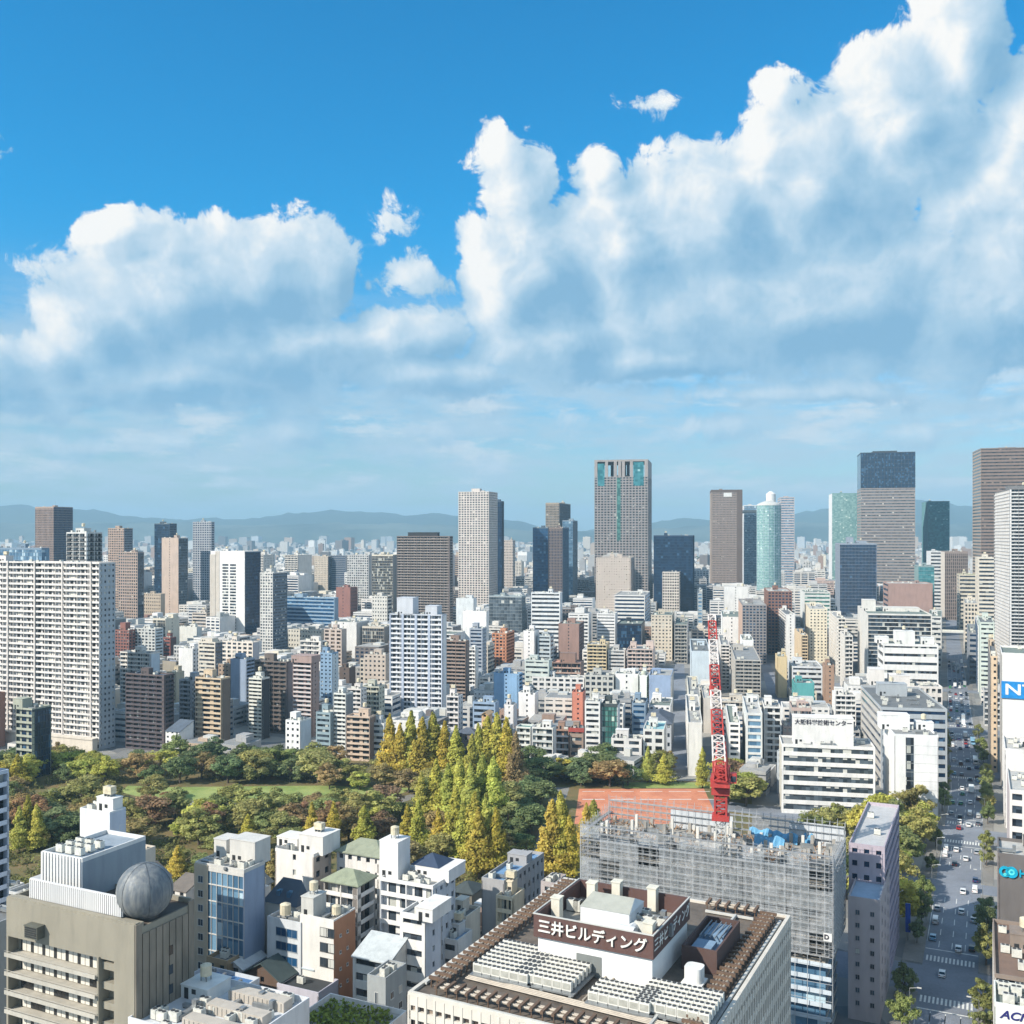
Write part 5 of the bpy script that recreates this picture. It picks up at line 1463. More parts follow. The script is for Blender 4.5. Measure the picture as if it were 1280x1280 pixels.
for side, w in (('E', L), ('W', L)):
    n = int(w / 1.65)
    for i in range(11):
        for k in range(n): fbox(ws, side, W, L, (k + .5) * w/n - .5, (k + .5) * w/n + .5, H - (i + 1) * fhm + 1.3, H - (i + 1) * fhm + 3.1, -.5, -.42)
ws.build("flank_windows", glass_mat('brown', 30, .12), mb_)['kind'] = 'stuff'
b = MB(); b.box(-W/2 + .6, W/2 - .6, -L/2 + .6, L/2 - .6, H - .3, H + .02); b.build("roof", wall_mat((116, 104, 92), stain=.3), mb_)
# pipe racks round the edge of the roof
rust = wall_mat((120, 92, 70), stain=.25); pipe = plain_mat("pipe_lagging", (176, 166, 152), .5)
def rack(x0, y0, x1, y1):
    b = MB(); p = Vector((x0, y0, H)); q_ = Vector((x1, y1, H)); d = (q_ - p); ln = d.length; d /= ln; s = Vector((-d.y, d.x, 0))
    k = 0.0
    while k < ln:
        c = p + d * k
        for o in (-1.2, 1.2): b.tube(c + s*o + Vector((0, 0, .02)), c + s*o + Vector((0, 0, 1.1)), .12, 4, 0)
        b.tube(c - s*1.6 + Vector((0, 0, 1.62)), c + s*1.6 + Vector((0, 0, 1.62)), .34, 4, 0)
        k += 1.9
    for o, rr, z in ((-1.0, .16, 1.35), (-.45, .2, 1.4), (.2, .14, 1.33), (.8, .22, 1.42)):
        b.tube(p + s*o + Vector((0, 0, z)), q_ + s*o + Vector((0, 0, z)), rr, 6, 1)
    b.tube(p + s*2.3 + Vector((0, 0, .45)), q_ + s*2.3 + Vector((0, 0, .45)), .3, 4, 2)
    b.build("pipe_rack", [rust, pipe, M_PALE], mb_)
rack(-W/2 + 3.2, -L/2 + 4, -W/2 + 3.2, L/2 - 3); rack(W/2 - 3.4, L/2 - 4, W/2 - 3.4, -L/2 + 6)
rack(W/2 - 4, -L/2 + 2.6, -W/2 + 4, -L/2 + 2.6); rack(W/2 - 6, L/2 - 2.8, W*.18, L/2 - 2.8)
b = MB()
for k in range(4): b.tube((-W*.38, -L*.36 + k*.5, H + .5), (W*.35, -L*.38 + k * .5, H + .5), .14, 5)
b.tube((W*.05, -L*.34, H + .5), (W*.05, -L*.1, H + .5), .2, 5); b.tube((W*.08, -L*.34, H + .5), (W*.08, -L*.1, H + .5), .2, 5)
b.build("roof_pipes", pipe, mb_)
# place by photograph on the roof plane
def on_roof(px, py, z=H):
    p = G(px, py, z); v = Vector((p.x - Cm.x, p.y - Cm.y))
    return v.dot(em_), v.dot(nm_)
# penthouse: white below, brown lettered band above
hs, hb = 5.2, 3.9
pz = H + 5.2
sx0, sy0 = on_roof(667, 1142, H + hs + hb)          # front left top corner of the band
sx1, _ = on_roof(815, 1172, H + hs + hb)
_, sy1 = on_roof(720, 1098, H + hs + hb)
PWD, PLN = sx1 - sx0, max(20, sy1 - sy0)
PLN = min(PLN, 24)
b = MB(); b.box(sx0 + .6, sx1 - .4, sy0 + .6, sy0 + PLN - .4, H + .02, H + hs); b.build("penthouse", wall_mat((244, 244, 242), stain=.05), mb_)
b = MB()
t = .5
b.box(sx0, sx1, sy0, sy0 + t, H + hs, H + hs + hb); b.box(sx1 - t, sx1, sy0 + t, sy0 + PLN, H + hs, H + hs + hb)
b.box(sx0, sx0 + t, sy0 + t, sy0 + PLN, H + hs, H + hs + hb); b.box(sx0 + t, sx1 - t, sy0 + PLN - t, sy0 + PLN, H + hs, H + hs + hb)
b.build("sign_band", wall_mat((104, 72, 66), stain=.12), mb_)
b = MB()
for (p0, p1, q0, q1) in ((sx0 - .1, sx1 + .1, sy0 - .1, sy0 + .15), (sx0 - .1, sx0 + .15, sy0 + .15, sy0 + PLN), (sx1 - .15, sx1 + .1, sy0 + .15, sy0 + PLN)): b.box(p0, p1, q0, q1, H + hs + hb, H + hs + hb + .18)
b.build("coping", M_PALE, mb_)
b = MB(); b.box(sx0 + .5, sx1 - .5, sy0 + .5, sy0 + PLN - .5, H + hs + .5, H + hs + .7); b.build("penthouse_roof", wall_mat((176, 170, 156), stain=.25), mb_)
zr = H + hs + .7
def lettering(text, size, mat, parent, loc, rot, name="lettering", depth=.06, align='CENTER', bold=0.0, squash=1.0, shear=0.0, space=1.0):
    cu = bpy.data.curves.new(name, 'FONT')
    cu.body = text; cu.size = size; cu.extrude = depth; cu.align_x = align; cu.align_y = 'CENTER'; cu.offset = bold; cu.shear = shear; cu.space_character = space
    tmp = bpy.data.objects.new(name, cu); COL.objects.link(tmp)
    bpy.context.view_layer.update()
    me = bpy.data.meshes.new_from_object(tmp.evaluated_get(bpy.context.evaluated_depsgraph_get()))
    bpy.data.objects.remove(tmp, do_unlink=True); bpy.data.curves.remove(cu)
    me.materials.clear(); me.materials.append(mat)
    o = bpy.data.objects.new(name, me); COL.objects.link(o)
    o.parent = parent; o.location = loc; o.rotation_euler = rot; o.scale = (squash, 1, 1)
    return o
LIT = plain_mat("sign_letters", (238, 238, 232), .5)
word = "三井ビルディング"
lettering(word, 2.5, LIT, mb_, ((sx0 + sx1)/2, sy0 - .22, H + hs + hb*.5), (math.pi/2, 0, 0), bold=.035, depth=.12)
lettering(word, 2.3, LIT, mb_, (sx1 + .06, sy0 + PLN/2, H + hs + hb*.5), (math.pi/2, 0, math.pi/2), bold=.02, depth=.03, space=1.12)
# plant inside the parapet
b = MB(); b.cyl(0, 0, 1.9, 0, .01, 4)
hall = MB()
hx, hy = (sx0 + sx1)/2 - .5, sy0 + PLN*.52
hall.prism([(hx - 4.6, hy - 3.4), (hx + 4.6, hy - 3.4), (hx + 4.6, hy + 4), (hx - 4.6, hy + 4)], zr, zr + 3.2, 0, 1)
hall.poly([(hx - 4.7, hy - 3.5, zr + 3.22), (hx + 4.7, hy - 3.5, zr + 3.22), (hx + 4.0, hy + 1, zr + 4.6), (hx - 4.0, hy + 1, zr + 4.6)], 1); hall.poly([(hx - 4.0, hy + 1, zr + 4.6), (hx + 4.0, hy + 1, zr + 4.6), (hx + 4.7, hy + 4.1, zr + 3.22), (hx - 4.7, hy + 4.1, zr + 3.22)], 1)
hall.poly([(hx + 4.7, hy - 3.5, zr + 3.2), (hx + 4.7, hy + 4.1, zr + 3.2), (hx + 4.0, hy + 1, zr + 4.6)], 0); hall.poly([(hx - 4.7, hy + 4.1, zr + 3.2), (hx - 4.7, hy - 3.5, zr + 3.2), (hx - 4.0, hy + 1, zr + 4.6)], 0)
hall.build("cooling_hall", [wall_mat((232, 236, 238)), wall_mat((176, 178, 166))], mb_)
b = MB(); b.tube((hx - 1, sy0 + 4.2, zr + 1.6), (hx + 7, sy0 + 3.4, zr + 1.6), 1.1, 12); b.tube((hx + 5, sy0 + 3.4, zr + .9), (hx + 5.2, sy0 + 9, zr + .9), .9, 10); b.build("duct", wall_mat((222, 226, 228)), mb_)
for (u, v) in ((.08, .3), (.93, .12), (.38, .93), (.70, .93), (.2, .8)):
    b = MB(); x, y = sx0 + u*PWD, sy0 + v*PLN; b.box(x - .8, x + .8, y - .8, y + .8, zr, zr + 4.4); b.box(x - .95, x + .95, y - .95, y + .95, zr + 4.4, zr + 4.6); b.build("vent_stack", wall_mat((230, 224, 204)), mb_)
for k in range(10):
    put(AC if k % 3 else DUCT, "air_conditioner", mb_, (sx0 + PWD*(.70 + .07*(k % 4)), sy0 + PLN*(.42 + .14*(k // 4)), zr), 0, 1.15)
for k in range(4): put(AC, "air_conditioner", mb_, (sx0 + PWD*(.1 + .06*k), sy0 + PLN*.62, zr), 0, 1.2)
b = MB(); dx = sx0 + PWD*.36; b.box(dx, dx + 4.6, sy0 + .5, sy0 + .62, H + .05, H + 3.6); b.build("loading_door", wall_mat((128, 134, 132)), mb_)
# brown plant enclosure to the right
EH = 4.2
ex0, ey0 = on_roof(852, 1181, H + EH); ex1, _ = on_roof(898, 1187, H + EH); _, ey1 = on_roof(929, 1152, H + EH)
ex0 = max(ex0, sx1 + .6); ex1 = max(ex1, ex0 + 6); EL = max(8, ey1 - ey0)
b = MB(); bw = .35
for (p0, p1, q0, q1) in ((ex0, ex1, ey0, ey0 + bw), (ex0, ex1, ey0 + EL - bw, ey0 + EL), (ex0, ex0 + bw, ey0 + bw, ey0 + EL - bw), (ex1 - bw, ex1, ey0 + bw, ey0 + EL - bw)): b.box(p0, p1, q0, q1, H + .02, H + EH)
b.build("plant_enclosure", wall_mat((96, 70, 64), stain=.12), mb_)
b = MB(); b.box(ex0 + bw, ex1 - bw, ey0 + bw, ey0 + EL - bw, H + 2.4, H + 2.5); b.box(ex0 + 1, ex1 - 1.8, ey0 + 1, ey0 + EL*.42, H + 2.5, H + 3.3); b.box(ex0 + 1.5, ex1 - 1.2, ey0 + EL*.55, ey0 + EL - 1, H + 2.5, H + 3.5); b.build("enclosure_plant", wall_mat((122, 158, 190)), mb_)
b = MB()
for k in range(5): b.tube((ex0 + 1 + k*.9, ey0 + EL*.48, H + 3.4), (ex0 + 1.3 + k*.9, ey0 + EL - 1.2, H + 3.9), .13, 5)
b.build("enclosure_pipes", M_STEEL, mb_)
# fields of condensers, each unit a part
cu_ = MB(); cu_.box(-.82, .82, -.42, .42, .3, 1.75, 0); cu_.box(-.7, .7, -.44, -.42, .5, 1.5, 1); cu_.box(-.78, .78, -.38, .38, 0, .3, 2)
cmesh = cu_.mesh("condenser", [wall_mat((232, 230, 220), stain=.08), plain_mat("coil_grille", (176, 176, 168), .6), M_STEEL])
def bank(x, y, nx, ny):
    for i in range(nx):
        for j in range(ny):
            co = put(cmesh, "condenser", mb_, (x + i * 1.72, y + j * 1.55, H + .75))
            for cx in (-.4, .4): put(FANM, "fan", co, (cx, 0, 1.75), 0, .85)
    f = MB(); f.box(x - 1.2, x + nx*1.72 - .3, y - .9, y + ny*1.55 - .4, H + .5, H + .74)
    for i in range(0, nx + 1, 3): f.box(x + i*1.72 - 1.1, x + i*1.72 - .6, y - 1.1, y - .5, H + .03, H + .5)
    f.build("condenser_platform", M_STEEL, mb_)
x, y = on_roof(598, 1222); bank(x, y, 6, 8)
x, y = on_roof(650, 1232); bank(x, y, 6, 6)
x, y = on_roof(742, 1258); bank(x, y, 6, 4)
x, y = on_roof(800, 1268); bank(x, y, 7, 6)
x, y = on_roof(868, 1232); b = MB(); b.prism([(x + 1.5*math.cos(t)*abs(math.cos(t))**-.5 if abs(math.cos(t)) > .01 else x, y + 1.5*math.sin(t)*abs(math.sin(t))**-.5 if abs(math.sin(t)) > .01 else y) for t in [2*math.pi*k/20 for k in range(20)]], H + .9, H + 3.3); b.box(x - 1.8, x + 1.8, y - 1.8, y + 1.8, H + .6, H + .89); b.build("water_tank", M_WHITE, mb_)
b = MB()
for k in range(2): b.tube((W/2 - 9.5 - k*.01, -L*.45, H + .6), (W/2 - 9.5, L*.42, H + .6), .3, 5)
b.build("cable_tray", M_PALE, mb_)

# ------------------------------------------------ building site wrapped in scaffolding
ZC = 44.5
dcs = dist_of(1074, ZC)
Cc, Wc, Lc, ac = fit(726, 1041, 1056, 1240, dcs)
Lc = 22
e_c, n_c = Vector((math.cos(ac), -math.sin(ac))), Vector((math.sin(ac), math.cos(ac)))
se = P2(1041, dcs); Cc = se - e_c * (Wc/2) + n_c * (Lc/2)
cs = thing("construction_site", "unfinished concrete building wrapped in grey scaffolding and netting", "building site", (Cc.x, Cc.y, 0), -ac)
FOOT.append((Cc.x, Cc.y, Wc, Lc, ac)); HEROES.append((cs, "scaffolded building", 890, 1120, 330, dcs))
W, L, H = Wc, Lc, ZC
bare = wall_mat((176, 170, 160), stain=.2); tube_m = plain_mat("scaffold_tube", (178, 182, 186), .5, .1)
nf = 13; fh = (H - 4) / nf
for i in range(nf + 1):
    b = MB(); b.box(-W/2 + 1.6, W/2 - 1.6, -L/2 + 1.6, L/2 - 1.6, i * fh + .02, i * fh + .32); b.build("floor_slab", bare, cs)
for i in range(12):
    for j in range(4):
        b = MB()
        x, y = -W/2 + 2.4 + i * (W - 4.8)/11, -L/2 + 2.4 + j * (L - 4.8)/3
        for k in range(nf): b.box(x - .4, x + .4, y - .4, y + .4, k*fh + .33, (k + 1)*fh + .01)
        b.box(x - .4, x + .4, y - .4, y + .4, nf*fh + .33, nf*fh + R2.uniform(1.2, 3.4))
        b.build("column", bare, cs)
for i in range(nf - 1):
    for k in range(7):
        if R2.random() < .8:
            x = -W/2 + 3 + k * (W - 6)/7
            b = MB(); b.box(x, x + (W - 6)/7 - .2, -L/2 + 2.1, -L/2 + 2.3, i*fh + .34, i*fh + fh * R2.choice([.35, .98, .98])); b.build("infill_panel", wall_mat(R2.choice([(150, 146, 138), (176, 172, 164), (128, 126, 122)]), stain=.2), cs)
b = MB(); b.box(W/2 - 2.3, W/2 - 2.1, -L/2 + 2.4, L/2 - 2, .4, (nf - 1)*fh); b.build("side_wall", wall_mat((150, 146, 138), stain=.2), cs)
# scaffold lifts
def scaffold(side, w, h0, h1):
    b = MB(); nb = int(w / 1.8); lift = 1.8
    for d in (.15, -.85):
        for k in range(nb + 1):
            u = k * w/nb
            fbox(b, side, W, L, u - .045, u + .045, h0, h1 + R2.uniform(.2, 1.4), d - .045, d + .045)
        z = h0
        while z < h1:
            fbox(b, side, W, L, 0, w, z - .04, z + .04, d - .03, d + .03)
            z += lift if d > 0 else lift * 1
    z = h0; kk = 0
    while z < h1:
        fbox(b, side, W, L, 0, w, z - .16, z - .05, -.8, .1, 1)
        fbox(b, side, W, L, 0, w, z + .85, z + .9, .12, .18)
        z += lift; kk += 1
    o = b.build("scaffolding", [tube_m, wall_mat((158, 158, 158), stain=.2)], cs)
scaffold('S', W, 21.5, H + .6); scaffold('E', L, 21.5, H); scaffold('W', L, 21.5, H); scaffold('N', W, 30, H + 2.2)
b = MB()
for k in range(23): fbox(b, 'S', W, L, k*W/22 - .06, k*W/22 + .06, .1, 21.4, .09, .21)
for k in range(5): fbox(b, 'S', W, L, 0, W, 3.2 + k*4, 3.3 + k*4, .22, .28)
b.build("scaffold_posts", tube_m, cs)
def net_mat():
    m, q, p = principled("mesh_netting")
    pos = q.n('ShaderNodeTexCoord').outputs['Object']
    q.put(p.inputs['Base Color'], q.mix(q.rng(q.noise(q.v('MULTIPLY', pos, (.25, 1, .25)), 1.0, 4, .7), .35, .65), rgb(220, 224, 228), rgb(186, 194, 200)))
    p.inputs['Roughness'].default_value = .8
    q.put(p.inputs['Alpha'], q.rng(q.noise(q.v('MULTIPLY', pos, (.8, 1, .35)), 1.0, 5, .75), .30, .72, .05, .26))
    return m
NET = net_mat()
z = 21.5; i = 0
while z < H - 1:
    for k in range(12):
        if R2.random() < (.9 if z < H - 7 else .55):
            b = MB(); u0 = k * W/12; fbox(b, 'S', W, L, u0 + .05, u0 + W/12 - .05, z + .05, min(z + 5.05, H + .3), .22, .235)
            b.build("netting", NET, cs)
    z += 5.1
for k in range(5):
    b = MB(); fbox(b, 'E', W, L, k * L/5 + .1, (k + 1) * L/5 - .1, 21.7, H, .22, .235); b.build("netting", NET, cs)
# glazed lower storeys showing under the scaffold
gm_ = MB(); gm_.box(-W/2 + 1.9, W/2 - 1.9, -L/2 + 1.9, L/2 - 1.9, .4, fh - .1); gband = gm_.mesh("window_band", [glass_mat('sky', 2.6)])
for i in range(int(21 / fh)): put(gband, "window_band", cs, (0, 0, i * fh + .0))
b = MB()
for k in range(7): b.box(-W/2 + .6, W/2 - .4, -L/2 + .4, -L/2 + 1.5, k*fh + .02, k*fh + .3); b.box(-W/2 + .6, W/2 - .4, -L/2 + .4, -L/2 + .46, k*fh + .3, k*fh + 1.1)
b.build("lower_balcony_rails", wall_mat((206, 220, 232)), cs)
# working deck: formwork, rubble of timber, blue sheets, white posts
zt = nf * fh + .34
tim = wall_mat((176, 136, 96), stain=.25)
for k in range(125):
    b = MB(); x, y = R2.uniform(-W*.46, W*.46), R2.uniform(-L*.36, L*.42)
    if k % 5 == 0: b.box(x - .35, x + .35, y - .35, y + .35, zt, zt + R2.uniform(2, 4.6)); nme, mt = "column_form", wall_mat((226, 222, 212))
    elif k % 5 == 1: b.box(x - 1.6, x + 1.6, y - .1, y + .1, zt, zt + 1.6); nme, mt = "form_panel", M_STEEL
    else:
        for _ in range(6):
            p = Vector((x + R2.uniform(-1, 1), y + R2.uniform(-1, 1), zt + R2.uniform(.1, .5))); q_ = p + Vector((R2.uniform(-1.6, 1.6), R2.uniform(-1.6, 1.6), R2.uniform(0, 1.5))); b.tube(p, q_, .1, 4)
        nme, mt = "timber_stack", tim
    b.build(nme, mt, cs)
sheet = plain_mat("blue_sheet", (92, 156, 196), .6)
for (u0, u1, v) in ((.62, .72, .45), (.72, .82, .42), (.66, .78, .2), (.84, .88, .47)):
    b = MB(); n = 8
    for k in range(n):
        x0, x1 = -W/2 + W*(u0 + (u1 - u0)*k/n), -W/2 + W*(u0 + (u1 - u0)*(k + 1)/n)
        w0, w1 = .4 * math.sin(k * 1.3), .4 * math.sin((k + 1) * 1.3)
        b.poly([(x0, L*v + w0 - 1, zt + .2), (x1, L*v + w1 - 1, zt + .2), (x1, L*v + .2, zt + 2.6 + w1), (x0, L*v + .2, zt + 2.6 + w0)])
    b.build("tarpaulin", sheet, cs)
for u0, u1, hh in ((.78, .995, 1.8), (.28, .55, 1.2)):
    b = MB(); fbox(b, 'N', W, L, W*u0, W*u1, zt - 1, H + hh, -.3, -.2); b.build("back_screen", wall_mat((206, 212, 218)), cs)
bd = thing("sign_board", "white board with a dark round emblem hung low on the scaffolding's right end", "sign")
p = Cc + e_c * (W/2 - 1.1) - n_c * (L/2 + .3); bd.location = (p.x, p.y, 25.3); bd.rotation_euler = (0, 0, -ac)
b = MB(); b.box(-.95, .95, -.06, .02, 0, 1.9); b.build("board", M_WHITE, bd)
lettering("D", 1.5, plain_mat("sign_ink", (48, 40, 56), .6), bd, (-.25, -.1, .95), (math.pi/2, 0, 0), bold=.05)

# ------------------------------------------------ tower crane
RED = wall_mat((214, 48, 38), rough=.55, stain=.2); PINK = plain_mat("crane_white", (232, 224, 220), .45)
dcr = dcs + 15
cp = P2(901, dcr)
cz = lambda py: top_z(py, dcr)
cr = thing("tower_crane", "red and white luffing tower crane standing on the scaffolded building", "crane", (cp.x, cp.y, zt), -.25)
def lattice(p, q, w0, w1, n, r, mats, alt=None, up=Vector((0, 1, 0))):
    """four chords with zigzag bracing from p to q"""
    p, q = Vector(p), Vector(q); ax = (q - p).normalized(); sx = Vector((1, 0, 0)); sy = ax.cross(sx).normalized()
    b = MB()
    pr = None
    for k in range(n + 1):
        f = k / n; c = p.lerp(q, f); w = w0 + (w1 - w0) * f
        cur = [c + sx*w + sy*w, c - sx*w + sy*w, c - sx*w - sy*w, c + sx*w - sy*w]
        m = 0 if not alt else (int(f * alt) % 2)
        for i in range(4): b.tube(cur[i], cur[(i + 1) % 4], r*.7, 4, m)
        if pr:
            for i in range(4):
                b.tube(pr[i], cur[i], r, 4, m); b.tube(pr[i], cur[(i + 1) % 4], r*.7, 4, m)
        pr = cur
    return b
z0 = zt
rel = lambda py: cz(py) - zt
lattice((0, 0, -10), (0, 0, rel(1022)), 1.15, 1.15, 9, .16, None).build("mast", [M_PALE], cr)
lattice((0, 0, rel(1018)), (0, 0, rel(990)), 1.35, 1.35, 4, .34, None).build("slewing_tower", [RED], cr)
b = MB(); b.box(-2.1, 2.1, -2.1, 2.1, rel(1024), rel(1018)); b.build("climbing_collar", [RED], cr)
b = MB(); b.box(-2.2, 2.2, -2, 2, rel(992), rel(984)); b.cyl(0, 0, 1.9, rel(984), rel(980), 16); b.build("slewing_ring", [RED], cr)
b = MB(); b.box(-2.3, 2.3, -4, 5.5, rel(980), rel(974)); b.box(-1.8, 1.8, 1, 5, rel(974), rel(962)); b.box(-2.4, -1.6, -3, 3, rel(974), rel(970)); b.build("machinery_deck", [RED], cr)
b = MB(); b.box(2.4, 3.9, -3, -.8, rel(975), rel(963)); cab = b.build("cab", [RED, M_DARK], cr)
b = MB(); b.box(2.55, 3.75, -3.06, -2.98, rel(973), rel(966)); b.build("cab_window", glass_mat('dark'), cab)
b = MB(); b.box(-2, 2, 4.6, 7.2, rel(975), rel(964)); b.build("counterweight", [RED], cr)
top_a = rel(930)
b = MB()
for sx in (-1.7, 1.7):
    b.tube((sx, -1.5, rel(974)), (sx*.5, 3.0, top_a), .3, 6); b.tube((sx, 4.5, rel(974)), (sx*.5, 3.0, top_a), .26, 6)
for f in (.3, .6, .95): b.tube((-1.7 + .85*f, -1.5 + 4.5*f, rel(974)*(1 - f) + top_a*f), (1.7 - .85*f, -1.5 + 4.5*f, rel(974)*(1 - f) + top_a*f), .2, 5)
b.build("a_frame", [RED], cr)
jt = (.0 - (12/FPX*dcr), 3.5, rel(770))
lattice((0, -3.2, rel(972)), (jt[0], jt[1], jt[2]), 1.55, .85, 26, .19, None, 7).build("jib", [RED, PINK], cr)
b = MB()
for sx in (-.4, .4):
    b.tube((sx, 3.0, top_a), (jt[0] + sx*.5, jt[1], jt[2]), .06, 4)
b.tube((jt[0], jt[1] - .3, jt[2]), (jt[0], jt[1] - .3, rel(860)), .06, 4)
b.build("cable", [M_DARK], cr)
b = MB(); b.box(jt[0] - .6, jt[0] + .6, jt[1] - .9, jt[1] + .3, rel(872), rel(860)); b.build("hook_block", [RED], cr)
HEROES.append((cr, "tower crane", 900, 900, 24, dcr))

# ------------------------------------------------ lavender corner building by the avenue
p1 = near("lavender corner building", "lavender tiled building with a lower blue-roofed front beside the avenue", 1061, 1106, 1124, 1063, 38.5, vp=1240, S='punch', Q='ribbon', wall=(190, 176, 190), side_wall=(168, 156, 176), g='navy', nf=11, n_ac=2, pent=[], deck=wall_mat((196, 196, 196)))
r, W, L, H = nsolid("lavender front wing", "lavender front wing with small square windows and a blue roof terrace", 1060, 1100, 1112, 1130, 29.5, (184, 172, 176), vp=1240, ldef=15, deck=wall_mat((158, 186, 214)))
windows(r, 'S', W, L, [W * .3, W * .76], [H - 3.4 - 3.2 * k for k in range(8)], .9, 1.1, 'dark', (170, 160, 164))
windows(r, 'E', W, L, [L * .2, L * .5, L * .8], [H - 3.4 - 3.2 * k for k in range(8)], 1.2, 1.3, 'dark', (170, 160, 164))
put(BTANK, "water_tank", r, (W*.05, L*.2, H + .06)); put(AC, "air_conditioner", r, (-W*.25, L*.25, H + .06))
# signs on the science hall and the white block
W, L, H = DIM[t_sci.name]
INK = plain_mat("sign_ink", (48, 40, 56), .6)
lettering("大阪科学技術センター", 2.4, INK, t_sci, (-1.5, -5.12, H + 9.6), (math.pi/2, 0, 0), bold=.04)
W, L, H = DIM[t_ntn.name]
dn = t_ntn.location.y
sg = thing("sign_board", "blue board with white letters on the white block at the right edge", "sign", (0, 0, 0), t_ntn.rotation_euler[2])
an, nn_, en_ = axes(1215)
pn = P2(1252, dist_of(985)) 
zt_, zb_ = top_z(851, pn.y), top_z(872, pn.y)
sg.location = (pn.x - nn_.x * .5, pn.y - nn_.y * .5, zb_)
hh = zt_ - zb_
b = MB(); b.box(-.1, 30, -.3, .3, 0, hh); b.build("board", plain_mat("sign_blue", (22, 134, 206), .5), sg)
lettering("NTN", hh * .9, LIT, sg, (1.1, -.36, hh * .5), (math.pi/2, 0, 0), align='LEFT', bold=.12, squash=1.35)
# right edge: dark sign building and the white sign below it
tb = near("dark sign building", "dark grey blank building with round teal emblem at the right edge", 1244, 1248, 1340, 1070, 33, vp=1225, Lfix=16, S='blank', Q='punch', wall=(112, 106, 104), side_wall=(150, 140, 140), nf=9, n_ac=12, deck=M_DECK[4])
W, L, H = DIM[tb.name]
tl = thing("emblem", "round teal double emblem with a cut-off letter on the dark blank building", "sign", (0, 0, 0), tb.rotation_euler[2])
dtb = dist_of(1070, 33); pe = P2(1248, dtb)
tl.location = (pe.x, pe.y, top_z(1088, dtb))
TEAL = plain_mat("sign_teal", (20, 166, 200), .4)
b = MB()
def disc(b, cx, cz_, r0, r1, m=0, n=24, y0=-.5, y1=-.1):
    for k in range(n):
        t0, t1 = 2*math.pi*k/n, 2*math.pi*(k + 1)/n
        p = [(cx + r0*math.cos(t0), cz_ + r0*math.sin(t0)), (cx + r1*math.cos(t0), cz_ + r1*math.sin(t0)), (cx + r1*math.cos(t1), cz_ + r1*math.sin(t1)), (cx + r0*math.cos(t1), cz_ + r0*math.sin(t1))]
        b.poly([(x, y0, z) for x, z in p], m); b.poly([(p[1][0], y0, p[1][1]), (p[1][0], y1, p[1][1]), (p[2][0], y1, p[2][1]), (p[2][0], y0, p[2][1])], m)
disc(b, 1.6, 0, .75, 1.45); disc(b, 3.2, 0, .0, 1.5); b.build("emblem_disc", TEAL, tl)
b = MB(); disc(b, 3.2, .1, .35, .8, 0, 20, -.56, -.5); disc(b, 1.6, -.7, .1, .4, 0, 16, -.56, -.5); b.build("emblem_accent", plain_mat("sign_aqua", (96, 224, 226), .4), tl)  # paler aqua discs set on the emblem
b = MB(); b.box(5.1, 5.5, -.45, -.1, -1.0, 1.0); b.box(5.5, 6.6, -.45, -.1, -.2, .25); b.build("letter", TEAL, tl)
ac_b = near("white sign terrace building", "building with a terrace of white machines and a white lettered panel at the bottom right", 1238, 1243, 1340, 1258, 27, vp=1225, Lfix=11, S='blank', Q='ribbon', wall=(232, 234, 226), nf=7, n_ac=14, deck=M_DECK[3], pent=[])
W, L, H = DIM[ac_b.name]
dab = dist_of(1258, 27)
pa = P2(1243, dab); aa, na, ea = axes(1225)
ap = thing("lettered_sign", "white panel with dark blue slanted letters at the bottom right", "sign", (pa.x - na.x*.6, pa.y - na.y*.6, 23.0), -aa)
b = MB(); b.box(.2, 16, -.1, .3, 0, 5.0); b.build("panel", wall_mat((240, 242, 232), stain=.04), ap)
lettering("ACN", 2.2, plain_mat("sign_navy", (40, 40, 110), .5), ap, (1.0, -.16, 3.0), (math.pi/2, 0, 0), align='LEFT', bold=.06, shear=.3, squash=1.1)
rt = near("roof terrace building", "building with a planted roof terrace and brown paving at the right edge", 1240, 1243, 1340, 1222, 26, vp=1225, Lfix=34, S='balc', Q='ribbon', wall=(150, 132, 118), side_wall=(214, 208, 200), nf=8, n_ac=8, deck=wall_mat((134, 106, 88)))
W, L, H = DIM[rt.name]
for k in range(6):
    b = MB(); x, y = -W/2 + 3 + R2.uniform(0, 8), -L/2 + 2 + R2.uniform(0, L - 5)
    b.box(x - .6, x + .6, y - .6, y + .6, H + .02, H + .7, 1)
    for _ in range(90):
        v = Vector((R2.gauss(0, 1), R2.gauss(0, 1), R2.gauss(0, 1))).normalized(); o = v.orthogonal().normalized() * .22; c2 = v.cross(o); p = Vector((x, y, H + 1.5)) + v * R2.uniform(.2, 1)
        b.poly([p - o - c2, p + o - c2, p + o + c2, p - o + c2], 0)
    b.build("potted_shrub", [plain_mat("shrub_leaves", (124, 138, 48), .8), M_DARK], rt)

# ================================================================== the rest of the city
rf = random.Random(2024)
def overlaps(x, y, W, L, a, gap=2.0):
    c, s = math.cos(a), math.sin(a)
    for (fx, fy, fw, fl, fa) in FOOT:
        dx, dy = x - fx, y - fy
        rr = (math.hypot(W, L) + math.hypot(fw, fl)) / 2
        if dx*dx + dy*dy > rr*rr: continue
        # separating axes
        ok = False
        for ang in (a, fa):
            for ax in ((math.cos(ang), -math.sin(ang)), (math.sin(ang), math.cos(ang))):
                def half(w, l, b):
                    ex = (math.cos(b), -math.sin(b)); nx = (math.sin(b), math.cos(b))
                    return abs(w/2 * (ex[0]*ax[0] + ex[1]*ax[1])) + abs(l/2 * (nx[0]*ax[0] + nx[1]*ax[1]))
                if abs(dx*ax[0] + dy*ax[1]) > half(W, L, a) + half(fw, fl, fa) + gap: ok = True; break
            if ok: break
        if not ok: return True
    return False

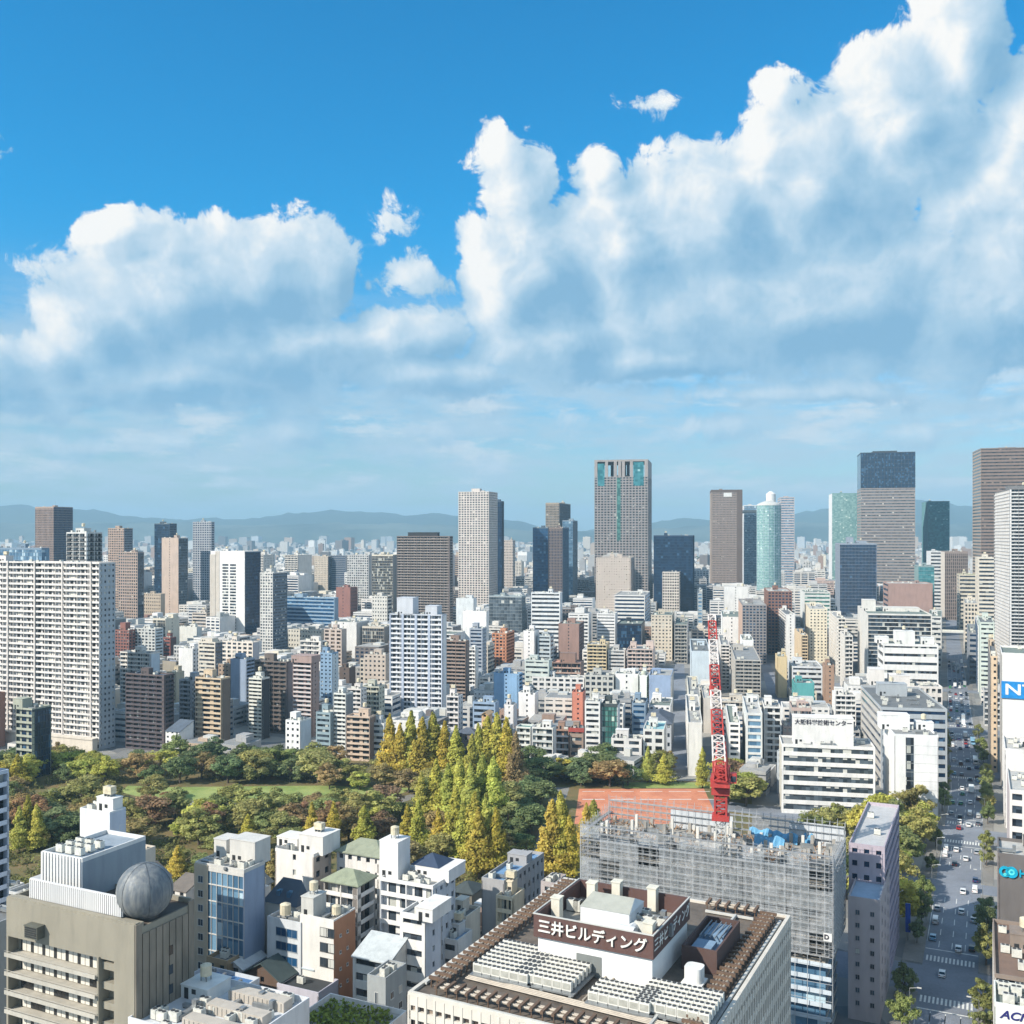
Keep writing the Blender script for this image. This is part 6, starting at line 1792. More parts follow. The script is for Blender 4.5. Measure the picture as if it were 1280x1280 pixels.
def in_poly(x, y, poly):
    ins = False; n = len(poly)
    for i in range(n):
        x1, y1 = poly[i][0], poly[i][1]; x2, y2 = poly[(i + 1) % n][0], poly[(i + 1) % n][1]
        if (y1 > y) != (y2 > y) and x < (x2 - x1) * (y - y1) / (y2 - y1) + x1: ins = not ins
    return ins
def near_avenue(x, y, w=20):
    p = Vector((x, y)) - E0 * -10.5
    t = p.dot(N0)
    if t < BEND: return abs(p.dot(E0)) < w
    q = p - N0 * BEND
    return abs(q.dot(E1)) < w
LANES = [(G(850, 962), G(849, 800), 9), (G(985, 925), G(948, 800), 9)]
def near_lane(x, y, r):
    for p, q, w in LANES:
        v = Vector((q.x - p.x, q.y - p.y)); l = v.length; v /= l
        d = Vector((x - p.x, y - p.y)); t = d.dot(v)
        if -20 < t < l and abs(d.x*v.y - d.y*v.x) < w/2 + r*.5: return True
    return False

# photographs' rows above which filler must not rise, per column band (keeps the skyline as it is)
def cap_row(px, d):
    return HORIZ + 78 * FPX / d if d < 1400 else max(HORIZ + 14 + 38 * (1400 / d), HORIZ + 40 * FPX / d)
TONES = [((234, 232, 228), 'white'), ((226, 220, 210), 'off-white'), ((214, 202, 184), 'beige'), ((204, 204, 202), 'pale grey'), ((172, 172, 172), 'grey'), ((198, 172, 146), 'tan'), ((168, 136, 116), 'brown'),
         ((160, 116, 100), 'rust red'), ((188, 196, 202), 'blue-grey'), ((228, 218, 194), 'cream'), ((120, 112, 110), 'dark grey'), ((206, 178, 166), 'pinkish')]
WT = [40, 20, 9, 18, 10, 5, 3, 1, 4, 3, 4, 1]
def hero_floor(px, pw, d):
    """row down to which the landmarks behind stay in view"""
    row = -1e9
    for (_, _, hx, hy, hw, hd) in HEROES:
        if hd > d + 8 and abs(px - hx) < (hw * .85 + pw) / 2:
            row = max(row, HORIZ + FPX * CAM_H / hd)
    return row if row > 0 else -1e5
cands = []
def sweep(d0, d1, vpf, lot, dens, hrange):
    step = lot
    d = d0
    while d < d1:
        half = d * .56
        x = -half
        while x < half:
            w, l = rf.uniform(.55, 1.0) * lot, rf.uniform(.6, 1.0) * lot
            px = 640 + x / d * FPX
            a, n, e = axes(vpf(px, d))
            cx, cyy = x + rf.uniform(-1.5, 1.5), d + rf.uniform(-2, 2)
            if rf.random() < dens and not in_poly(cx, cyy, PARK) and not near_avenue(cx, cyy, 13 + max(w, l)/2) and not near_lane(cx, cyy, max(w, l)) and not (690 < px < 1230 and 345 < cyy < 470) and not (cyy < 345 and px > 690) and not overlaps(cx, cyy, w, l, a, 1.0):
                h = rf.choice(hrange) * rf.uniform(.75, 1.25)
                hmax = top_z(cap_row(px, d), d) if d > 520 else 60
                if d > 1100 and rf.random() < .16: h, hmax = h * 1.7, top_z(HORIZ + 26, d)
                h = max(7.5, min(h, hmax, top_z(hero_floor(px, w / d * FPX, d) - 9, d)))
                t = rf.choices(TONES, WT)[0]
                cands.append([cx, cyy, w, l, a, h, t])
                FOOT.append((cx, cyy, w, l, a))
            x += step
        d += step * 1.02
vpm = lambda px, d: 1150 if px < 420 else 1000 if px < 680 else 900 if px < 1120 else 1200
sweep(150, 345, lambda p, d: 1240, 15, .95, [7, 8, 9, 11, 12, 14])
sweep(188, 335, lambda p, d: 1240, 10.5, .95, [7, 8, 10, 12, 14])
sweep(345, 520, lambda p, d: 1240, 18, .95, [10, 14, 18, 22])
sweep(525, 760, vpm, 23, .95, [14, 18, 22, 27, 33])
sweep(760, 1150, vpm, 30, .92, [22, 28, 35, 44, 54])
sweep(1150, 1900, vpm, 38, .86, [26, 34, 44, 56, 72])
def score(c):
    if c[1] < 60: return 0
    px, _ = proj(c[0], c[1], c[5])
    if px < -25 or px > 1305: return -1
    return c[2] * c[5] / c[1] ** 2
vis = [c for c in cands if score(c) > 0 and not (c[1] < 345 and proj(c[0], c[1], c[5])[1] > 1300)]
vis.sort(key=score, reverse=True)
NB = sum(1 for o in bpy.data.objects if o.get('category') in ('building', 'building site'))
N_IND = max(0, 292 - NB)
ind, rest = vis[:N_IND], vis[N_IND:]
STY = ['ribbon', 'grid', 'punch', 'balc', 'balc', 'solid2', 'grid', 'curtain']
STYTXT = {'ribbon': 'window bands', 'grid': 'square window grid', 'punch': 'small punched windows', 'balc': 'stacked balconies', 'solid2': 'a nearly blank front', 'curtain': 'glass front'}
FILL = []
for c in ind:
    x, y, w, l, a, h, (col, tone) = c
    st = rf.choice(STY); sd = rf.choice(['blank', 'blank', 'punch', 'solid2', 'ribbon'])
    nf = max(2, round(h / 3.3))
    tank = rf.choice([None, None, 1, 2])
    side = 'E' if 640 + FPX * math.tan(a) > proj(x, y, 0)[0] else 'W'
    wing = rf.random() < .45 and w > 11
    if wing:      # tower and lower wing share the plot
        wt = w * rf.uniform(.5, .7); sgn = rf.choice([-1, 1])
        e_ = Vector((math.cos(a), -math.sin(a)))
        full, off = w, sgn * (w - wt) / 2
        w = wt; x, y = x + e_.x * off, y + e_.y * off
    rfk = rf.choice(['flat', 'flat', 'gable', 'hip', 'shed']) if (y < 345 and not wing) else 'flat'
    root = build_block("filler", "building", Vector((x, y)), w, l, a, h, nf, {'S': st, side: sd}, col, rf.choice(['dark', 'dark', 'grey', 'home', 'navy']), {'S': {'balc': rf.choice([5, 6.5, 9])}.get(st)},
                       side_wall=rf.choice([None, None, (186, 182, 178), (150, 146, 142)]), n_ac=rf.randint(2, 6), tank=tank, mast=rf.random() < .15, seed=rf.randint(0, 10**6), roof=rfk, roofcol=rf.choice([(96, 104, 108), (122, 112, 102), (168, 172, 172), (74, 84, 96)]), group="city blocks between the park and the skyline" if y > 520 else "low blocks around the park")
    if wing:
        ww = full - wt - .1; hw = h * rf.uniform(.4, .85); fhh = h / nf; nw_ = max(1, int(hw / fhh)); hw = nw_ * fhh
        x0 = -sgn * wt/2; x0, x1 = (x0 - ww, x0 - .05) if sgn > 0 else (x0 + .05, x0 + ww)
        ly = l * rf.uniform(.7, 1.0)
        b = MB(); b.box(x0 + .3, x1 - .3, -l/2 + .3, -l/2 + ly - .3, .03, hw - .05); gl = b.build("wing_glazing", glass_mat('dark'), root)
        b = MB(); sp = rf.choice([.4, .52, .62]); nb = max(2, round(ww / 3.2))
        for i in range(nw_): b.box(x0, x1, -l/2, -l/2 + ly, i*fhh, i*fhh + fhh*sp)
        b.box(x0, x1, -l/2, -l/2 + ly, hw - .25, hw + .8)
        for i in range(nb + 1):
            u = x0 + (x1 - x0) * i/nb; b.box(max(x0, u - .5), min(x1, u + .5), -l/2 - .03, -l/2 + .4, 0, hw)
        b.build("wing", wall_mat(rf.choice([col, col, (228, 224, 216), (176, 172, 168)])), root)
        for _ in range(3): put(AC, "air_conditioner", root, (rf.uniform(x0 + 1, x1 - 1), -l/2 + rf.uniform(1.5, ly - 1.5), hw + .8), 0, .9)
    if rf.random() < .22 and h > 12:
        b = MB(); zz = rf.uniform(.4, .7) * h; sx_ = rf.choice([-1, 1]) * (w/2 - .3)
        b.box(sx_ - .25, sx_ + .25, -l/2 - 1.5, -l/2 - .12, zz, min(h, zz + rf.uniform(3, 9))); b.build("sign_board", wall_mat(rf.choice([(40, 110, 180), (196, 60, 52), (236, 234, 230), (52, 130, 92), (226, 196, 80), (60, 62, 68)])), root)
    FILL.append((root, tone, st, nf, tank, c))
FOOT_N = len(FOOT)
# everything smaller in the picture reads as one mass
mats = [wall_mat(t[0]) for t in TONES] + [glass_mat('dark'), glass_mat('navy'), M_DECK[0], M_DECK[1], M_PALE]
ti = {t[1]: i for i, t in enumerate(TONES)}
mass = MB()
def mass_block(x, y, w, l, a, h, m, g, detail=True):
    ca, sa = math.cos(a), math.sin(a)
    loc = MB()
    if detail:
        nf = max(2, round(h / 3.4)); fh = h / nf
        loc.box(-w/2 + .3, w/2 - .3, -l/2 + .3, l/2 - .3, .05, h - .1, g)
        sp = rf.uniform(.38, .6)
        for i in range(nf): loc.box(-w/2, w/2, -l/2, l/2, i*fh + .02, i*fh + fh*sp, m)
        loc.box(-w/2, w/2, -l/2, l/2, h - .9, h + .7, m)
        k = rf.choice([0, 2, 3, 5])
        for j in range(k + 1):
            u = -w/2 + j * w/max(1, k)
            if k: loc.box(max(-w/2, u - .8) - .02, min(w/2, u + .8) + .02, -l/2 - .03, -l/2 + .5, .05, h, m)
        if rf.random() < .5: loc.box(w/2 - .4, w/2 + .03, -l/2 - .02, l/2, .05, h + .3, m)
        else: loc.box(-w/2 - .03, -w/2 + .4, -l/2 - .02, l/2, .05, h + .3, m)
    else:
        loc.box(-w/2, w/2, -l/2, l/2, .05, h, m)
    loc.box(-w/2 + .4, w/2 - .4, -l/2 + .4, l/2 - .4, h + .0, h + .72, len(TONES) + 2 + rf.randint(0, 1))
    for _ in range(rf.randint(1, 3)):
        px_, py_, s = rf.uniform(-.3, .3)*w, rf.uniform(-.2, .3)*l, rf.uniform(.1, .24)
        loc.box(px_ - s*w, px_ + s*w, py_ - s*l, py_ + s*l, h + .7, h + rf.uniform(2, 5.5), rf.choice([m, m, len(TONES) + 4]))
    b0 = len(mass.v)
    mass.v += [(x + vx*ca + vy*sa, y - vx*sa + vy*ca, vz) for vx, vy, vz in loc.v]
    mass.f += [tuple(b0 + i for i in f) for f in loc.f]
    mass.m += loc.m
for c in rest: mass_block(*c[:6], ti[c[6][1]], len(TONES) + rf.randint(0, 1))
# out to the foot of the hills
d = 1900
while d < 9900:
    half = d * .56
    stp = max(30, d * .0125)
    x = -half
    while x < half:
        if rf.random() < .72 and not overlaps(x, d, 24, 24, 0, 2):
            big = rf.random() < .06
            w = rf.uniform(.35, .85) * stp * (1.0 if d < 4000 else .8); h = (rf.uniform(7, 22) if not big else rf.uniform(28, 60)) * (1 if d < 4500 else 1 + 1.5 * min(1, (d - 4500) / 3000))
            h = min(h, max(6, (CAM_H - 6) * .9))
            t = rf.choices(TONES, WT if d < 2600 else [10, 12, 10, 16, 18, 10, 8, 3, 10, 4, 10, 2])[0]
            mass_block(x + rf.uniform(-.4, .4)*stp, d + rf.uniform(-.5, .5)*stp, w, w * rf.uniform(.6, 1.4), rf.choice([.2, .35, .45, 0]), h, ti[t[1]], len(TONES), d < 2600)
        x += stp
    d += stp * (1.0 if d < 4000 else 1.5)
mass.build("distant_city", mats)['kind'] = 'stuff'
# wooded patches between the far houses
tf = MB()
for _ in range(420):
    d = rf.uniform(1500, 9000); x = rf.uniform(-.54, .54) * d; s = rf.uniform(8, 30)
    if overlaps(x, d, 10, 10, 0, 1): continue
    for _ in range(9):
        px_, py_, r_ = x + rf.gauss(0, s), d + rf.gauss(0, s), rf.uniform(3, 6)
        tf.cyl(px_, py_, r_, .1, r_*1.2, 6, 0, r_*.9); tf.cyl(px_, py_, r_*.9, r_*1.2, r_*2.1, 6, 0, r_*.25)
tf.build("distant_woods", soil_mat("far_foliage", (58, 74, 42), (86, 96, 50), .05))['kind'] = 'stuff'

# ================================================================== trees
rt_ = random.Random(55)
def leaf_mat():
    m = bpy.data.materials.new("foliage"); m.use_nodes = True
    nt = m.node_tree; nt.nodes.clear(); q = NT(nt)
    oi = q.n('ShaderNodeObjectInfo')
    at = q.n('ShaderNodeAttribute', attribute_name="tone")
    k = q.rng(at.outputs['Fac'], 0, 1, .55, 1.5)
    col = q.v('SCALE', oi.outputs['Color'], sc=k)
    hs = q.n('ShaderNodeHueSaturation'); nt.links.new(col, hs.inputs['Color'])
    q.put(hs.inputs['Hue'], q.rng(at.outputs['Alpha'], 0, 1, .5, .5))
    q.put(hs.inputs['Hue'], q.m('ADD', q.rng(q.m('FRACT', q.m('MULTIPLY', at.outputs['Fac'], 37.3)), 0, 1, .488, .515), 0.0))
    d = q.n('ShaderNodeBsdfDiffuse'); t = q.n('ShaderNodeBsdfTranslucent'); mx = q.n('ShaderNodeMixShader')
    nt.links.new(hs.outputs[0], d.inputs[0]); nt.links.new(hs.outputs[0], t.inputs[0])
    mx.inputs[0].default_value = .45
    nt.links.new(d.outputs[0], mx.inputs[1]); nt.links.new(t.outputs[0], mx.inputs[2])
    o = q.n('ShaderNodeOutputMaterial'); nt.links.new(mx.outputs[0], o.inputs[0])
    return m
LEAF = leaf_mat()
BARK = wall_mat((104, 88, 74), stain=.25)

def leaves_mesh(name, pts):
    """pts: (x, y, z, nx, ny, nz, size, tone)"""
    P = np.array(pts, dtype=np.float64); n = len(P)
    nr = P[:, 3:6] / np.maximum(1e-6, np.linalg.norm(P[:, 3:6], axis=1))[:, None]
    rng = np.random.default_rng(len(name) * 7 + n)
    rv = rng.normal(size=(n, 3)); u = np.cross(nr, rv); u /= np.maximum(1e-6, np.linalg.norm(u, axis=1))[:, None]
    w = np.cross(nr, u); s = P[:, 6:7]
    c = P[:, 0:3]
    V = np.stack([c - u*s - w*s*.6, c + u*s - w*s*.6, c + u*s*.7 + w*s*.7, c - u*s*.7 + w*s*.7], 1).reshape(-1, 3)
    me = bpy.data.meshes.new(name)
    me.from_pydata(V.tolist(), [], np.arange(n * 4).reshape(n, 4).tolist())
    at = me.attributes.new("tone", 'FLOAT', 'FACE')
    at.data.foreach_set('value', P[:, 7].astype(np.float32))
    me.materials.append(LEAF)
    return me

def crown_broad(seed, H=12.0, spread=5.0, nclump=30, per=150, size=.30):
    r = random.Random(seed); pts = []
    cz_ = H * .62
    limbs = []
    for k in range(nclump):
        th = r.uniform(0, 2*math.pi); ph = math.acos(r.uniform(-.85, 1)); rr = r.uniform(.55, 1.0)
        c = Vector((spread * rr * math.sin(ph) * math.cos(th), spread * rr * math.sin(ph) * math.sin(th), cz_ - H * .06 + H * .42 * rr * math.cos(ph)))
        limbs.append(c)
        R_ = spread * r.uniform(.16, .44); tone = min(1, max(0, r.gauss(.5, .22)))
        for _ in range(per):
            v = Vector((r.gauss(0, 1), r.gauss(0, 1), r.gauss(0, 1))).normalized()
            if v.z < -.35 and r.random() < .6: continue
            p = c + Vector((v.x*R_, v.y*R_, v.z*R_*.78)) * r.uniform(.45, 1.12)
            nrm = v + Vector((r.gauss(0, .35), r.gauss(0, .35), r.gauss(0, .35) + .25))
            pts.append((p.x, p.y, p.z, nrm.x, nrm.y, nrm.z, size * r.uniform(.7, 1.35), min(1, max(0, tone + r.gauss(0, .13)))))
    return leaves_mesh("crown", pts), limbs
def trunk_broad(limbs, H, seed):
    r = random.Random(seed); b = MB()
    b.tube((0, 0, -.2), (r.uniform(-.2, .2), r.uniform(-.2, .2), H*.36), .34, 7, 0, .24)
    for c in limbs[::3]:
        m = Vector((c.x*.35, c.y*.35, H*.42 + c.z*.12)); b.tube((0, 0, H*.3), m, .17, 5, 0, .12); b.tube(m, c, .11, 4, 0, .04)
    return b.mesh("trunk", [BARK])
def crown_cone(seed, H=24.0, spread=3.6, per=6400, size=.36, taper=.85):
    r = random.Random(seed); pts = []
    nb = 64
    br = []
    for k in range(nb):
        f = (k + r.random()) / nb
        z = H * (.10 + .88 * f)
        rad = spread * ((1 - f) ** taper) * r.uniform(.5, 1.22) + .25
        if f < .1: rad *= .8
        th = k * 2.4 + r.uniform(-.4, .4)
        br.append((z, rad, th, min(1, max(0, r.gauss(.5, .2)))))
    for (z, rad, th, tone) in br:
        for _ in range(per // nb):
            t = r.random() ** .6; a = th + r.gauss(0, .42) / (t + .35)
            rr = rad * t
            p = Vector((rr*math.cos(a), rr*math.sin(a), z + rad*.42*t*(.35 if r.random() < .5 else -.15) + r.gauss(0, .38)))
            nrm = Vector((math.cos(a) + r.gauss(0, .5), math.sin(a) + r.gauss(0, .5), .55 + r.gauss(0, .5)))
            pts.append((p.x, p.y, p.z, nrm.x, nrm.y, nrm.z, size * r.uniform(.6, 1.3), min(1, max(0, tone + r.gauss(0, .14)))))
    b = MB(); b.tube((0, 0, -.2), (0, 0, H*.97), .42, 7, 0, .05)
    for (z, rad, th, _) in br[::3]: b.tube((0, 0, z - .4), (rad*.8*math.cos(th), rad*.8*math.sin(th), z + .2), .09, 4, 0, .03)
    return leaves_mesh("crown", pts), b.mesh("trunk", [BARK])

BROAD = []
for s in range(6):
    cm_, limbs = crown_broad(100 + s, 12 + (s % 3), 4.6 + .5 * (s % 2), 30 + 4 * (s % 3))
    BROAD.append((cm_, trunk_broad(limbs, 12, s)))
CONE = [crown_cone(200 + s, 24, 5.4 + .7 * (s % 3), per=8200, taper=.72 + .12 * (s % 3)) for s in range(5)]

TREES = []
def tree(kind, x, y, h, col, tone, name, wide=1.0, z=0.0):
    protos = CONE if kind == 'cone' else BROAD
    cm_, tm_ = rt_.choice(protos)
    base = 24.0 if kind == 'cone' else 12.6
    s = h / base
    o = thing(name, None, "tree", (x, y, z), rt_.uniform(0, 6.28))
    o.scale = (s * wide, s * wide, s)
    c = bpy.data.objects.new("crown", cm_); COL.objects.link(c); c.parent = o
    j = rt_.uniform(.88, 1.12)
    lin = rgb(*col)
    c.color = (lin[0]*j*rt_.uniform(.92, 1.08), lin[1]*j, lin[2]*j*rt_.uniform(.9, 1.1), 1)
    t = bpy.data.objects.new("trunk", tm_); COL.objects.link(t); t.parent = o
    TREES.append([o, kind, tone, h, x, y])
    return o
YG, GOLD, OLIVE, GREEN, DARK, RED_, BROWN, LIME = (186, 182, 96), (190, 176, 88), (168, 166, 106), (150, 156, 102), (126, 140, 98), (164, 134, 106), (168, 150, 106), (184, 186, 100)
NAMES = {YG: 'yellow-green', GOLD: 'golden', OLIVE: 'olive', GREEN: 'green', DARK: 'dark green', RED_: 'russet', BROWN: 'brownish', LIME: 'lime green'}
# conical trees: column, row of the tip, row of the foot
for (px, yt, yb, c) in [(487, 893, 975, GOLD), (500, 905, 978, GOLD), (514, 889, 976, YG), (528, 897, 980, GOLD), (541, 892, 978, YG), (556, 902, 980, GOLD), (570, 908, 982, YG),
                        (598, 905, 985, YG), (609, 897, 984, YG), (621, 893, 986, YG), (633, 898, 988, GOLD), (590, 918, 992, YG), (645, 915, 992, BROWN),
                        (545, 950, 1030, YG), (560, 955, 1035, LIME), (574, 948, 1036, YG), (588, 955, 1040, YG), (603, 943, 1035, LIME), (617, 948, 1038, LIME), (527, 966, 1032, YG),
                        (509, 1006, 1062, GOLD), (523, 1000, 1064, YG), (548, 1010, 1072, GOLD), (570, 985, 1072, YG), (580, 1000, 1080, YG), (594, 990, 1082, YG), (608, 993, 1092, LIME), (620, 1010, 1096, GOLD), (598, 1010, 1098, GOLD),
                        (690, 1000, 1096, GOLD), (701, 991, 1096, YG), (712, 1020, 1098, GOLD), (680, 1035, 1096, GOLD), (733, 1004, 1060, GOLD), (742, 1000, 1050, YG),
                        (390, 1003, 1060, GOLD), (417, 1003, 1060, GOLD), (222, 1057, 1098, GOLD), (340, 1062, 1118, BROWN), (326, 1066, 1118, GOLD), (310, 1018, 1062, GOLD), (455, 1008, 1060, YG), (35, 994, 1062, GOLD), (24, 1008, 1066, YG), (46, 1006, 1064, YG),
                        (22, 943, 985, GOLD), (878, 935, 985, LIME), (810, 933, 978, LIME), (830, 942, 980, YG)]:
    p = G(px, yb); h = top_z(yt, p.y)
    tree('cone', p.x, p.y, max(7, h), c, NAMES[c], "conical_tree", rt_.uniform(.9, 1.15) * (1.5 if h < 16 else 1.0))
NCONE = len(TREES)
def spaced(x, y, r):
    return all((x - t[4])**2 + (y - t[5])**2 > r*r for t in TREES)
def scatter(rect, n, hr, cols, sp=7.5, names="broadleaf_tree"):
    (x0, y0, x1, y1) = rect; k = 0; tries = 0
    while k < n and tries < n * 40:
        tries += 1
        px, py = rt_.uniform(x0, x1), rt_.uniform(y0, y1)
        if px > 640 and py > 978 and abs(px - (705 - (py - 985) * .4)) < 15: continue
        p = G(px, py)
        if not spaced(p.x, p.y, sp) or overlaps(p.x, p.y, 3, 3, 0, .5): continue
        h = rt_.uniform(*hr); c = rt_.choice(cols)
        tree('broad', p.x, p.y, h, c, NAMES[c], names, rt_.uniform(1.35, 1.85)); k += 1
scatter((-30, 958, 150, 985), 16, (9, 14), [GREEN, OLIVE, DARK, LIME, BROWN, GOLD])
scatter((-30, 1000, 200, 1060), 24, (9, 14), [GREEN, OLIVE, OLIVE, DARK, BROWN, RED_])
scatter((150, 955, 330, 982), 14, (9, 14), [GREEN, OLIVE, DARK, DARK, LIME, BROWN])
scatter((250, 955, 400, 980), 12, (11, 15), [DARK, GREEN, DARK, OLIVE])
scatter((395, 960, 500, 988), 8, (8, 12), [RED_, BROWN, LIME, OLIVE, OLIVE])
scatter((200, 1014, 480, 1066), 29, (8, 13), [OLIVE, GREEN, OLIVE, RED_, BROWN, GREEN, LIME, OLIVE, GREEN])
scatter((480, 990, 640, 1096), 12, (8, 13), [OLIVE, GREEN, BROWN])
scatter((622, 965, 690, 1060), 14, (9, 14), [DARK, GREEN, OLIVE, DARK])
scatter((640, 1062, 668, 1086), 3, (6, 9), [DARK, GREEN])
scatter((690, 962, 840, 984), 11, (9, 13), [DARK, GREEN, OLIVE, BROWN, DARK])
scatter((905, 975, 965, 1010), 6, (11, 15), [GREEN, OLIVE, RED_, LIME])
scatter((700, 968, 722, 982), 2, (9, 12), [GOLD, RED_])
scatter((150, 1066, 330, 1100), 6, (7, 10), [OLIVE, GREEN, BROWN])
# plane trees before the science hall and at the corner
for k in range(16):
    px = 1012 + k * 9.2; p = G(px, 1052 + rt_.uniform(-6, 6)); tree('broad', p.x, p.y, rt_.uniform(11, 14), rt_.choice([OLIVE, GREEN, YG]), 'olive', "plane_tree", 1.1)
for k in range(13):
    p = ave(-16 - (k % 3) * 7 - rt_.uniform(0, 4), 330 + k * 9.5); tree('broad', p[0], p[1], rt_.uniform(14, 18), rt_.choice([LIME, YG, OLIVE, GREEN]), 'lime green', "plane_tree", 1.15)
# avenue trees on both pavements
for s in (-9.4, 8.8):
    t = 262
    while t < 720:
        if not any(abs(t - c) < hw + 4 for c, hw in CROSS) and rt_.random() < .8:
            p = ave(s + rt_.uniform(-.5, .5), t); tree('broad', p[0], p[1], rt_.uniform(6.5, 10), rt_.choice([OLIVE, GREEN, GREEN, DARK]), 'green', "street_tree", .85)
        t += rt_.uniform(13, 21)
# trees inside the far blocks
for (px, py, h, c) in [(690, 893, 9, YG), (704, 895, 9, GOLD), (683, 892, 9, RED_), (790, 903, 12, BROWN), (608, 868, 10, DARK), (300, 905, 10, BROWN), (312, 900, 8, BROWN), (160, 905, 11, BROWN), (172, 925, 10, BROWN), (75, 950, 10, BROWN), (255, 800, 9, DARK), (230, 800, 8, DARK)]:
    p = G(px, py); tree('broad', p.x, p.y, h, c, NAMES[c], "broadleaf_tree")
# one palm
p = G(657, 1084)
pm = thing("palm_tree", "palm tree with a round head of fronds beside the park path", "tree", (p.x, p.y, 0))
b = MB(); b.tube((0, 0, -.2), (.2, 0, 8.6), .42, 8, 0, .3); b.build("trunk", BARK, pm)
pts = []
for k in range(46):
    th = k * 2.4; el = rt_.uniform(-.35, 1.3); ln = rt_.uniform(3, 3.8)
    for j in range(26):
        t = (j + 1) / 26; r = ln * t * math.cos(el * (1 - .2*t)); z = 8.8 + ln * t * math.sin(el) - 2.2 * t * t
        sd = rt_.uniform(-.35, .35) * (1.1 - t)
        pts.append((r*math.cos(th) - sd*math.sin(th), r*math.sin(th) + sd*math.cos(th), z, rt_.gauss(0, .4), rt_.gauss(0, .4), 1, .17, rt_.uniform(.2, .9)))
c = bpy.data.objects.new("crown", leaves_mesh("palm_crown", pts)); COL.objects.link(c); c.parent = pm; c.color = rgb(140, 138, 84)
# low growth under the trees
pts = []
for _ in range(1900):
    px, py = rt_.uniform(-60, 900), rt_.uniform(952, 1118)
    p = G(px, py)
    if not in_poly(p.x, p.y, PARK) or overlaps(p.x, p.y, 3, 3, 0, .3): continue
    if 978 < py < 1012 and 150 < px < 560: continue
    if px > 640 and py > 978 and abs(px - (705 - (py - 985) * .4)) < 18: continue
    if 712 < px < 905 and py > 980: continue
    R_, hh, tone = rt_.uniform(1.2, 3.2), rt_.uniform(.8, 3.6), rt_.random()
    for _ in range(30):
        v = Vector((rt_.gauss(0, 1), rt_.gauss(0, 1), abs(rt_.gauss(0, 1)))).normalized()
        pts.append((p.x + v.x*R_, p.y + v.y*R_, .1 + v.z*hh, v.x + rt_.gauss(0, .4), v.y + rt_.gauss(0, .4), v.z + .3, rt_.uniform(.25, .5), min(1, max(0, tone + rt_.gauss(0, .12)))))
ug = bpy.data.objects.new("undergrowth", leaves_mesh("undergrowth", pts)); COL.objects.link(ug); ug.color = rgb(128, 130, 82); ug['kind'] = 'stuff'

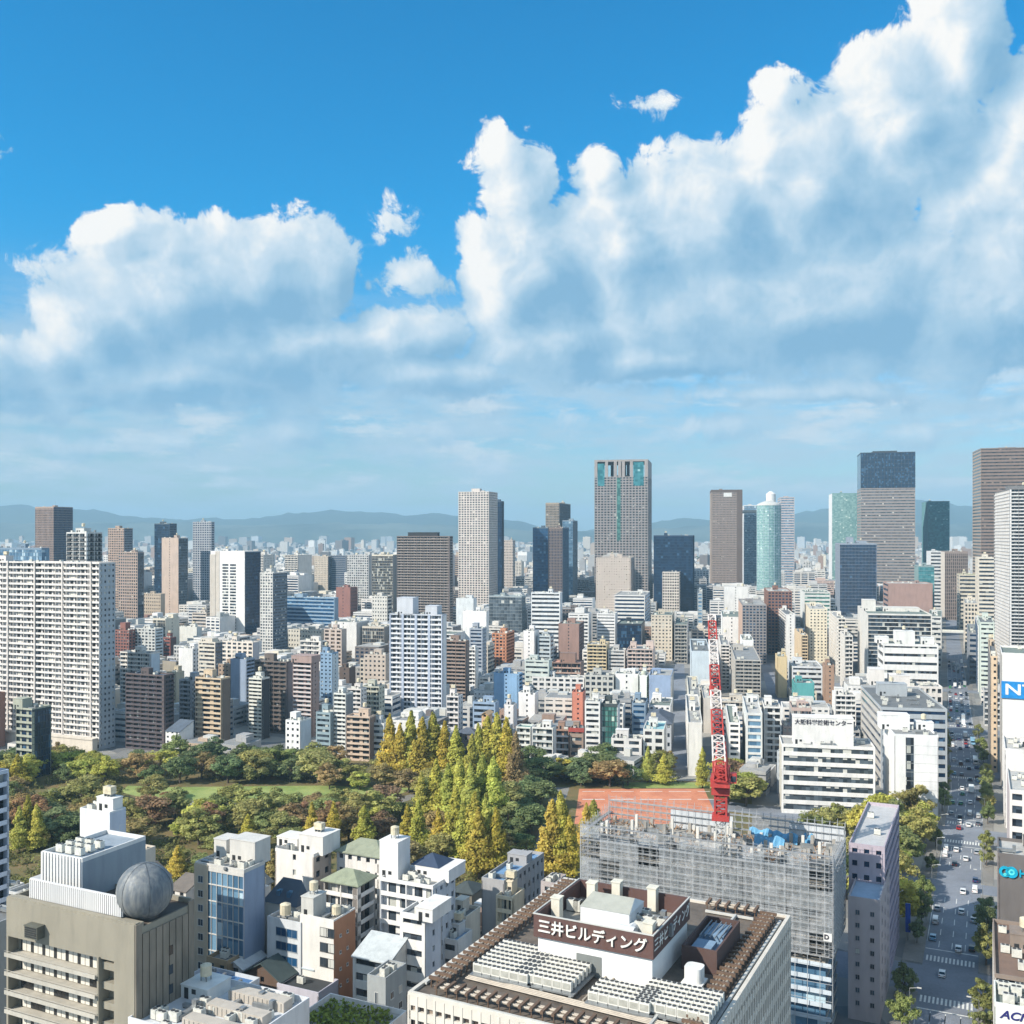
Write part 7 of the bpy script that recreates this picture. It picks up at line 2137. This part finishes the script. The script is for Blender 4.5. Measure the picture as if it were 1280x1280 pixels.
# ================================================================== traffic on the avenue
rv = random.Random(31)
def car_meshes(kind):
    b, g, wv = MB(), MB(), MB()
    if kind == 'car':
        prof = [(-2.2, .35), (2.2, .35), (2.2, .8), (1.25, .95), (.55, 1.42), (-1.35, 1.45), (-2.05, 1.0), (-2.2, .9)]
        w, gl = .86, [(-1.95, 1.0), (1.15, .97), (.5, 1.40), (-1.32, 1.42)]; wx = (-1.35, 1.35); wr = .32
    elif kind == 'van':
        prof = [(-2.3, .35), (2.3, .35), (2.3, .95), (1.9, 1.1), (1.3, 1.9), (-2.2, 1.95), (-2.3, 1.8)]
        w, gl = .88, [(-2.1, 1.15), (1.8, 1.12), (1.25, 1.78), (-2.1, 1.82)]; wx = (-1.45, 1.45); wr = .34
    elif kind == 'truck':
        prof = [(-3.6, .5), (3.6, .5), (3.6, 1.4), (3.3, 2.4), (2.0, 2.5), (1.95, 1.0), (1.8, 1.0), (1.78, 3.1), (-3.6, 3.1)]
        w, gl = 1.08, [(2.1, 1.5), (3.5, 1.45), (3.25, 2.25), (2.1, 2.3)]; wx = (-2.4, 2.6); wr = .45
    else:
        prof = [(-5.2, .4), (5.2, .4), (5.25, 2.6), (5.0, 3.0), (-5.1, 3.0), (-5.25, 2.7)]
        w, gl = 1.22, [(-4.9, 1.4), (5.0, 1.4), (4.95, 2.4), (-4.9, 2.4)]; wx = (-3.2, 3.4); wr = .48
    n = len(prof)
    def taper(z): return w * (1 if z < 1.0 else 1 - .16 * min(1, (z - 1.0) / 1.0) * (kind in ('car', 'van')))
    o = len(b.v)
    for sgn in (-1, 1): b.v += [(sgn * taper(z), y, z) for y, z in prof]
    b.f.append(tuple(range(n)) ); b.m.append(0)
    b.f.append(tuple(n + i for i in range(n - 1, -1, -1))); b.m.append(0)
    for i in range(n):
        j = (i + 1) % n; b.f.append((i, n + i, n + j, j)); b.m.append(0)
    for sgn in (-1, 1):
        q = [(sgn * (taper(z) + .012), y, z) for y, z in gl]; g.poly(q if sgn < 0 else q[::-1])
    if kind in ('car', 'van', 'truck'):
        a0 = [p for p in prof if p[0] > 0 and p[1] > .9]
        lo, hi = (a0[0], a0[1]) if kind == 'car' else ((1.86, 1.18), (1.34, 1.84)) if kind == 'van' else ((3.58, 1.5), (3.32, 2.35))
        d = .02
        g.poly([(-taper(lo[1]) + .1, lo[0] + d, lo[1] + d), (taper(lo[1]) - .1, lo[0] + d, lo[1] + d), (taper(hi[1]) - .08, hi[0] + d, hi[1] + d), (-taper(hi[1]) + .08, hi[0] + d, hi[1] + d)][::-1])
        if kind == 'car': g.poly([(-.72, -1.37, 1.46), (.72, -1.37, 1.46), (.78, -2.02, 1.04), (-.78, -2.02, 1.04)][::-1][::-1])
        else: g.poly([(-.7, -2.32 if kind == 'van' else -3.63, 1.2), (.7, -2.32 if kind == 'van' else -3.63, 1.2), (.7, -2.28 if kind == 'van' else -3.63, 1.7), (-.7, -2.28 if kind == 'van' else -3.63, 1.7)]) if kind == 'van' else None
    else:
        g.poly([(-1.1, 5.27, 1.3), (1.1, 5.27, 1.3), (1.1, 5.27, 2.5), (-1.1, 5.27, 2.5)][::-1]); g.poly([(-1.0, -5.27, 1.5), (1.0, -5.27, 1.5), (1.0, -5.27, 2.4), (-1.0, -5.27, 2.4)])
    wv.tube((-.11, 0, 0), (.11, 0, 0), wr, 12, 0)
    lt = MB(); lt.box(-.16, .16, -.05, .05, -.1, .1)
    return b, g, wv, (wx, w, wr), lt
TYRE, RIM = plain_mat("tyre_rubber", (24, 24, 26), .8), plain_mat("wheel_rim", (150, 152, 154), .3, .6)
CGL = plain_mat("car_glass", (22, 28, 34), .08, 0, 1, .8)
LAMP, TAIL = plain_mat("headlamp_lens", (230, 232, 226), .2), plain_mat("tail_lamp_lens", (150, 22, 20), .3)
PAINT = {'white': (236, 238, 238), 'silver': (170, 176, 180), 'black': (26, 28, 32), 'dark blue': (36, 56, 98), 'grey': (98, 102, 108), 'red': (158, 34, 34), 'pale blue': (126, 176, 206), 'green': (60, 130, 84), 'brown': (92, 64, 54)}
def paint_mat(n):
    key = ('paint', n)
    if key not in MATS:
        m, q, b = principled("car_paint_" + n.replace(' ', '_')); b.inputs['Base Color'].default_value = rgb(*PAINT[n]); b.inputs['Roughness'].default_value = .3; b.inputs['Coat Weight'].default_value = .5
        pos = q.n('ShaderNodeTexCoord').outputs['Object']
        c = rgb(*PAINT[n]); q.put(b.inputs['Base Color'], q.mix(q.rng(q.noise(pos, 1.4, 4, .6), .45, .75), c, tuple(x*.78 for x in c[:3]) + (1,)))
        MATS[key] = m
    return MATS[key]
KINDS_ = {k: car_meshes(k) for k in ('car', 'van', 'truck', 'bus')}
_r = MB(); _r.tube((-.13, 0, 0), (.13, 0, 0), .19, 8, 0); RIMM = _r.mesh("rim", [RIM])
CACHE = {}
CARS = []
def vehicle(kind, colour, s, t, back=False, near=True):
    b, g, wv, (wx, w, wr), lt = KINDS_[kind]
    key = (kind, colour)
    if key not in CACHE:
        CACHE[key] = (b.mesh("body", [paint_mat(colour)]), g.mesh("window", [CGL]), wv.mesh("wheel", [TYRE]), lt.mesh("lamp", [LAMP]), lt.mesh("lamp", [TAIL]))
    bm, gm, wm, hm, tm = CACHE[key]
    p = ave(s, t, .012)
    dirv = N0 if t < BEND else N1
    ang = -math.atan2(dirv.x, dirv.y) + (math.pi if back else 0)
    nm = {'car': 'car', 'van': 'van', 'truck': 'truck', 'bus': 'bus'}[kind]
    o = thing("moving_" + nm if t < 560 else nm, None, nm, p, ang, "vehicles on the avenue")
    put(bm, "body", o, (0, 0, 0)); put(gm, "window", o, (0, 0, 0))
    if near:
        for x in (-w + .08, w - .08):
            for y in wx: put(RIMM, "rim", put(wm, "wheel", o, (x, y, wr)), (0, 0, 0))
        fr, rr_ = {'car': (2.21, -2.21), 'van': (2.31, -2.31), 'truck': (3.61, -3.61), 'bus': (5.24, -5.24)}[kind]
        for x in (-w * .72, w * .72): put(hm, "headlight", o, (x, fr, .7)); put(tm, "tail_light", o, (x, rr_, .75))
    CARS.append([o, kind, colour, s, t])
# those that can be told apart in the photograph
LN = (-5.3, -1.75, 1.75, 5.3)
seen = [('car', 'white', -5.8, 262), ('car', 'white', -1.0, 262), ('car', 'pale blue', 5.2, 256), ('car', 'white', 3.2, 262+58), ('car', 'black', 6.6, 322), ('car', 'white', -2, 300), ('car', 'pale blue', -8, 326), ('van', 'white', -8, 340), ('car', 'silver', -7.4, 352),
        ('car', 'white', 1.6, 352), ('car', 'silver', 5.0, 346), ('car', 'white', 3.8, 372), ('van', 'white', 7.0, 375), ('car', 'dark blue', 7.2, 386), ('car', 'white', 2.4, 410), ('car', 'black', -4, 402), ('van', 'white', -7.6, 412), ('van', 'white', -7.4, 420), ('car', 'white', -3.6, 420),
        ('car', 'silver', 7.0, 420), ('car', 'red', 0, 452), ('car', 'white', -3.2, 462), ('car', 'black', 0, 470), ('car', 'white', 3.6, 458), ('car', 'grey', 6.8, 462), ('van', 'silver', 7.1, 474), ('car', 'green', -3.5, 512), ('truck', 'white', 2.2, 520), ('car', 'white', 1.2, 497), ('bus', 'white', 5.4, 586), ('bus', 'pale blue', 6.4, 640), ('truck', 'white', 3.2, 660)]
for k, c, s, t in seen: vehicle(k, c, min(LN, key=lambda v: abs(v - s * .76)), t)
t = 476
while t < 1050:
    for s in LN:
        if rv.random() < (.36 if t < 640 else .6) and all(abs(s - c[3]) > 1.9 or abs(t - c[4]) > 8.5 for c in CARS) and not any(abs(t - c) < hw + 1 for c, hw in CROSS):
            vehicle(rv.choices(['car', 'van', 'truck'], [8, 2, 1])[0], rv.choices(list(PAINT), [9, 6, 5, 2, 4, 1, 1, 1, 1])[0], s + rv.uniform(-.4, .4), t + rv.uniform(-2, 2), near=t < 700)
    t += 9.5
# lamp posts along the kerbs
lp = thing("street_lamp", None, "street lamp", (0, 0, 0)); b = MB(); b.tube((0, 0, 0), (0, 0, 9), .11, 6, 0, .07); b.tube((0, 0, 9), (2.2, 0, 9.5), .06, 5); b.build("pole", M_STEEL, lp)
b = MB(); b.box(1.7, 2.7, -.18, .18, 9.36, 9.56); b.build("lamp_head", M_PALE, lp)
LAMPS = []
k = 0
for s, sg in ((-7.7, 1), (7.7, -1)):
    for t in range(266, 800, 34):
        if any(abs(t - c) < hw + 2 for c, hw in CROSS): continue
        p = ave(s, t, .14); o = lp if k == 0 else copy_thing(lp)
        o.location = p; o.rotation_euler = (0, 0, -math.atan2(N0.x, N0.y) + (0 if sg > 0 else math.pi)); k += 1
        LAMPS.append([o, s, t])
# pedestrians' blue hoarding sign on the lavender building's flank
ban = thing("banner_sign", "upright blue banner sign beside the lavender building's avenue side", "sign")
p = P2(1135, 300); ban.location = (p.x, p.y, 0); ban.rotation_euler = (0, 0, -PHI0)
b = MB(); b.box(-.7, .7, -.2, .2, 2.6, 11); b.build("panel", plain_mat("banner_blue", (30, 74, 170), .5), ban)
b = MB(); b.tube((0, 0, 0), (0, 0, 2.6), .12, 6); b.build("post", M_STEEL, ban)

# ================================================================== telling look-alikes apart
def where(px, py, d, k=0):
    """a neighbour one can find in the picture, k-th nearest"""
    c = []
    for (root, short, hx, hy, hw, hd) in HEROES:
        if not -20 < hx < 1300: continue
        c.append((math.hypot(hx - px, (hy - py) * .8), root, short, hx, hy, hd))
    c.sort(key=lambda v: v[0])
    _, root, short, hx, hy, hd = c[k]
    dx, dy = px - hx, d - hd
    if abs(dx) < 10: rel = "behind" if dy > 0 else "in front of"
    else: rel = "right of" if dx > 0 else "left of"
    return rel + " the " + short
def set_unique(o, base, px, py, d, fallback):
    for k in range(6):
        l = base + " " + where(px, py, d, k)
        w = l.split()
        if len(w) > 16: continue
        if l not in USED: tag(o, l); return
    for k in range(5):
        l = base.split(' with ')[0] + " " + where(px, py, d, k) + " and " + where(px, py, d, k + 1)
        if len(l.split()) <= 16 and l not in USED: tag(o, l); return
    tag(o, fallback)

def stretch(t): return ("before the near crosswalk" if t < 283 else "inside the near crossing" if t < 312 else "just past the near crosswalk" if t < 345 else "a little past the near crossing" if t < 385 else "short of the second crossing" if t < 433 else
                        "at the second crossing" if t < 480 else "beyond the second crossing" if t < 548 else "past the third crossing" if t < 680 else "far up the avenue" if t < 860 else "at the avenue's far end")
NUM = {1: 'one', 2: 'two', 3: 'three', 4: 'four', 5: 'five', 6: 'six', 7: 'seven', 8: 'eight', 9: 'nine', 10: 'ten', 11: 'eleven', 12: 'twelve'}
for (root, tone, st, nf, tank, c) in FILL:
    px, py = proj(c[0], c[1], c[5])
    size = "low" if nf <= 4 else "mid-height" if nf <= 8 else "tall"
    base = f"{size} {tone} block with {STYTXT[st]}"
    set_unique(root, base, px, py, c[1], f"{size} {tone} block among the packed city blocks")
for (o, kind, tone, h, x, y) in TREES:
    px, py = proj(x, y, h)
    size = "tall" if h > 18 else "small" if h < 9.5 else "mid-size"
    shape = "conical tree" if kind == 'cone' else "street tree on the avenue pavement" if o.name.startswith('street') else "plane tree" if o.name.startswith('plane') else "round-crowned tree"
    o['group'] = "conical trees of the park" if kind == 'cone' else "trees along the avenue" if o.name.startswith(('street', 'plane')) else "broadleaf trees of the park"
    if o.name.startswith('street'):
        v = Vector((x, y)); t = v.dot(N0)
        tag(o, f"small green street tree on the avenue's {'left' if (v - E0 * -10.5).dot(E0) < -1 or t > BEND and o.get('left') else 'right'} pavement, {stretch(t)}"); continue
    set_unique(o, f"{size} {tone} {shape}", px, py, y, f"{tone} {shape} in the thick of the park")
def lane(s): return ["left kerb lane", "second lane from left", "third lane from left", "right kerb lane"][min(3, max(0, int((s + 7.1) / 3.55)))]
for (o, kind, colour, s, t) in CARS:
    tag(o, f"{colour} {kind} in the avenue's {lane(s)}, {stretch(t)}")
for (o, s, t) in LAMPS:
    tag(o, f"grey street lamp on the avenue's {'left' if s < 0 else 'right'} kerb, {stretch(t)}", None, "street lamps along the avenue")
# a label may stand for several only when nothing tells them apart: they then share a group
